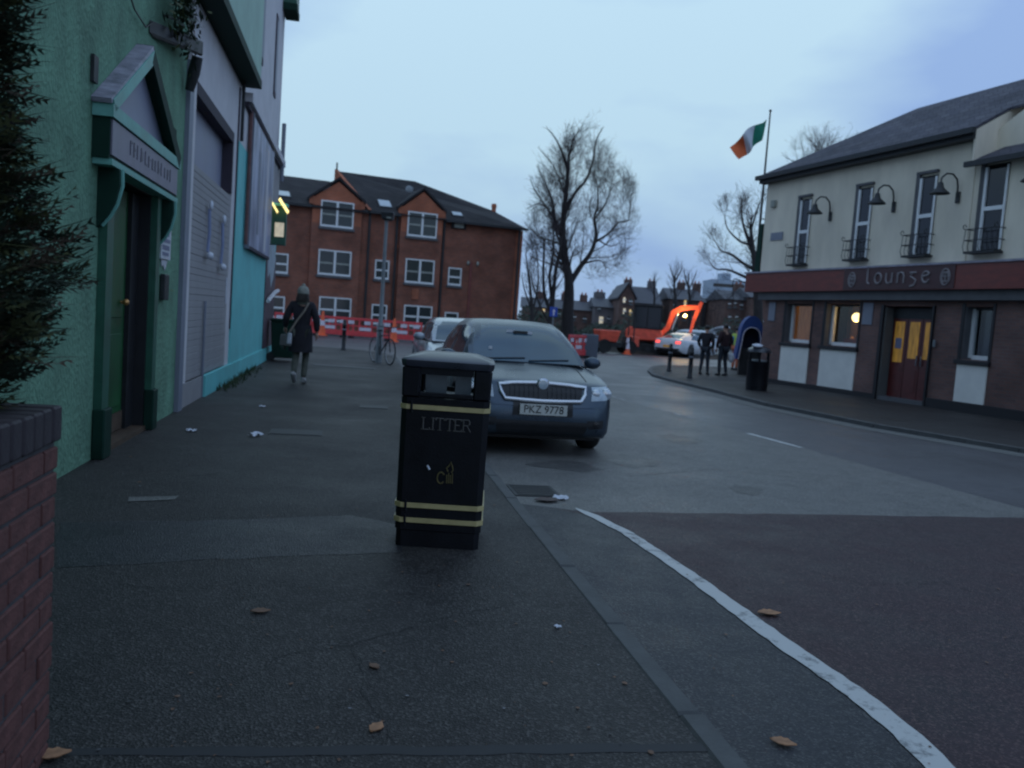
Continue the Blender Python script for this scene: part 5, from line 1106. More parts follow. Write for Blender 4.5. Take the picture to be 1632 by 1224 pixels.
# hood: four corner posts, aperture band, lid
hd_ = loft([(.862, W, .035), (.90, W + .002, .035)], 'aperture_ledge', M['binplastic'], bn)
for sx in (-1, 1):
    for sy in (-1, 1):
        MB().hexa([(sx * (W - .105), sy * (W - .105), .90), (sx * (W - .0), sy * (W - .105), .90), (sx * W, sy * W, .90), (sx * (W - .105), sy * W, .90), (sx * (W - .105), sy * (W - .105), 1.085), (sx * (W + .004), sy * (W - .105), 1.085), (sx * (W + .004), sy * (W + .004), 1.085), (sx * (W - .105), sy * (W + .004), 1.085)]).build('corner_post', M['binplastic'], bn, bevel=0.012)
loft([(1.083, W + .006, .03), (1.10, W + .012, .03), (1.122, W + .014, .03), (1.132, W + .004, .03), (1.165, W - .10, .04), (1.168, W - .13, .04)], 'lid', M['bintop'], bn)
for k, a in enumerate((0, math.pi / 2, math.pi, -math.pi / 2)):
    lp = MB().box(-W + .10, W - .10, -W + .002, -W + .022, .905, .935).build('aperture_lip', M['binplastic'], bn, bevel=0.006); lp.rotation_euler = (0, 0, a)
    lp = MB().box(-W + .106, W - .106, -W + .006, -W + .03, 1.04, 1.082).build('aperture_lip', M['binplastic'], bn); lp.rotation_euler = (0, 0, a)
loft([(.70, W - .06, .04), (.902, W - .06, .04)], 'liner', M['steelgrey'], bn)
bx('liner_plate', M['steelgrey'], bn, -.14, -.01, -.02, -.01, .905, 1.07); bx('liner_plate', M['steelgrey'], bn, .04, .14, .04, .05, .905, 1.07)
def band(z, h):
    b = MB(); e = .006; secs = [[(x, y, zz) for x, y in ring_section(W + e, .038)] for zz in (z - h, z + h)]; ins = [[(x, y, zz) for x, y in ring_section(W - .006, .036)] for zz in (z - h, z + h)]
    b.v += secs[0] + secs[1] + ins[0] + ins[1]
    for k in range(8):
        j = (k + 1) % 8
        b.face((k, j, 8 + j, 8 + k)); b.face((8 + k, 8 + j, 24 + j, 24 + k)); b.face((16 + k, 16 + j, j, k))
    return b.build('gold_band', M['goldband'], bn)
for z, h in ((.845, .014), (.255, .014), (.165, .014)):
    bd = band(z, h)
    MB().tube([(-W + .065, -W - .009, z - .035), (-W + .062, -W - .009, z + .035)], 0.008, 6).build('strap_buckle', M['binplastic'], bd)
# LITTER lettering with serifs on the front face (y = -W)
GLY = {'L': [((0, 0), (0, 1)), ((0, 0), (.55, 0)), ((.55, 0), (.55, .18))], 'I': [((.12, 0), (.12, 1))], 'T': [((.35, 0), (.35, 1)), ((0, 1), (.7, 1)), ((0, 1), (0, .84)), ((.7, 1), (.7, .84))],
       'E': [((0, 0), (0, 1)), ((0, 0), (.55, 0)), ((0, 1), (.52, 1)), ((0, .5), (.38, .5)), ((.55, 0), (.55, .16)), ((.52, 1), (.52, .86))], 'R': [((0, 0), (0, 1)), ((0, 1), (.4, 1)), ((.4, 1), (.52, .88)), ((.52, .88), (.52, .64)), ((.52, .64), (.4, .52)), ((.4, .52), (0, .52)), ((.3, .52), (.62, 0))]}
WID = {'L': .70, 'I': .36, 'T': .82, 'E': .70, 'R': .75}
hgt = 0.070; x = -0.125
yf = -W + 0.0035 * 0 - .0005
for ch in 'LITTER':
    b = MB()
    for a, e in GLY[ch]: b.tube([(x + a[0] * hgt, yf - .0015, .715 + a[1] * hgt), (x + e[0] * hgt, yf - .0015, .715 + e[1] * hgt)], 0.0052 if abs(a[0] - e[0]) < .01 else .0036, 6)
    for a, e in GLY[ch]:
        if a[0] == e[0] and abs(a[1] - e[1]) > .9:
            for zz in (0, 1): b.box(x + a[0] * hgt - .012, x + a[0] * hgt + .012, yf - .004, yf + .001, .715 + zz * hgt - .002, .715 + zz * hgt + .002)
    b.build('letter', M['binletter'], bn); x += WID[ch] * hgt
# gold crest
cz, cx_ = .45, .03
cb = MB().tube([(cx_ - .03 + .022 * math.cos(t), yf - .001, cz - .02 + .034 * math.sin(t)) for t in np.linspace(.6, 5.6, 12)], 0.0045, 5)
cs = cb.build('crest', M['bincrest'], bn)
for k in range(4): MB().tube([(cx_ + .006 + k * .011, yf - .001, cz - .05), (cx_ + .004 + k * .011, yf - .001, cz + .0 + .012 * (k % 2))], 0.0035, 5).build('crest_bar', M['bincrest'], cs)
MB().tube([(cx_ + .01, yf - .001, cz + .02), (cx_ + .0, yf - .001, cz + .04), (cx_ + .018, yf - .001, cz + .06), (cx_ + .022, yf - .001, cz + .08), (cx_ + .034, yf - .001, cz + .055), (cx_ + .04, yf - .001, cz + .03), (cx_ + .03, yf - .001, cz + .015)], 0.004, 5).build('crest_flame', M['bincrest'], cs)
MB().tube([(-.085, yf - .001, .50), (-.07, yf - .001, .475)], 0.007, 6).build('scuff_mark', M['paper'], bn)

# ---- second litter bin on the right pavement, round with pale lid
rb = thing('litter_bin', 'round black litter bin with paper on its lid beside the cream pub', 'litter bin', gp(1205, 622))
MB().lathe([(.27, 0), (.27, .10), (.28, .11), (.28, .74), (.29, .76)], (0, 0, 0), 20).build('body', M['binplastic'], rb, smooth=40)
for k in range(6):
    a = k * math.pi / 3 + .3; MB().tube([(.26 * math.cos(a), .26 * math.sin(a), .76), (.26 * math.cos(a), .26 * math.sin(a), 1.0)], 0.03, 6).build('post', M['binplastic'], rb)
MB().lathe([(.24, .5), (.24, .80)], (0, 0, 0), 16).build('liner', M['steelgrey'], rb)
MB().lathe([(.29, .99), (.31, 1.0), (.30, 1.06), (.22, 1.12), (.05, 1.15)], (0, 0, 0), 20).build('lid', M['bintop'], rb, smooth=40)
pp = thing('crumpled_paper', 'crumpled pale paper resting on the round bin lid', 'paper', gp(1200, 622) + Vector((0, 0, 1.13)))
b = MB().ball((0, -.05, .03), (.15, .12, .05), 9, 6); rnd = random.Random(4); b.v = [(x + rnd.uniform(-.02, .02), y + rnd.uniform(-.02, .02), z + rnd.uniform(-.01, .015)) for x, y, z in b.v]; b.build('sheet', M['paper'], pp)

# ---- bollards
def bollard(label, p, h=.95, group=None):
    t = thing('bollard', label, 'bollard', p, 0, group)
    MB().lathe([(.085, 0), (.085, .05), (.07, .08), (.066, h * .78), (.075, h * .80), (.075, h * .84), (.062, h * .86), (.062, h * .95), (.04, h), (.0, h + .005)], (0, 0, 0), 14).build('post', M['blackgl'], t, smooth=40)
    MB().lathe([(.069, h * .66), (.072, h * .665), (.072, h * .70), (.069, h * .705)], (0, 0, 0), 14, cap=False).build('reflective_ring', M['greystrip'], t)
    return t
bollard('black bollard on the left pavement near the red barriers', gp(547, 558), 1.0)
bollard('black bollard on the pavement corner, farther from the standing couple', gp(1066, 592), .95)
bollard('black bollard on the pavement edge just beside the standing couple', gp(1099, 603), .95)

# ---- lamp post and bicycle
lpz = gp(603, 578); tpz = at_depth(613, 345, lpz.y).z
t = thing('street_lamp', 'slim grey street lamp post rising in front of the apartments', 'street lamp', lpz)
MB().lathe([(.09, 0), (.09, 1.0), (.06, 1.06), (.05, 2.0), (.042, tpz - .1)], (0, 0, 0), 12).build('post', M['galv'], t, smooth=40)
MB().hexa([(-.10, -.16, tpz - .1), (.16, -.16, tpz - .1), (.16, .16, tpz - .1), (-.10, .16, tpz - .1), (-.14, -.2, tpz + .12), (.2, -.2, tpz + .12), (.2, .2, tpz + .12), (-.14, .2, tpz + .12)]).build('lantern', M['iron'], t, bevel=.03)
bx('lantern_glass', M['curtain'], t, .02, .14, -.175, -.165, tpz - .06, tpz + .03)
bk = thing('bicycle', 'dark bicycle leaning against the grey street lamp post', 'bicycle', lpz + Vector((.12, -.25, 0)), math.radians(-58))
def ringp(cx, cz, r, n=28): return [(cx + r * math.cos(2 * math.pi * i / n), 0, cz + r * math.sin(2 * math.pi * i / n)) for i in range(n + 1)]
for cx in (-.52, .52):
    wh = MB().tube(ringp(cx, .335, .325), .018, 6, cap=False).build('wheel', M['tyre'], bk)
    MB().tube(ringp(cx, .335, .302), .010, 5, cap=False).build('rim', M['rim'], wh)
    for i in range(12):
        a = i * math.pi / 6; MB().tube([(cx, 0, .335), (cx + .3 * math.cos(a), 0, .335 + .3 * math.sin(a))], .0018, 3).build('spoke', M['rim'], wh)
fr_ = MB()
for a, e in (((-.52, .335), (-.08, .30)), ((-.08, .30), (-.20, .80)), ((-.18, .72), (.36, .76)), ((-.08, .30), (.38, .66)), ((-.52, .335), (-.18, .72)), ((.36, .86), (.52, .335))): fr_.tube([(a[0], 0, a[1]), (e[0], 0, e[1])], .017, 6)
fr_.build('frame', M['black'], bk)
MB().hexa([(-.32, -.07, .83), (-.08, -.02, .84), (-.08, .02, .84), (-.32, .07, .83), (-.32, -.06, .88), (-.08, -.02, .88), (-.08, .02, .88), (-.32, .06, .88)]).build('saddle', M['black'], bk, bevel=.01)
MB().tube([(.36, -.26, .98), (.42, -.22, .98), (.37, 0, .95), (.42, .22, .98), (.36, .26, .98)], .014, 6).build('handlebar', M['iron'], bk)
MB().tube([(.36, 0, .80), (.37, 0, .95)], .016, 6).build('stem', M['iron'], bk); MB().lathe([(.09, -.03), (.09, -.024)], (-.08, 0, .30), 14, 'y').build('chainring', M['iron'], bk)

# ================================================================== ROADWORKS
BARR = {}
def barrier(p, rz, label, white=True):
    """plastic pedestrian barrier: frame, slots, reflective boards, feet"""
    t = thing('road_barrier', label, 'barrier', p, rz, 'red plastic barriers along the roadworks')
    if not BARR:
        def mesh(name, m, b, bevel=0): o = b.build(name, m, t, bevel=bevel); BARR.setdefault('l', []).append(o); return o
        b = MB(); w_ = 1.0
        b.box(-w_, w_, -.03, .03, .88, 1.0); b.box(-w_, w_, -.03, .03, .12, .34)
        mesh('rail', M['redplastic'], MB().box(-w_, w_, -.03, .03, .88, 1.0), .01); mesh('rail', M['redplastic'], MB().box(-w_, w_, -.03, .03, .12, .36), .01)
        mesh('mid_rail', M['redplastic'], MB().box(-w_ + .07, w_ - .07, -.02, .02, .58, .64))
        for x in (-w_ + .035, -.62, -.31, 0, .31, .62, w_ - .035): mesh('upright', M['redplastic'], MB().box(x - .04, x + .04, -.028, .028, .362, .878))
        for x in (-.72, .1, .72): mesh('reflective_strip', M['whiteref'], MB().box(x - .15, x + .15, -.040, -.031, .70, .86))
        mesh('reflective_strip', M['whiteref'], MB().box(-.30, .30, -.040, -.031, .40, .55))
        for x in (-.7, .7): mesh('foot', M['black'], MB().box(x - .06, x + .06, -.28, .28, 0, .118), .01)
    else:
        for o in BARR['l']:
            c = o.copy(); C.objects.link(c); c.parent = t
    return t
ba, bb_ = gp(432, 533, .06), gp(668, 548, .06)
ba = Vector((-11.9, 40.6, .06)); bb_ = Vector((-4.5, 40.9, .06))
bl = (at_depth(440, 500, 41.5), at_depth(672, 500, 40.2))
n = 4; A_, B_ = Vector((bl[0].x, 41.5, .0)), Vector((bl[1].x, 40.2, .0))
POS = ('behind the walking woman', 'behind the plain orange cone', 'behind the black bollard and bicycle', 'beside the triangular roadworks sign')
for i in range(n):
    p = A_.lerp(B_, (i + .5) / n) + Vector((0, random.uniform(-.15, .15), 0))
    barrier((p.x, p.y, RZ - .02 if False else RZ), math.atan2(B_.y - A_.y, B_.x - A_.x) + random.uniform(-.06, .06), 'red plastic road barrier with white strips ' + POS[i])
barrier((at_depth(922, 540, 36).x, 36.0, RZ), math.radians(62), 'red barrier standing edge-on beside the grey cabinet near the bare tree')
bx('equipment_box', mat('grey_cabinet', (.10, .12, .15), .6, .15, 3), None, -.35, .35, -.3, .3, 0, 1.05, .02)
o = bpy.data.objects['equipment_box']; o.name = 'utility_cabinet'; o.location = (at_depth(940, 545, 37).x, 37, RZ); tag(o, 'grey box cabinet next to the edge-on red barrier', 'cabinet')
def cone(p, label, h=.95, lower='orange'):
    t = thing('traffic_cone', label, 'traffic cone', p)
    bx('base', M['orange'], t, -.22, .22, -.22, .22, 0, .06, .01)
    MB().lathe([(.17, .06), (.045, h), (.02, h + .01)], (0, 0, 0), 14).build('body', M['orange'], t, smooth=40)
    f = lambda z: .17 + (.045 - .17) * (z - .06) / (h - .06) + .004
    for a, e in ((.42 * h, .62 * h), ) if lower == 'orange' else ((.30 * h, .90 * h),):
        MB().lathe([(f(a), a), (f(e), e)], (0, 0, 0), 14, cap=False).build('white_sleeve', M['whiteref'], t, smooth=40)
cone(gp(513, 535), 'plain orange traffic cone before the barriers beside the woman', 1.15)
cone(gp(627, 545), 'orange and white traffic cone beside the triangle sign', 1.05)
cone(gp(999, 565, RZ), 'white sleeved traffic cone at the edge of the excavator site', 1.0, 'w')
# triangular road-works sign on a stand
p = gp(684, 552, RZ); t = thing('roadworks_sign', 'red and white triangular roadworks sign on a low stand', 'road sign', p, .15)
def tri(h, z0, y, th): w_ = h * .577; return [(-w_, y, z0), (w_, y, z0), (0, y, z0 + h)]
MB().prism(tri(1.05, .22, 0, 0), (0, .02, 0)).build('border', M['redplastic'], t); MB().prism([(x * .66, -.006, .38 + (z - .22) * .64) for x, y, z in tri(1.05, .22, 0, 0)], (0, .005, 0)).build('face', M['whiteref'], t)
MB().prism([(-.14, -.012, .42), (.16, -.012, .42), (.10, -.012, .55), (-.02, -.012, .50), (-.02, -.012, .68), (-.08, -.012, .62)], (0, .004, 0)).build('digging_figure', M['black'], t)
for s in (-1, 1): MB().tube([(s * .35, .02, .24), (s * .35, .3, 0)], .02, 6).build('leg', M['galv'], t); MB().tube([(s * .35, -.02, .26), (s * .35, -.1, 0)], .02, 6).build('leg', M['galv'], t)

# ---- excavator
ep = Vector((at_depth(1026, 540, 49).x, 49.0, RZ)); ex = thing('excavator', 'orange excavator with dark cab and lit raised boom', 'excavator', ep, math.radians(-8))
for s in (-1, 1):
    y = s * .75; pr = [(-1.15, .25), (-1.0, .06), (1.0, .06), (1.15, .25), (1.15, .42), (1.0, .60), (-1.0, .60), (-1.15, .42)]
    tr_ = MB().prism([(x, y - .22, z) for x, z in pr], (0, .44, 0)).build('track', M['tyre'], ex, bevel=.03)
    for k in range(4): MB().lathe([(.15, -.24), (.15, .24)], (-.75 + k * .5, y, .30), 12, 'y').build('road_wheel', M['iron'], tr_, smooth=40)
MB().lathe([(.6, .6), (.6, .78)], (0, 0, 0), 18).build('turntable', M['iron'], ex)
MB().prism([(-1.05, -.95, .80), (.95, -.95, .80), (1.05, -.95, 1.2), (.95, -.95, 1.45), (-.9, -.95, 1.55), (-1.1, -.95, 1.3)], (0, 1.9, 0)).build('counterweight', M['plantorange'], ex, bevel=.06)
cbn = MB().box(-.62, .86, -.92, .55, 1.50, 2.72).build('cab', M['darkglass'], ex, bevel=.03)
for x in (-.64, .10, .86):
    for y in (-.93, .56): MB().box(x - .04, x + .04, y - .03, y + .03, 1.48, 2.74).build('cab_post', M['black'], cbn)
bx('cab_roof', M['black'], cbn, -.72, .96, -1.0, .62, 2.72, 2.82, .02); bx('cab_sill', M['black'], cbn, -.68, .92, -.96, .6, 1.44, 1.54)
# boom and arm to the right, in the local x-z plane
def beam(pts, ws, name, m, y0, y1, parent):
    b = MB(); up_ = []; dn = []
    for i, p in enumerate(pts):
        a = pts[max(0, i - 1)]; c = pts[min(len(pts) - 1, i + 1)]; d = Vector((c[0] - a[0], c[1] - a[1])).normalized(); nn = Vector((-d.y, d.x)) * ws[i] / 2
        up_.append((p[0] + nn.x, p[1] + nn.y)); dn.append((p[0] - nn.x, p[1] - nn.y))
    for i in range(len(pts) - 1):
        q = [up_[i], up_[i + 1], dn[i + 1], dn[i]]; b.prism([(x, y0, z) for x, z in q], (0, y1 - y0, 0))
    bm_o = b.build(name, m, parent); return bm_o
def loc_px(px, py): w_ = at_depth(px, py, 49.2) - ep; c_, s_ = math.cos(math.radians(8)), math.sin(math.radians(8)); return (w_.x * c_ - w_.y * s_, w_.z)
bo = beam([(.95, 1.2), loc_px(1064, 522), loc_px(1074, 498), loc_px(1085, 492), loc_px(1113, 490)], [.24, .28, .36, .32, .20], 'boom', M['plantorange'], -.14, .14, ex); bo['kind'] = 'stuff'
am = beam([loc_px(1117, 482), loc_px(1112, 492), loc_px(1104, 512), loc_px(1099, 530)], [.18, .24, .19, .14], 'dipper_arm', M['plantorange'], -.11, .11, ex); am['kind'] = 'stuff'
MB().tube([(loc_px(1080, 500)[0], -.2, loc_px(1080, 500)[1]), (loc_px(1070, 526)[0], -.2, loc_px(1070, 526)[1])], .05, 8).build('hydraulic_ram', M['chrome'], ex)
q = loc_px(1097, 540); MB().prism([(q[0] - .3, -.4, q[1] + .25), (q[0] + .2, -.4, q[1] + .3), (q[0] + .1, -.4, q[1] - .2), (q[0] - .35, -.4, q[1] - .35), (q[0] - .5, -.4, q[1] - .05)], (0, .8, 0)).build('bucket', M['iron'], ex)
q = loc_px(1090, 504); wl_o = MB().lathe([(.05, 0), (.09, -.06), (.09, -.10)], (q[0], -.45, q[1]), 12, 'y').build('work_lamp', M['lit_yellow'], ex, smooth=40)
MB().tube([(q[0], -.45, q[1]), (q[0] - .3, -.25, q[1] - .6)], .02, 6).build('lamp_bracket', M['iron'], wl_o)
wl_l = bpy.data.lights.new('work_light', 'POINT'); wl_l.energy = 75; wl_l.color = (1, .66, .20); wl_l.shadow_soft_size = .04
wo = bpy.data.objects.new('work_light', wl_l); C.objects.link(wo); wo.parent = ex; wo.location = (q[0], -.62, q[1] + .05)

# ---- site dumper
dp = Vector((at_depth(966, 545, 46).x, 46.0, RZ)); t = thing('site_dumper', 'orange skipped site dumper parked among the roadworks', 'dumper', dp, math.radians(12))
MB().hexa([(-.45, -.5, .62), (.45, -.5, .62), (.45, .5, .62), (-.45, .5, .62), (-.62, -.62, 1.25), (.60, -.62, 1.25), (.60, .62, 1.25), (-.62, .62, 1.25)]).build('skip', M['plantorange'], t, bevel=.04)
bx('chassis', M['iron'], t, -.5, 1.6, -.38, .38, .35, .62); bx('seat', M['black'], t, 1.0, 1.35, -.25, .25, .62, .95)
MB().tube([(1.4, -.45, .6), (1.4, -.45, 2.0), (1.4, .45, 2.0), (1.4, .45, .6)], .035, 6).build('roll_bar', M['black'], t)
for x in (-.25, 1.2):
    for s in (-1, 1): MB().lathe([(.2, -.1), (.36, -.12), (.38, 0), (.36, .12), (.2, .1)], (x, s * .55, .38), 18, 'y').build('wheel', M['tyre'], t, smooth=50)
bx('counter_panel', M['plantorange'], t, 1.42, 1.75, -.4, .4, .45, 1.0, .03)
# skip / spoil heaps so the site reads as earth
b = MB(); rnd = random.Random(21); nx, ny = 26, 10; P = []
for j in range(ny + 1):
    row = []
    for i in range(nx + 1):
        x = 3.2 + i * .42; y = 47.5 + j * .5; e = math.sin(math.pi * i / nx) * math.sin(math.pi * j / ny)
        row.append((x, y, RZ + .01 + e * (.35 + .25 * math.sin(i * .9) + rnd.uniform(0, .25))))
    P.append(row)
so_ = b.grid(P).build('spoil_heap', M['soil'], fix=False); so_['kind'] = 'structure'

# ---- blue shelter by the pub corner
bsP = gp(1194, 588); bs = thing('canvas_shelter', 'tall blue arched canvas shelter with dark opening beside the pub corner', 'shelter', (at_depth(1196, 560, 30.0).x, 30.0, 0), -.12)
hw, hh = .40, 1.95
def archpts(w_, h_, n=16): return [(-w_ - .10, 0.55)] + [(-w_ * math.cos(math.pi * i / n), h_ - .55 + .72 * math.sin(math.pi * i / n)) for i in range(n + 1)] + [(w_ + .05, .0)]
ar = archpts(hw, hh); inn = [(x * .80, z if z < .8 else z - .20 - .22 * max(0, 1 - (x / hw) ** 2)) for x, z in ar]
b = MB()
for y in (0, .8): b.v += [(x, y, z) for x, z in ar] + [(x, y, z) for x, z in inn]
k = len(ar)
for i in range(k - 1):
    b.face((i, i + 1, k + i + 1, k + i)); b.face((2 * k + i, 2 * k + i + 1, 3 * k + i + 1, 3 * k + i)); b.face((i, i + 1, 2 * k + i + 1, 2 * k + i)); b.face((k + i, k + i + 1, 3 * k + i + 1, 3 * k + i))
b.build('canopy', M['blue'], bs, smooth=50)
MB().tube([(x, -.01, z) for x, z in inn], .018, 6).build('pale_piping', M['whiteref'], bs)
MB().prism([(x, .5, z) for x, z in inn], (0, .02, 0)).build('back_cloth', mat('dark_blue_lining', (.03, .04, .07), .9, .2, 4), bs)
bx('counter', M['iron'], bs, -.34, .34, .1, .45, 0, .95)

# ---- blue round-cornered sign by the tree
t = thing('direction_sign', 'small blue road sign on a thin post beneath the bare trees', 'road sign', (at_depth(879, 540, 44).x, 44, RZ))
MB().tube([(0, 0, 0), (0, 0, 2.2)], .03, 6).build('post', M['galv'], t); bx('plate', M['bluesign'], t, -.2, .2, -.05, -.03, 1.75, 2.25, .01); MB().prism([(-.02, -.056, 1.82), (.05, -.056, 1.82), (.05, -.056, 2.02), (.1, -.056, 2.02), (.015, -.056, 2.16), (-.07, -.056, 2.02), (-.02, -.056, 2.02)], (0, .004, 0)).build('arrow', M['whiteref'], t)

# ================================================================== PEOPLE
def skin_mesh(name, verts, edges, radii, m, parent, root=0, sub=2, add=None):
    me = bpy.data.meshes.new(name); me.from_pydata(verts, edges, []); ob = bpy.data.objects.new(name + '_tmp', me); C.objects.link(ob)
    md = ob.modifiers.new('s', 'SKIN'); md.use_smooth_shade = True; sv = me.skin_vertices[0].data
    for i, r in enumerate(radii): sv[i].radius = r if hasattr(r, '__len__') else (r, r); sv[i].use_root = (i == root)
    s2 = ob.modifiers.new('d', 'SUBSURF'); s2.levels = sub; s2.render_levels = sub
    dg = bpy.context.evaluated_depsgraph_get(); dg.update(); nm = bpy.data.meshes.new_from_object(ob.evaluated_get(dg))
    bpy.data.objects.remove(ob); bpy.data.meshes.remove(me)
    b = MB(); b.v = [tuple(v.co) for v in nm.vertices]; b.f = [tuple(p.vertices) for p in nm.polygons]; b.m = [0] * len(b.f); bpy.data.meshes.remove(nm)
    if add: add(b)
    return b.build(name, m, parent, smooth=80, fix=False)
def hand(b, w_, d, side):
    """palm and five bent fingers hanging from wrist w_ along d"""
    w_ = Vector(w_); d = Vector(d).normalized(); fwd = Vector((0, -1, 0)); pe = fwd
    b.tube([w_, w_ + d * .045, w_ + d * .085], [.022, .034, .030], 8)
    for k, ln in enumerate((.062, .070, .066, .052)):
        o_ = w_ + d * .08 + pe * (.026 - k * .0175); inn_ = Vector((-side, 0, 0))
        b.tube([o_, o_ + d * ln * .45, o_ + d * ln * .8 + inn_ * ln * .25, o_ + d * ln * .95 + inn_ * ln * .5], [.0095, .009, .008, .006], 6)
    o_ = w_ + d * .03 + pe * .028; b.tube([o_, o_ + d * .03 + pe * .022, o_ + d * .06 + pe * .024], [.011, .010, .007], 6)
def person(label, loc, rz, J, top_m, leg_m, shoe_m, coat_len=0.0, hat=None, hair=True, H_=1.72, legcol2=None, group=None):
    """J overrides joints; faces -y; measures for a 1.72 m figure, scaled by H_"""
    t = thing('person', label, 'person', loc, rz, group); k = H_ / 1.72; t.scale = (k, k, k)
    j = dict(pel=(0, 0, .93), waist=(0, .0, 1.08), chest=(0, .005, 1.30), neck=(0, .01, 1.46), head0=(0, -.005, 1.53), head1=(0, -.01, 1.61), head2=(0, .0, 1.68),
             shL=(-.175, .01, 1.40), elL=(-.235, .03, 1.13), wrL=(-.24, -.04, .90), shR=(.175, .01, 1.40), elR=(.235, .03, 1.13), wrR=(.24, -.04, .90),
             hiL=(-.09, 0, .90), knL=(-.10, -.02, .50), anL=(-.10, .02, .09), hiR=(.09, 0, .90), knR=(.10, -.02, .50), anR=(.10, .02, .09)); j.update(J)
    order = list(j); ix = {n_: i for i, n_ in enumerate(order)}
    E_ = [('pel', 'waist'), ('waist', 'chest'), ('chest', 'neck'), ('neck', 'head0'), ('head0', 'head1'), ('head1', 'head2'), ('chest', 'shL'), ('shL', 'elL'), ('elL', 'wrL'), ('chest', 'shR'), ('shR', 'elR'), ('elR', 'wrR'), ('pel', 'hiL'), ('hiL', 'knL'), ('knL', 'anL'), ('pel', 'hiR'), ('hiR', 'knR'), ('knR', 'anR')]
    rad = dict(pel=(.13, .10), waist=(.115, .09), chest=(.14, .10), neck=.052, head0=(.062, .075), head1=(.078, .092), head2=(.060, .075), shL=.055, elL=.042, wrL=.028, shR=.055, elR=.042, wrR=.028, hiL=.085, knL=.055, anL=.036, hiR=.085, knR=.055, anR=.036)
    def extras(b):
        for s, w_, e_ in ((-1, 'wrL', 'elL'), (1, 'wrR', 'elR')): hand(b, j[w_], Vector(j[w_]) - Vector(j[e_]), s)
        h = Vector(j['head1'])
        b.tube([h + Vector((0, -.085, .0)), h + Vector((0, -.112, -.022)), h + Vector((0, -.09, -.03))], [.008, .013, .008], 6)      # nose
        for s in (-1, 1): b.ball(h + Vector((s * .083, .01, -.01)), (.012, .024, .034), 8, 5)                                      # ears
    bd = skin_mesh('body', [j[n_] for n_ in order], [(ix[a], ix[c]) for a, c in E_], [rad[n_] for n_ in order], M['skin'], t, 0, 2, extras)
    h = Vector(j['head1'])
    for s in (-1, 1): MB().ball(h + Vector((s * .03, -.083, .008)), (.011, .008, .008), 8, 5).build('eye', M['hair'], bd, smooth=60)
    MB().tube([h + Vector((-.024, -.084, -.05)), h + Vector((0, -.090, -.052)), h + Vector((.024, -.084, -.05))], .004, 5).build('mouth', M['maroon'], bd)
    # clothing
    top = ['pel', 'waist', 'chest', 'neck', 'shL', 'elL', 'wL', 'shR', 'elR', 'wR']
    jj = dict(j); jj['wL'] = tuple(Vector(j['elL']).lerp(Vector(j['wrL']), .92)); jj['wR'] = tuple(Vector(j['elR']).lerp(Vector(j['wrR']), .92)); jj['neck'] = tuple(Vector(j['chest']).lerp(Vector(j['neck']), .85))
    r2 = dict(pel=(.165, .135), waist=(.155, .125), chest=(.175, .135), neck=(.085, .085), shL=.082, elL=.066, wL=.052, shR=.082, elR=.066, wR=.052)
    ti = {n_: i for i, n_ in enumerate(top)}; te = [('pel', 'waist'), ('waist', 'chest'), ('chest', 'neck'), ('chest', 'shL'), ('shL', 'elL'), ('elL', 'wL'), ('chest', 'shR'), ('shR', 'elR'), ('elR', 'wR')]
    skin_mesh('jacket', [jj[n_] for n_ in top], [(ti[a], ti[c]) for a, c in te], [r2[n_] for n_ in top], top_m, t, 0, 2)
    if coat_len:
        b = MB(); secs = []
        for z, w_, d_ in ((1.06, .17, .135), (.93, .195, .155), (.80, .205, .17), (.93 - coat_len, .215, .18), (.93 - coat_len, .20, .165)):
            secs.append([(w_ * math.cos(a) * (1 + .03 * math.sin(a * 5)), d_ * math.sin(a), z) for a in np.linspace(0, 2 * math.pi, 21)[:-1]])
        for i in range(len(secs) - 1):
            n_ = 20
            if i == 0: b.v += secs[0]
            b.v += secs[i + 1]
            for q in range(n_): r_ = (q + 1) % n_; b.face((i * n_ + q, i * n_ + r_, (i + 1) * n_ + r_, (i + 1) * n_ + q))
        b.build('coat_skirt', top_m, t, smooth=60)
    ld = ['pel', 'hiL', 'knL', 'aL', 'hiR', 'knR', 'aR']; jj['aL'] = tuple(Vector(j['anL']) + Vector((0, 0, .0))); jj['aR'] = tuple(Vector(j['anR']))
    li = {n_: i for i, n_ in enumerate(ld)}
    skin_mesh('trousers', [jj[n_] for n_ in ld], [(li[a], li[c]) for a, c in (('pel', 'hiL'), ('hiL', 'knL'), ('knL', 'aL'), ('pel', 'hiR'), ('hiR', 'knR'), ('knR', 'aR'))], [(.145, .115), .098, .070, .052, .098, .070, .052], leg_m, t, 0, 2)
    for a_, tilt in (('anL', J.get('tiltL', 0)), ('anR', J.get('tiltR', 0))):
        c = Vector(j[a_]); q = lambda y, z: c + Vector((0, y * math.cos(tilt) - z * math.sin(tilt), y * math.sin(tilt) + z * math.cos(tilt)))
        MB().tube([q(.06, -.035), q(.0, -.03), q(-.08, -.045), q(-.16, -.06), q(-.19, -.065)], [.034, .052, .047, .038, .022], 10).build('shoe', shoe_m, t, smooth=60)
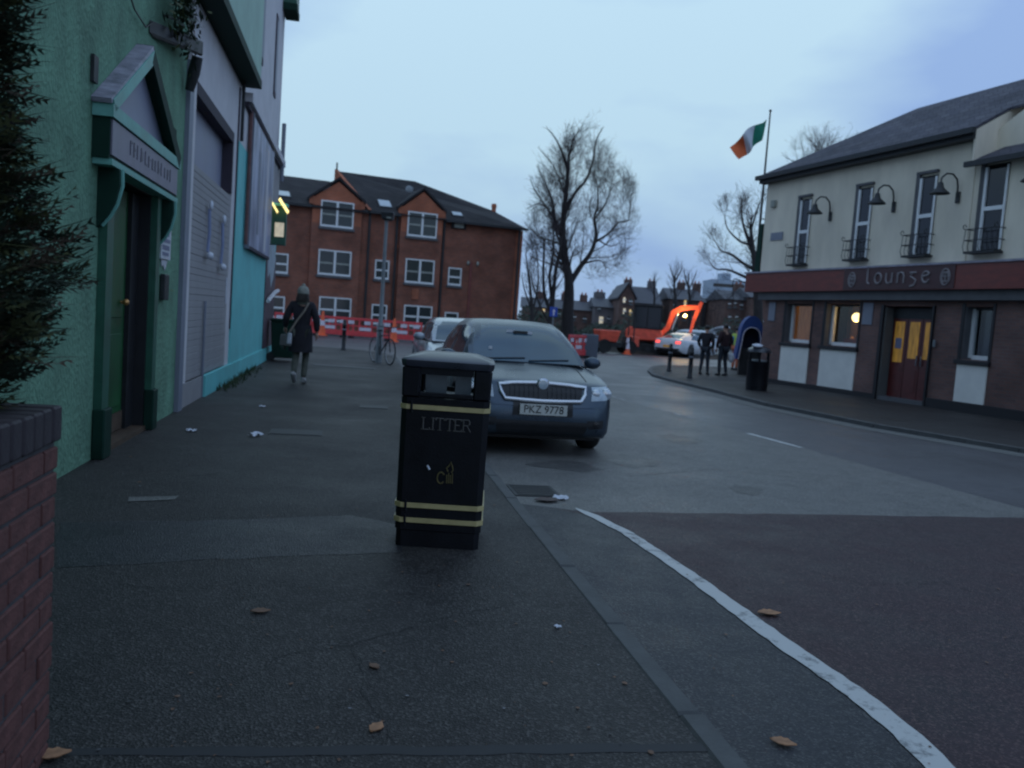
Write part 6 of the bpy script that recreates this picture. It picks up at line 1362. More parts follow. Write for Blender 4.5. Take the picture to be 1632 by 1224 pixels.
    if hat: 
        b = MB().lathe([(.100, -.03), (.104, 0), (.100, .05), (.082, .095), (.045, .122), (.015, .128)], (h.x, h.y + .005, h.z + .01), 18); b.build('knit_hat', hat, t, smooth=60)
        b = MB().lathe([(.105, -.20), (.108, -.13), (.098, -.08), (.098, -.03), (.096, -.0)], (h.x, h.y + .02, h.z + .0), 16, cap=False); b.build('scarf_hood', M['khaki'], t, smooth=60); rnd_ = random.Random(2); hb_ = MB(); [hb_.tube([(h.x + .085 * math.sin(a_), h.y + .02 + .09 * math.cos(a_), h.z - .01), (h.x + .10 * math.sin(a_), h.y + .03 + .10 * math.cos(a_), h.z - .09), (h.x + (.09 + rnd_.uniform(-.02, .03)) * math.sin(a_), h.y + .05 + .09 * math.cos(a_), h.z - .16)], [.014, .018, .006], 5) for a_ in np.linspace(-1.5, 1.5, 16)]; hb_.build('hair', M['hair'], t, smooth=60)['kind'] = 'stuff'; MB().ball((h.x, h.y, h.z + .145), .035, 9, 6).build('hat_bobble', hat, t, smooth=60)
    elif hair:
        b = MB(); b.ball((h.x, h.y + .018, h.z + .030), (.090, .100, .085), 14, 9); b.build('hair', M['hair'], t, smooth=60)
    return t
# woman walking away (back to the camera): faces +y locally => rotate by pi
wp = gp(476, 611)
for_ = {k_: v_ for k_, v_ in ()}
Jw = dict(elL=(-.27, .06, 1.14), wrL=(-.27, -.02, .92), elR=(.275, .05, 1.15), wrR=(.30, -.12, .98), knL=(-.08, -.16, .52), anL=(-.08, .02, .10), knR=(.07, .02, .49), anR=(.06, .27, .20), tiltR=.7)
for k_ in ('tiltR',): pass
def strip_tilt(J): return {a: c for a, c in J.items() if not a.startswith('tilt')}
_person = person
def person(label, loc, rz, J, *a, **kw):
    class D(dict): pass
    t1, t2 = J.pop('tiltL', 0), J.pop('tiltR', 0)
    JJ = TiltDict(J); JJ.t = {'tiltL': t1, 'tiltR': t2}
    return _person(label, loc, rz, JJ, *a, **kw)
class TiltDict(dict):
    def get(s, k, d=None): return s.t.get(k, dict.get(s, k, d))
person('woman in a dark coat and grey knit hat walking away along the pavement', wp, math.pi + ST * .6, Jw, M['coat_black'], M['khaki'], M['shoe'], .36, hat=M['hatgrey'], H_=1.70)
# her shoulder bag and strap
kx = 1.70 / 1.72
sbg = thing('shoulder_bag', 'white fronted shoulder bag on a tan strap across the dark coat', 'bag', wp, math.pi + ST * .6)
MB().tube([Vector(p) * kx for p in ((-.12, .12, 1.45), (-.06, .19, 1.30), (.06, .20, 1.12), (.17, .22, .92), (.185, .20, .86))], .017, 6).build('strap', M['leather'], sbg)
MB().hexa([(.13, .16, .66), (.32, .10, .66), (.34, .20, .66), (.16, .27, .66), (.12, .15, .86), (.31, .09, .86), (.33, .19, .86), (.15, .26, .86)]).build('bag_body', M['baggrey'], sbg, bevel=.015)
MB().hexa([(.125, .232, .70), (.20, .212, .70), (.205, .262, .70), (.13, .282, .70), (.12, .232, .89), (.19, .212, .89), (.195, .262, .89), (.125, .282, .89)]).build('white_flap', M['bagwhite'], sbg, bevel=.012)
pb = thing('carrier_bag', 'small pale carrier bag hanging from the woman\'s left hand', 'bag', wp, math.pi + ST * .6)
b = MB().ball((.31 * kx, -.13, .70), (.05, .09, .13), 10, 7); b.v = [(x + random.uniform(-.01, .01), y, z) for x, y, z in b.v]; b.build('sack', M['baggrey'], pb, smooth=50)
MB().tube([(.305, -.15, .82), (.30, -.13, .89), (.305, -.10, .82)], .006, 5).build('handle', M['baggrey'], pb)
# couple standing by the pub
person('man in dark clothes with hands low, standing by the two black bollards', gp(1121, 597), math.radians(150), dict(elL=(-.27, .03, 1.14), wrL=(-.22, -.10, .93), elR=(.27, .03, 1.14), wrR=(.22, -.10, .93), anL=(-.14, .02, .09), anR=(.13, .02, .09)), M['coat_black'], M['jeans'], M['shoe_dark'], H_=1.66)
person('person in a dark reddish jacket carrying a white bag beside the bollard man', gp(1150, 599), math.radians(205), dict(elL=(-.28, .05, 1.15), wrL=(-.24, -.10, .95), elR=(.27, .02, 1.14), wrR=(.26, -.05, .90), anL=(-.15, .02, .09), anR=(.16, .05, .09), knR=(.14, .0, .5)), mat('dark_maroon_jacket', (.035, .016, .020), .9, .3, 8), M['jeans'], M['shoe_dark'], H_=1.74)
hb = thing('carrier_bag', 'white carrier bag held by the person in the reddish jacket', 'bag', gp(1163, 600))
MB().ball((0, 0, .62), (.10, .07, .16), 10, 7).build('sack', M['bagwhite'], hb, smooth=50); MB().tube([(-.05, 0, .75), (-.03, 0, .88), (.05, 0, .75)], .008, 5).build('handle', M['bagwhite'], hb)
hv = Vector((at_depth(1172, 570, 33.5).x, 33.5, 0))
person('worker in a yellow and blue hi-vis top and orange trousers', hv, math.radians(120), dict(), M['hivis'], M['orangetrouser'], M['shoe_dark'], H_=1.72)
w_ = bpy.data.objects[[o.name for o in C.objects if o.get('label', '').startswith('worker in')][0]]
bx('blue_side_panel', M['hivisblue'], w_, .05, .185, -.10, .14, 1.02, 1.34, .03)

# ================================================================== FAR HOUSES
def house(label, x0, x1, Y, eave_py, ridge_py, wins, lit=(), gable=False, m='housebrick', chim=(), dep=9.0, name='terrace_house', group=None):
    """px extents at depth Y; eave and ridge from pixel rows at the middle; windows as px rectangles"""
    xm = (x0 + x1) / 2; a = at_depth(x0, eave_py, Y); c = at_depth(x1, eave_py, Y); ze = at_depth(xm, eave_py, Y).z; zr = at_depth(xm, ridge_py, Y + (0 if gable else dep / 2)).z
    t = thing(name, label, 'house', (a.x, Y, RZ), 0, group); w_ = c.x - a.x; ze -= RZ; zr -= RZ
    if gable:
        MB().prism([(0, 0, 0), (w_, 0, 0), (w_, 0, ze), (w_ / 2, 0, zr), (0, 0, ze)], (0, dep, 0)).build('wall', M[m], t)
        for s in (0, 1):
            xe = -0.25 if s == 0 else w_ + .25
            MB().prism([(w_ / 2, -.25, zr + .02), (xe, -.25, ze - .18), (xe, -.25, ze - .02), (w_ / 2, -.25, zr + .20)], (0, dep + .4, 0)).build('roof', M['houseroof'], t)
    else:
        bx('wall', M[m], t, 0, w_, 0, dep, 0, ze)
        MB().prism([(-.2, -.3, ze + .003), (-.2, dep / 2, zr), (-.2, dep + .3, ze + .003)], (w_ + .4, 0, 0)).build('roof', M['houseroof'], t)
    for q in chim:
        p = at_depth(q, ridge_py, Y + dep / 2); cx = p.x - a.x
        ch = bx('chimney', M[m], t, cx - .45, cx + .45, dep / 2 - .4, dep / 2 + .4, zr - .6, zr + .75)
        for k in (-.22, .22): MB().lathe([(.11, 0), (.09, .28)], (cx + k, dep / 2, zr + .75), 8).build('pot', M['brickor'], ch)
    for k, (wx, wy, ww, wh) in enumerate(wins):
        p = at_depth(wx, wy, Y); hx, hz = ww / 2 * Y / F_PX, wh / 2 * Y / F_PX; cx, cz = p.x - a.x, p.z - RZ
        mm = M['lit_yellow'] if k in lit else (M['lit_pale'] if -k - 1 in lit else M['winglass'])
        wn = bx('window', mm, t, cx - hx, cx + hx, -.03, -.004, cz - hz, cz + hz)
        bx('frame', M['upvc'], wn, cx - hx - .08, cx + hx + .08, -.05, -.032, cz - .05, cz + .05); bx('sill', M['concrete'], wn, cx - hx - .12, cx + hx + .12, -.14, -.005, cz - hz - .18, cz - hz - .002)
    return t
house('tall brick gabled house with four pale lit windows beyond the excavator', 988, 1012, 92, 474, 452, [(995, 478, 3.6, 8), (1005, 480, 3.6, 8), (995, 496, 3.6, 9), (1005, 498, 3.6, 9)], (-1, -3, 3, ), True, chim=(1001,), dep=11)
house('slate roofed house with dormers adjoining the brick gable', 1012, 1052, 94, 484, 458, [(1020, 492, 4, 8), (1030, 494, 4, 8), (1040, 496, 4, 8), (1048, 498, 3, 8), (1020, 514, 4, 9), (1034, 514, 4, 9)], (3,), m='housegrey', chim=(1038,))
house('dark brick house behind the raised excavator boom', 1068, 1120, 96, 478, 461, [(1076, 486, 4, 8), (1092, 483, 3.4, 9), (1104, 488, 4, 8), (1076, 505, 4, 9), (1090, 505, 4, 9), (1106, 507, 4, 9)], (1,), chim=(1085, 1110))
house('low grey house with one bright yellow window near the blue shelter', 1120, 1157, 98, 483, 476, [(1149, 480, 4.5, 9), (1130, 488, 3, 7), (1140, 505, 4, 8), (1128, 505, 4, 8)], (0,), m='housegrey')
house('brick house with pale sash windows behind the blue shelter', 1157, 1196, 88, 478, 464, [(1163, 484, 3, 10), (1172, 483, 3, 12), (1182, 486, 3, 10), (1163, 505, 3, 9), (1174, 505, 3, 9)], (), chim=(1176,))
house('long low brick row seen behind the bare tree trunks', 832, 948, 100, 492, 477, [(845, 505, 4, 7), (866, 482 + 14, 4, 7), (890, 500, 4, 8), (915, 505, 4, 8), (932, 508, 4, 8)], (1,), chim=(862, 900, 930))
house('dark grey house with a bright shop window by the site dumper', 948, 989, 97, 490, 476, [(958, 510, 6, 11), (970, 508, 3, 8), (982, 500, 3, 8), (955, 492, 3, 6)], (-1,), m='housegrey', chim=(955,))
house('plain brick gable end tucked behind the pub corner', 1198, 1262, 86, 476, 462, [(1208, 492, 3, 9), (1216, 512, 3, 9)], (), chim=())
# church spire, square turret, pale tower block
p = at_depth(974, 500, 150); t = thing('church_spire', 'thin dark church spire rising between the roofs', 'spire', (p.x, 150, RZ))
zt = at_depth(974, 461, 150).z; bx('tower', M['housegrey'], t, -1, 1, -1, 1, 0, zt - 5); MB().lathe([(1.1, zt - 5), (.05, zt)], (0, 0, 0), 8).build('spire', M['houseroof'], t)
p = at_depth(953, 500, 140); t = thing('roof_turret', 'square dark turret above the low grey houses', 'turret', (p.x, 140, RZ)); zt = at_depth(953, 465, 140).z
bx('shaft', M['housegrey'], t, -1.3, 1.3, -1.3, 1.3, 0, zt - 2.2); bx('cap', M['houseroof'], t, -.9, .9, -.9, .9, zt - 2.2, zt); bx('cornice', M['housegrey'], t, -1.5, 1.5, -1.5, 1.5, zt - 2.6, zt - 2.2)
p0, p1 = at_depth(1134, 450, 260), at_depth(1190, 450, 260); t = thing('tower_block', 'pale blue tower block far behind the houses', 'tower block', (p0.x, 260, RZ)); zt = at_depth(1160, 446, 260).z
bx('slab', M['tower'], t, 0, p1.x - p0.x, 0, 12, 0, zt)
for i in range(5):
    bx('window_band', M['darkglass'], t, .6, p1.x - p0.x - .6, -.05, -.003, zt - 2.2 - i * 2.9, zt - 1.2 - i * 2.9)
bx('plant_room', M['tower'], t, 3.5, 6.5, 3, 8, zt, zt + 2.2)
# distant dark hedge line that closes the view between the houses
b = MB(); rnd = random.Random(14)
for i in range(9000):
    x = rnd.uniform(-16, 34); y = 75 + rnd.uniform(0, 8); h = 1.9 + .8 * math.sin(x * .7) + .5 * math.sin(x * 1.9); z = RZ + rnd.random() ** .7 * h
    s = rnd.uniform(.08, .22); c = Vector((x, y, z)); u_ = Vector((rnd.gauss(0, 1), rnd.gauss(0, 1), rnd.gauss(0, 1))).normalized() * s; v_ = u_.orthogonal().normalized() * s * .6
    b.poly([c - u_, c + v_, c + u_, c - v_])
tag(b.build('hedge', [M['conifer1']], fix=False), 'dark ragged hedge line along the far side of the roadworks', 'hedge', kind='stuff')

# ================================================================== BARE TREES
def tree(label, limbs, Y, seed, env, twig_n=1.0, group='bare winter trees', spread=1.0, name='bare_tree', maxd=4, size=1.0, depth_amp=1.0):
    """limbs: list of (list of (px,py), r0, r1, depth offset at tip); grown out with random side branches"""
    rnd = random.Random(seed); base = at_depth(limbs[0][0][0][0], limbs[0][0][0][1], Y); root = Vector((base.x, Y, RZ))
    t = thing(name, label, 'tree', root, 0, group)
    ea, eb, ec = at_depth(env[0], env[3], Y) - root, at_depth(env[1], env[3], Y) - root, at_depth((env[0] + env[1]) / 2, env[2], Y) - root
    xc_, rx_, zc_, rz_ = (ea.x + eb.x) / 2, (eb.x - ea.x) / 2, ea.z, ec.z - ea.z
    def outside(q): return ((q.x - xc_) / rx_) ** 2 + (max(0, q.z - zc_) / rz_) ** 2 + (q.y / (rx_ * 1.1)) ** 2 > rnd.uniform(.86, 1.08)
    tb, wb = MB(), MB(); bm_ = MB()
    segs = []
    def smooth_poly(pts, n):
        out = []
        for i in range(len(pts) - 1):
            p0 = pts[max(0, i - 1)]; p1 = pts[i]; p2 = pts[i + 1]; p3 = pts[min(len(pts) - 1, i + 2)]
            for k in range(n):
                s = k / n; out.append(0.5 * ((2 * p1) + (-p0 + p2) * s + (2 * p0 - 5 * p1 + 4 * p2 - p3) * s * s + (-p0 + 3 * p1 - 3 * p2 + p3) * s**3))
        out.append(pts[-1]); return out
    def grow(p, d, L, r, depth):
        n = 4 if depth < maxd else 3; pts = [p]; q = p.copy(); dd = d.copy()
        for i in range(n):
            dd = (dd + Vector((rnd.gauss(0, .16), rnd.gauss(0, .16), rnd.gauss(.07, .12)))).normalized(); q = q + dd * (L / n); pts.append(q.copy())
            if outside(q): break
        n = len(pts) - 1; cut = n < (4 if depth < maxd else 3)
        rad = [max(.0035, r * (1 - .75 * i / n)) for i in range(n + 1)]
        (bm_ if depth < 2 else wb).tube(pts, rad, 5 if depth < 2 else 3, cap=False)
        if depth >= maxd or n < 1: return
        m = int((3.5 if depth < maxd - 1 else 4.0) * twig_n + rnd.random())
        if cut: m = 1 if rnd.random() < .6 else 0
        for k in range(m):
            f = rnd.uniform(.12, 1.0); i = min(n - 1, int(f * n)); o_ = pts[i].lerp(pts[i + 1], f * n - i)
            ax = (pts[i + 1] - pts[i]).normalized(); pe = Vector((rnd.gauss(0, 1), rnd.gauss(0, 1), rnd.gauss(0, 1))); pe = (pe - ax * pe.dot(ax)).normalized()
            an = rnd.uniform(.45, 1.0); d2 = (ax * math.cos(an) + pe * math.sin(an) + Vector((0, 0, .15))).normalized()
            grow(o_, d2, L * rnd.uniform(.50, .78), max(.0045, rad[i] * rnd.uniform(.45, .65)), depth + 1)
    for li, (pp, r0, r1, dz) in enumerate(limbs):
        n = len(pp); pts = []
        for i, (x, y) in enumerate(pp):
            f = i / (n - 1); w_ = at_depth(x, y, Y + dz * f * depth_amp); pts.append(w_ - root)
        if li == 0: pts[0].z = -.05
        sm = smooth_poly(pts, 5); r0 *= 1 if li == 0 else .8; r1 *= .62; rad = [r0 + (r1 - r0) * (i / (len(sm) - 1)) ** .8 for i in range(len(sm))]
        if li == 0: rad[0] *= 1.5; rad[1] *= 1.2
        (tb if li == 0 else bm_).tube(sm, rad, 9, cap=True)
        tot = sum((b_ - a_).length for a_, b_ in zip(sm[:-1], sm[1:])); cnt = max(3, int(tot * 1.5 * spread))
        st = .35 if li == 0 else .18
        for k in range(cnt):
            f = st + (1 - st) * (k + rnd.random()) / cnt; i = min(len(sm) - 2, int(f * (len(sm) - 1))); o_ = sm[i]; ax = (sm[i + 1] - sm[i]).normalized()
            pe = Vector((rnd.gauss(0, 1), rnd.gauss(0, .9), rnd.gauss(0, 1))); pe = (pe - ax * pe.dot(ax)).normalized(); an = rnd.uniform(.4, .95)
            d2 = (ax * math.cos(an) + pe * math.sin(an) + Vector((0, 0, .22))).normalized()
            grow(o_, d2, rnd.uniform(1.5, 2.7) * size * (1.2 - .70 * f), max(.012, rad[i] * .30), 1)
        ax = (sm[-1] - sm[-2]).normalized()
        for k in range(3): grow(sm[-1], (ax + Vector((rnd.gauss(0, .35), rnd.gauss(0, .35), .1))).normalized(), rnd.uniform(.8, 1.4) * size, max(.010, r1 * .6), 1)
    tb.build('trunk', M['bark'], t, smooth=60, fix=False); bm_.build('limbs', M['bark'], t, smooth=60, fix=False)['kind'] = 'stuff'; wb.build('crown', M['twig'], t, fix=False)['kind'] = 'stuff'
    return t
tree('tallest bare winter tree, forked trunk, standing right of the brick apartments', [
    ([(905, 548), (905, 500), (907, 470), (906, 440), (900, 410), (897, 372), (899, 335), (904, 290), (906, 255)], .42, .13, 0),
    ([(908, 452), (925, 425), (942, 402), (950, 375), (947, 348), (953, 325), (952, 295)], .24, .05, 1.6),
    ([(950, 385), (970, 372), (985, 355), (1002, 350), (1004, 325)], .10, .03, -.6),
    ([(901, 340), (915, 310), (935, 285), (945, 255), (950, 225), (958, 208)], .15, .04, 2.0),
    ([(905, 270), (897, 245), (885, 220), (872, 205)], .10, .03, -1.4), ([(905, 260), (912, 230), (922, 208)], .09, .03, 1.2),
    ([(897, 380), (885, 350), (880, 320), (868, 290), (858, 270)], .13, .035, -2.0),
    ([(899, 400), (888, 375), (878, 340), (860, 325), (845, 330)], .10, .03, 1.5),
    ([(903, 320), (893, 290), (880, 262), (862, 240)], .08, .03, 2.2), ([(930, 420), (955, 415), (965, 425)], .08, .03, -2), ([(899, 392), (880, 384), (860, 378), (844, 362)], .10, .03, -1.5), ([(897, 372), (874, 335), (854, 305), (846, 288)], .10, .03, 1.8), ([(904, 440), (890, 425), (868, 418), (850, 410)], .09, .03, -1), ([(947, 350), (965, 325), (975, 300), (985, 290)], .08, .03, 1.5), ([(950, 380), (972, 392), (990, 385)], .07, .03, 2)], 50, 11, (826, 1022, 178, 400), size=1.12, twig_n=1.42, spread=1.25)
tree('slim bare tree with two upright stems beside the apartment corner', [
    ([(878, 545), (878, 505), (882, 465), (886, 430), (893, 395), (898, 370)], .22, .05, 0), ([(880, 480), (876, 440), (882, 400), (882, 365), (880, 320)], .14, .04, 1.2), ([(879, 500), (868, 470), (866, 430), (868, 388)], .15, .07, -1), ([(876, 515), (862, 490), (850, 455), (845, 425)], .10, .03, 1)], 48, 23, (838, 905, 300, 450), size=.8)
tree('small twiggy bare tree close against the brick apartment corner', [
    ([(848, 545), (848, 505), (846, 470), (842, 435), (838, 405)], .16, .04, 0), ([(848, 500), (856, 465), (858, 435), (855, 400)], .09, .03, 1), ([(846, 490), (836, 462), (832, 440)], .07, .03, -1), ([(848, 510), (862, 485), (872, 468)], .07, .03, 1)], 47, 31, (822, 880, 375, 460), size=.75)
tree('bare tree leaning out behind the flagpole and pub corner', [
    ([(1212, 540), (1208, 480), (1204, 430), (1200, 395), (1196, 360)], .30, .10, 0), ([(1200, 400), (1190, 375), (1183, 350), (1182, 325)], .14, .04, 1), ([(1203, 430), (1185, 420), (1165, 405), (1150, 400), (1140, 385)], .13, .03, -1), ([(1205, 450), (1180, 438), (1160, 430), (1140, 428), (1128, 412)], .12, .03, 1.5),
    ([(1197, 365), (1205, 340), (1212, 318)], .08, .03, -1), ([(1199, 390), (1180, 385), (1160, 365), (1155, 345)], .09, .03, .5), ([(1203, 420), (1192, 450), (1170, 445), (1168, 470)], .07, .02, 1)], 42, 47, (1104, 1268, 288, 420), size=.85, twig_n=1.05)
tree('bare treetop showing over the slate roof of the pub', [
    ([(1318, 540), (1316, 400), (1314, 310), (1312, 270), (1310, 250)], .35, .08, 0), ([(1314, 300), (1295, 275), (1275, 262), (1260, 255)], .13, .03, 1), ([(1314, 290), (1335, 268), (1355, 245), (1368, 230)], .13, .03, -1), ([(1312, 262), (1322, 248), (1326, 228)], .09, .03, 1), ([(1313, 280), (1302, 255), (1300, 235)], .09, .03, 1)], 46, 53, (1228, 1396, 190, 300), size=.9)
tree('far bare tree rising above the dark brick houses', [
    ([(1078, 530), (1077, 490), (1075, 460), (1076, 440)], .28, .10, 0), ([(1076, 450), (1070, 432), (1068, 424)], .12, .05, 1), ([(1076, 448), (1085, 432), (1088, 424)], .12, .05, -1)], 84, 61, (1055, 1100, 414, 450), size=1.1, twig_n=.8, maxd=3)
tree('far bare tree with a fan of thin stems beside the dark houses', [
    ([(1100, 530), (1100, 490), (1098, 462), (1097, 445)], .24, .08, 0), ([(1099, 460), (1107, 442), (1110, 432)], .10, .04, 1), ([(1099, 462), (1092, 442), (1090, 430)], .10, .04, -1)], 85, 67, (1080, 1122, 420, 455), size=1.0, twig_n=.8, maxd=3)
tree('far bare sapling between the spire and the excavator', [([(1042, 520), (1043, 480), (1042, 455), (1043, 440)], .16, .05, 0), ([(1042, 470), (1036, 452)], .06, .03, 1)], 86, 71, (1028, 1056, 432, 465), size=.7, twig_n=.7, maxd=3)

# ================================================================== PLANTER, CONIFER, LEAVES
PV, PU = -0.83, 2.64          # near corner of the far end, in street coordinates
CZ = 1.065
plt_ = thing('brick_planter', 'red brick planter wall with dark brick-on-edge coping at the pavement edge', 'planter', S(PV, PU), ST)
# local: x = across (negative into planter), y = along (negative toward the camera)
LEN = 2.3; DEP = 1.1
bx('mortar_core', M['mortar'], plt_, -.21, -.008, -LEN, -.008, 0, CZ - .112); bx('mortar_core', M['mortar'], plt_, -DEP, -.212, -.21, -.008, 0, CZ - .112)
br0 = MB().box(0, .215, 0, .1025, 0, .065).build('brick', M['redbrick'], plt_, bevel=.005); first = True
zc = -.028; row = 0
def put(loc, rz, sx=1.0):
    global first
    o_ = br0 if first else br0.copy()
    if not first: C.objects.link(o_)
    first = False; o_.location = loc; o_.rotation_euler = (random.uniform(-.008, .008), random.uniform(-.008, .008), rz + random.uniform(-.01, .01)); o_.scale = (sx, 1, 1)
    if random.random() < .38:
        o_.material_slots[0].link = 'OBJECT'; o_.material_slots[0].material = M['redbrick2']
while zc < CZ - .185:
    off = 0 if row % 2 else .1125; y = -.002
    if off: put((.0 + random.uniform(-.003, .003), y - .1025, zc), math.pi / 2, .477); y -= .1125
    while y > -1.75:
        put((random.uniform(-.003, .003), y - .215, zc), math.pi / 2); y -= .225
    x = -.115 if not off else -.225
    for k in range(4): put((x - .215 + .0, -.1025 + .0 + random.uniform(-.003, .003), zc), 0); x -= .225
    zc += .075; row += 1
cp0 = MB().box(-.215, .012, 0, .065, 0, .1025).build('coping_brick', M['engbrick'], plt_, bevel=.006); y = -.067; k = 0
while y > -1.8:
    o_ = cp0 if k == 0 else cp0.copy()
    if k: C.objects.link(o_)
    o_.location = (random.uniform(-.004, .004), y, CZ - .110 + random.uniform(-.002, .002)); o_.rotation_euler = (0, 0, random.uniform(-.012, .012)); y -= .075; k += 1
x = -.222
while x > -DEP:
    o_ = cp0.copy(); C.objects.link(o_); o_.location = (x, -.012, CZ - .11); o_.rotation_euler = (0, 0, -math.pi / 2 + math.pi); x -= .075
bx('soil', M['soil'], plt_, -DEP, -.215, -LEN, -.215, .5, CZ - .16)
def conifer(label, loc, H_, prof, n, seed, extra=()):
    t = thing('conifer_shrub', label, 'shrub', loc); rnd = random.Random(seed)
    MB().tube([(0, 0, 0), (.02, 0, H_ * .5), (0, 0, H_ * .92)], [.07, .05, .015], 8).build('trunk', M['bark'], t, smooth=60)
    b = MB(); pf = crv(prof); rot = math.pi * (3 - 5 ** .5)
    br = MB()
    for i in range(n):
        z = H_ * rnd.random() ** .9; R_ = pf(z / H_) ; a = rnd.uniform(0, 2 * math.pi)
        R_ *= .78 + .22 * math.sin(a * 3 + z * 5) * math.sin(z * 9 + a); rr = R_ * (rnd.random() ** .35)
        o_ = Vector((rr * math.cos(a), rr * math.sin(a), z)); out = Vector((math.cos(a), math.sin(a), rnd.uniform(-.15, .75))).normalized()
        L = rnd.uniform(.07, .15); side = out.cross(Vector((rnd.gauss(0, .4), rnd.gauss(0, .4), 1))).normalized(); nrm = out.cross(side)
        q = rnd.random(); b.cur = 0 if q < .55 else (1 if q < .83 else 2)
        k = 7
        for s in range(k):
            f = s / k; c = o_ + out * L * f + nrm * .02 * math.sin(f * 3)
            for sd in (-1, 1):
                tip = c + (out * .75 + side * sd * .8 + nrm * rnd.uniform(-.4, .4)).normalized() * L * (.42 - .30 * f); w_ = (out * .4 - side * sd * .2).normalized() * .0065
                b.poly([c - w_, c + w_, tip])
        tip = o_ + out * L * 1.25; b.poly([o_ + side * .005, tip, o_ - side * .005])
    for i in range(140):
        z = H_ * rnd.uniform(.05, .95); R_ = pf(z / H_) * .8; a = rnd.uniform(0, 6.28); br.tube([(0, 0, z - .1), (R_ * .5 * math.cos(a), R_ * .5 * math.sin(a), z), (R_ * math.cos(a), R_ * math.sin(a), z + .1)], [.010, .006, .003], 4, cap=False)
    br.build('branches', M['bark'], t, fix=False)['kind'] = 'stuff'
    b.build('foliage', [M['conifer1'], M['conifer2'], M['conifer3']], t, fix=False)['kind'] = 'stuff'
    return t
conifer('dark green conifer shrub growing over the brick planter coping', S(-1.17, 2.44, 1.02), 2.5, [(0, .12), (.06, .30), (.18, .40), (.28, .34), (.36, .27), (.5, .32), (.62, .37), (.72, .46), (.9, .44), (1, .2)], 8200, 5)
# overhanging leafy sprig at the top of the pub wall
sp_ = thing('ivy_sprig', 'leafy dark sprig hanging above the lamp bar on the green wall', 'plant', FL.w(9.55, -.10, 4.12), FL.th); b = MB(); rnd = random.Random(8)
MB().tube([(-.6, 0, -.02), (-.1, -.02, .1), (.3, 0, .35), (.5, 0, .8)], .012, 5).build('stem', M['bark'], sp_)
for i in range(420):
    c = Vector((rnd.gauss(.05, .32), -abs(rnd.gauss(0, .08)), rnd.gauss(.25, .20))); u_ = Vector((rnd.gauss(0, 1), rnd.gauss(0, .5), rnd.gauss(0, 1))).normalized() * rnd.uniform(.03, .06); v_ = u_.orthogonal().normalized() * .022
    b.cur = rnd.choice((0, 0, 1)); b.poly([c - u_, c + v_, c + u_, c - v_])
b.build('foliage', [M['conifer1'], M['conifer2']], sp_, fix=False)['kind'] = 'stuff'

# fallen leaves and litter one can pick out
def leaf(p, L, a, m, label, cat='leaf', name='fallen_leaf', curl=.10):
    b = MB(); P = []
    for i in range(9):
        f = i / 8; w_ = math.sin(math.pi * min(1, f * 1.05)) ** .8 * L * .30 * (1 + .12 * math.sin(f * 22)); P.append([(L * (f - .5), -w_, curl * L * (abs(f - .5) ** 1.5) + .18 * w_), (L * (f - .5), 0, .004 + curl * L * (abs(f - .5) ** 1.5) * .8), (L * (f - .5), w_, curl * L * (abs(f - .5) ** 1.5) + .22 * w_)])
    Q = [[(x, y, z + .003) for x, y, z in r_] for r_ in P]
    b.grid(P); b.grid([r_[::-1] for r_ in Q]); o_ = b.build(name, m, None, smooth=60, fix=False); o_.location = (p.x, p.y, p.z + .004); o_.rotation_euler = (0, 0, a); tag(o_, label, cat); return o_
leaf(gp(600, 1162), .075, 1.2, M['leaf'], 'pale orange fallen leaf on the pavement below the litter bin')
leaf(gp(415, 976), .09, .3, M['leaf2'], 'dull brown leaf on the pavement between planter and litter bin')
leaf(gp(596, 1064), .06, 2.4, M['leaf2'], 'small brown leaf just up the pavement from the orange one')
leaf(gp(84, 1206, .004), .10, .5, M['leaf'], 'orange leaf lying at the foot of the brick planter')
leaf(gp(1226, 979, RZ + .012), .13, .1, M['leaf'], 'long tan leaf on the red road surface beside the white line')
leaf(gp(1248, 1186, RZ + .012), .095, -.4, M['leaf'], 'tan leaf on the dark strip between kerb and white line')
leaf(gp(872, 799, RZ + .006), .22, .2, mat('dark_wet_leaf', (.05, .025, .022), .6, .3, 20), 'dark wet leaf mush near the start of the white line')
def scrap(p, s, label, a=0.3):
    rnd = random.Random(int(p.x * 1000)); b = MB(); P = []
    for i in range(6): P.append([((i / 5 - .5) * s + rnd.uniform(-.1, .1) * s, (j / 4 - .5) * s * .7 + rnd.uniform(-.1, .1) * s, rnd.uniform(0, .28) * s + .004) for j in range(5)])
    b.grid(P); b.grid([[(x, y, z + .002) for x, y, z in r_[::-1]] for r_ in P]); o_ = b.build('paper_scrap', M['paper'], None, smooth=40, fix=False); o_.location = p; o_.rotation_euler = (0, 0, a); tag(o_, label, 'litter')
scrap(gp(305, 688), .10, 'crumpled white paper scrap on the pavement before the grey shutter')
scrap(gp(407, 695), .13, 'white paper scrap lying out in the middle of the pavement', 1.0)
scrap(gp(418, 649), .08, 'tiny white scrap nearer the turquoise wall')
scrap(gp(888, 1001), .035, 'small bluish white scrap near the kerb stones', .8)
scrap(gp(893, 796, RZ + .006), .13, 'pale crumpled wrapper beside the dark leaf mush', .2)
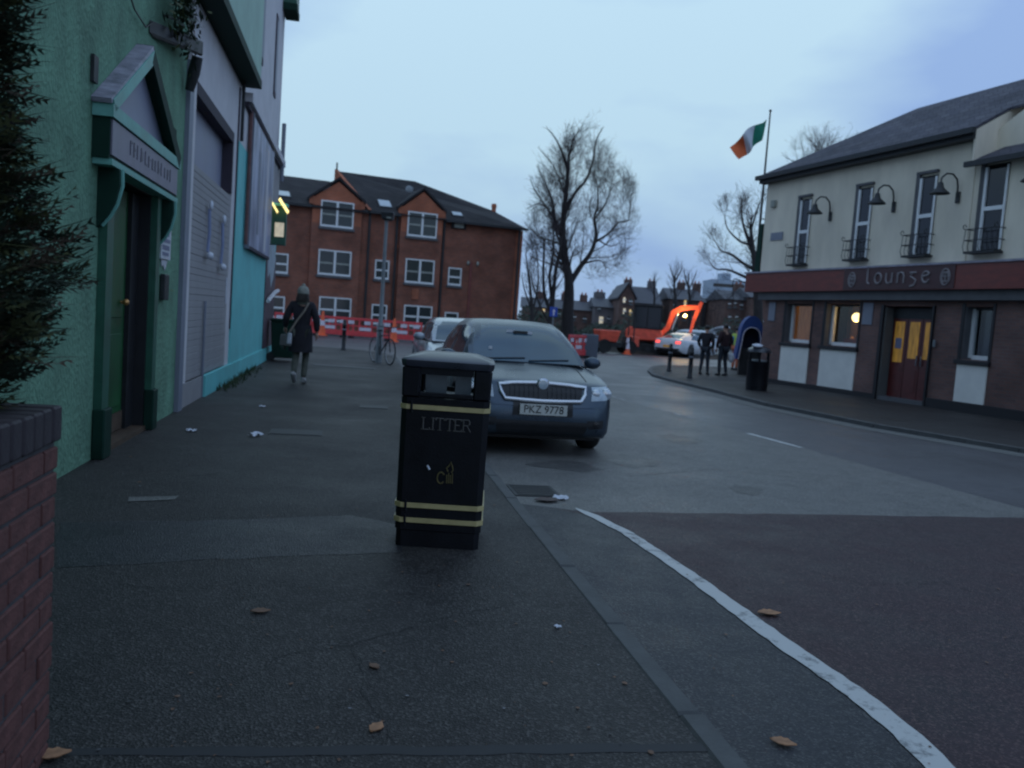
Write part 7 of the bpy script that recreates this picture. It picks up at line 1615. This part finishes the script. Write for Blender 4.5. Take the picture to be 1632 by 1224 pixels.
# flecks nobody could count: crushed leaves, chewing gum, grit
b = MB(); rnd = random.Random(77)
for i in range(620):
    v_, u_ = rnd.uniform(-.7, 1.15), 1.6 + 12 * rnd.random() ** 1.8
    if u_ > 6: v_ = rnd.uniform(-1.9, 1.15)
    p = S(v_, u_, .0035); s = rnd.uniform(.003, .009) * (1 if rnd.random() < .93 else 1.7); a = rnd.uniform(0, 6.28); b.cur = rnd.choice((0, 0, 0, 0, 1, 1, 1, 1, 1, 2)) if s < .012 else 1; n_ = 6
    b.poly([(p.x + s * math.cos(a + k * 1.047) * rnd.uniform(.6, 1.2), p.y + s * math.sin(a + k * 1.047) * rnd.uniform(.6, 1.2), .0035 + rnd.uniform(0, .003)) for k in range(n_)])
for i in range(160):
    x, y = rnd.uniform(.9, 5), 2.2 + 7 * rnd.random(); s = rnd.uniform(.004, .012); a = rnd.uniform(0, 6.28); p = Vector((x, y))
    if Sinv(Vector((x, y, 0)))[0] < 1.45: continue
    b.cur = rnd.choice((0, 1, 1)); b.poly([(x + s * math.cos(a + k * 1.047) * rnd.uniform(.6, 1.2), y + s * math.sin(a + k * 1.047) * rnd.uniform(.6, 1.2), RZ + .0165) for k in range(6)])
fl_ = b.build('pavement_flecks', [mat('gum_fleck', (.075, .075, .075), .8, .3, 30), M['leaf2'], mat('pale_fleck', (.22, .22, .23), .8, .3, 30)], None, fix=False); tag(fl_, 'scattered grit, gum and crushed leaf flecks over pavement and road', 'debris', kind='stuff')

# ================================================================== GROUND IRONWORK
def cover(name, p, w_, d_, rz, label, m='iron'):
    t = thing(name, label, 'cover', p, rz); bx('frame', M['iron'], t, -w_, w_, -d_, d_, 0.0, 0.004); bx('lid', M[m], t, -w_ + .02, w_ - .02, -d_ + .02, d_ - .02, 0.0045, 0.007)
    return t
cover('access_cover', S(-.55, 9.4, 0), .28, .20, ST, 'rectangular iron access cover in the pavement before the doorway')
cover('access_cover', S(.35, 12.2, 0), .20, .20, ST, 'small square iron cover in the pavement beyond the litter bin')
gt = thing('gully_grate', 'iron gully grate in the road at the kerb near the parked car', 'drain', S(KV + .36, 7.0, RZ + .009), ST); bx('frame', M['iron'], gt, -.2, .2, -.22, .22, 0, .004)
for k in range(6): bx('bar', M['black'], gt, -.17, .17, -.19 + k * .07, -.155 + k * .07, .0045, .008)

# ================================================================== CRACKS AND STAINS
def crack(pts, z, wd, seed, name='pavement_crack'):
    rnd = random.Random(seed); line = []
    for a, c in zip(pts[:-1], pts[1:]):
        n = max(2, int((c - a).length / .05))
        for i in range(n): line.append(a.lerp(c, i / n) + Vector((rnd.gauss(0, .012), rnd.gauss(0, .012), 0)))
    A, B = [], []
    for i, p in enumerate(line):
        t = (line[min(i + 1, len(line) - 1)] - line[max(i - 1, 0)]); t = t.normalized() if t.length > 1e-6 else Vector((1, 0, 0)); nn = Vector((t.y, -t.x, 0)) * wd * .55 * rnd.uniform(.2, 1.1)
        A.append((p.x - nn.x, p.y - nn.y, z)); B.append((p.x + nn.x, p.y + nn.y, z))
    struct(MB().grid([A, B]).build(name, M['crackfill'], fix=False))
M['crackfill'] = mat('crack_fill', (.010, .010, .011), .8, .3, 20)
crack([gp(330, 1110), gp(470, 1040), gp(560, 1030), gp(700, 985), gp(840, 960)], .0022, .004, 1)
crack([gp(180, 930), gp(300, 940), gp(420, 925), gp(520, 935)], .0022, .004, 2)
crack([gp(560, 1030), gp(590, 1120), gp(640, 1190)], .0022, .003, 3)
crack([gp(300, 760), gp(420, 745), gp(560, 752), gp(630, 745)], .0022, .006, 4)
crack([gp(1240, 900, RZ), gp(1380, 935, RZ), gp(1500, 930, RZ), gp(1640, 975, RZ)], RZ + .0105, .004, 5, 'road_crack')
crack([gp(1000, 760, RZ), gp(1150, 748, RZ), gp(1330, 770, RZ)], RZ + .006, .008, 7, 'road_crack')
M['oil'] = asphalt('oil_stain', (.052, .051, .049), (.100, .096, .090), (.15, .14, .13), .46, 2.5)
def stain(px, py, rx, ry, z, seed):
    rnd = random.Random(seed); c = gp(px, py, z); n = 28; ph = [rnd.uniform(0, 6.28) for _ in range(4)]
    pts = [Vector((c.x + rx * math.cos(a) * (1 + .22 * math.sin(2 * a + ph[0]) + .14 * math.sin(5 * a + ph[1]) + .08 * math.sin(9 * a + ph[2])), c.y + ry * math.sin(a) * (1 + .2 * math.sin(3 * a + ph[3]) + .1 * math.sin(7 * a + ph[0])))) for a in np.linspace(0, 2 * math.pi, n + 1)[:-1]]
    sheet('oil_stain', pts, z, M['oil'])
stain(1010, 735, .28, .40, RZ + .0062, 1); stain(1190, 780, .16, .22, RZ + .0062, 2); stain(900, 742, .30, .30, RZ + .0064, 3); stain(1085, 700, .22, .5, RZ + .0063, 4)
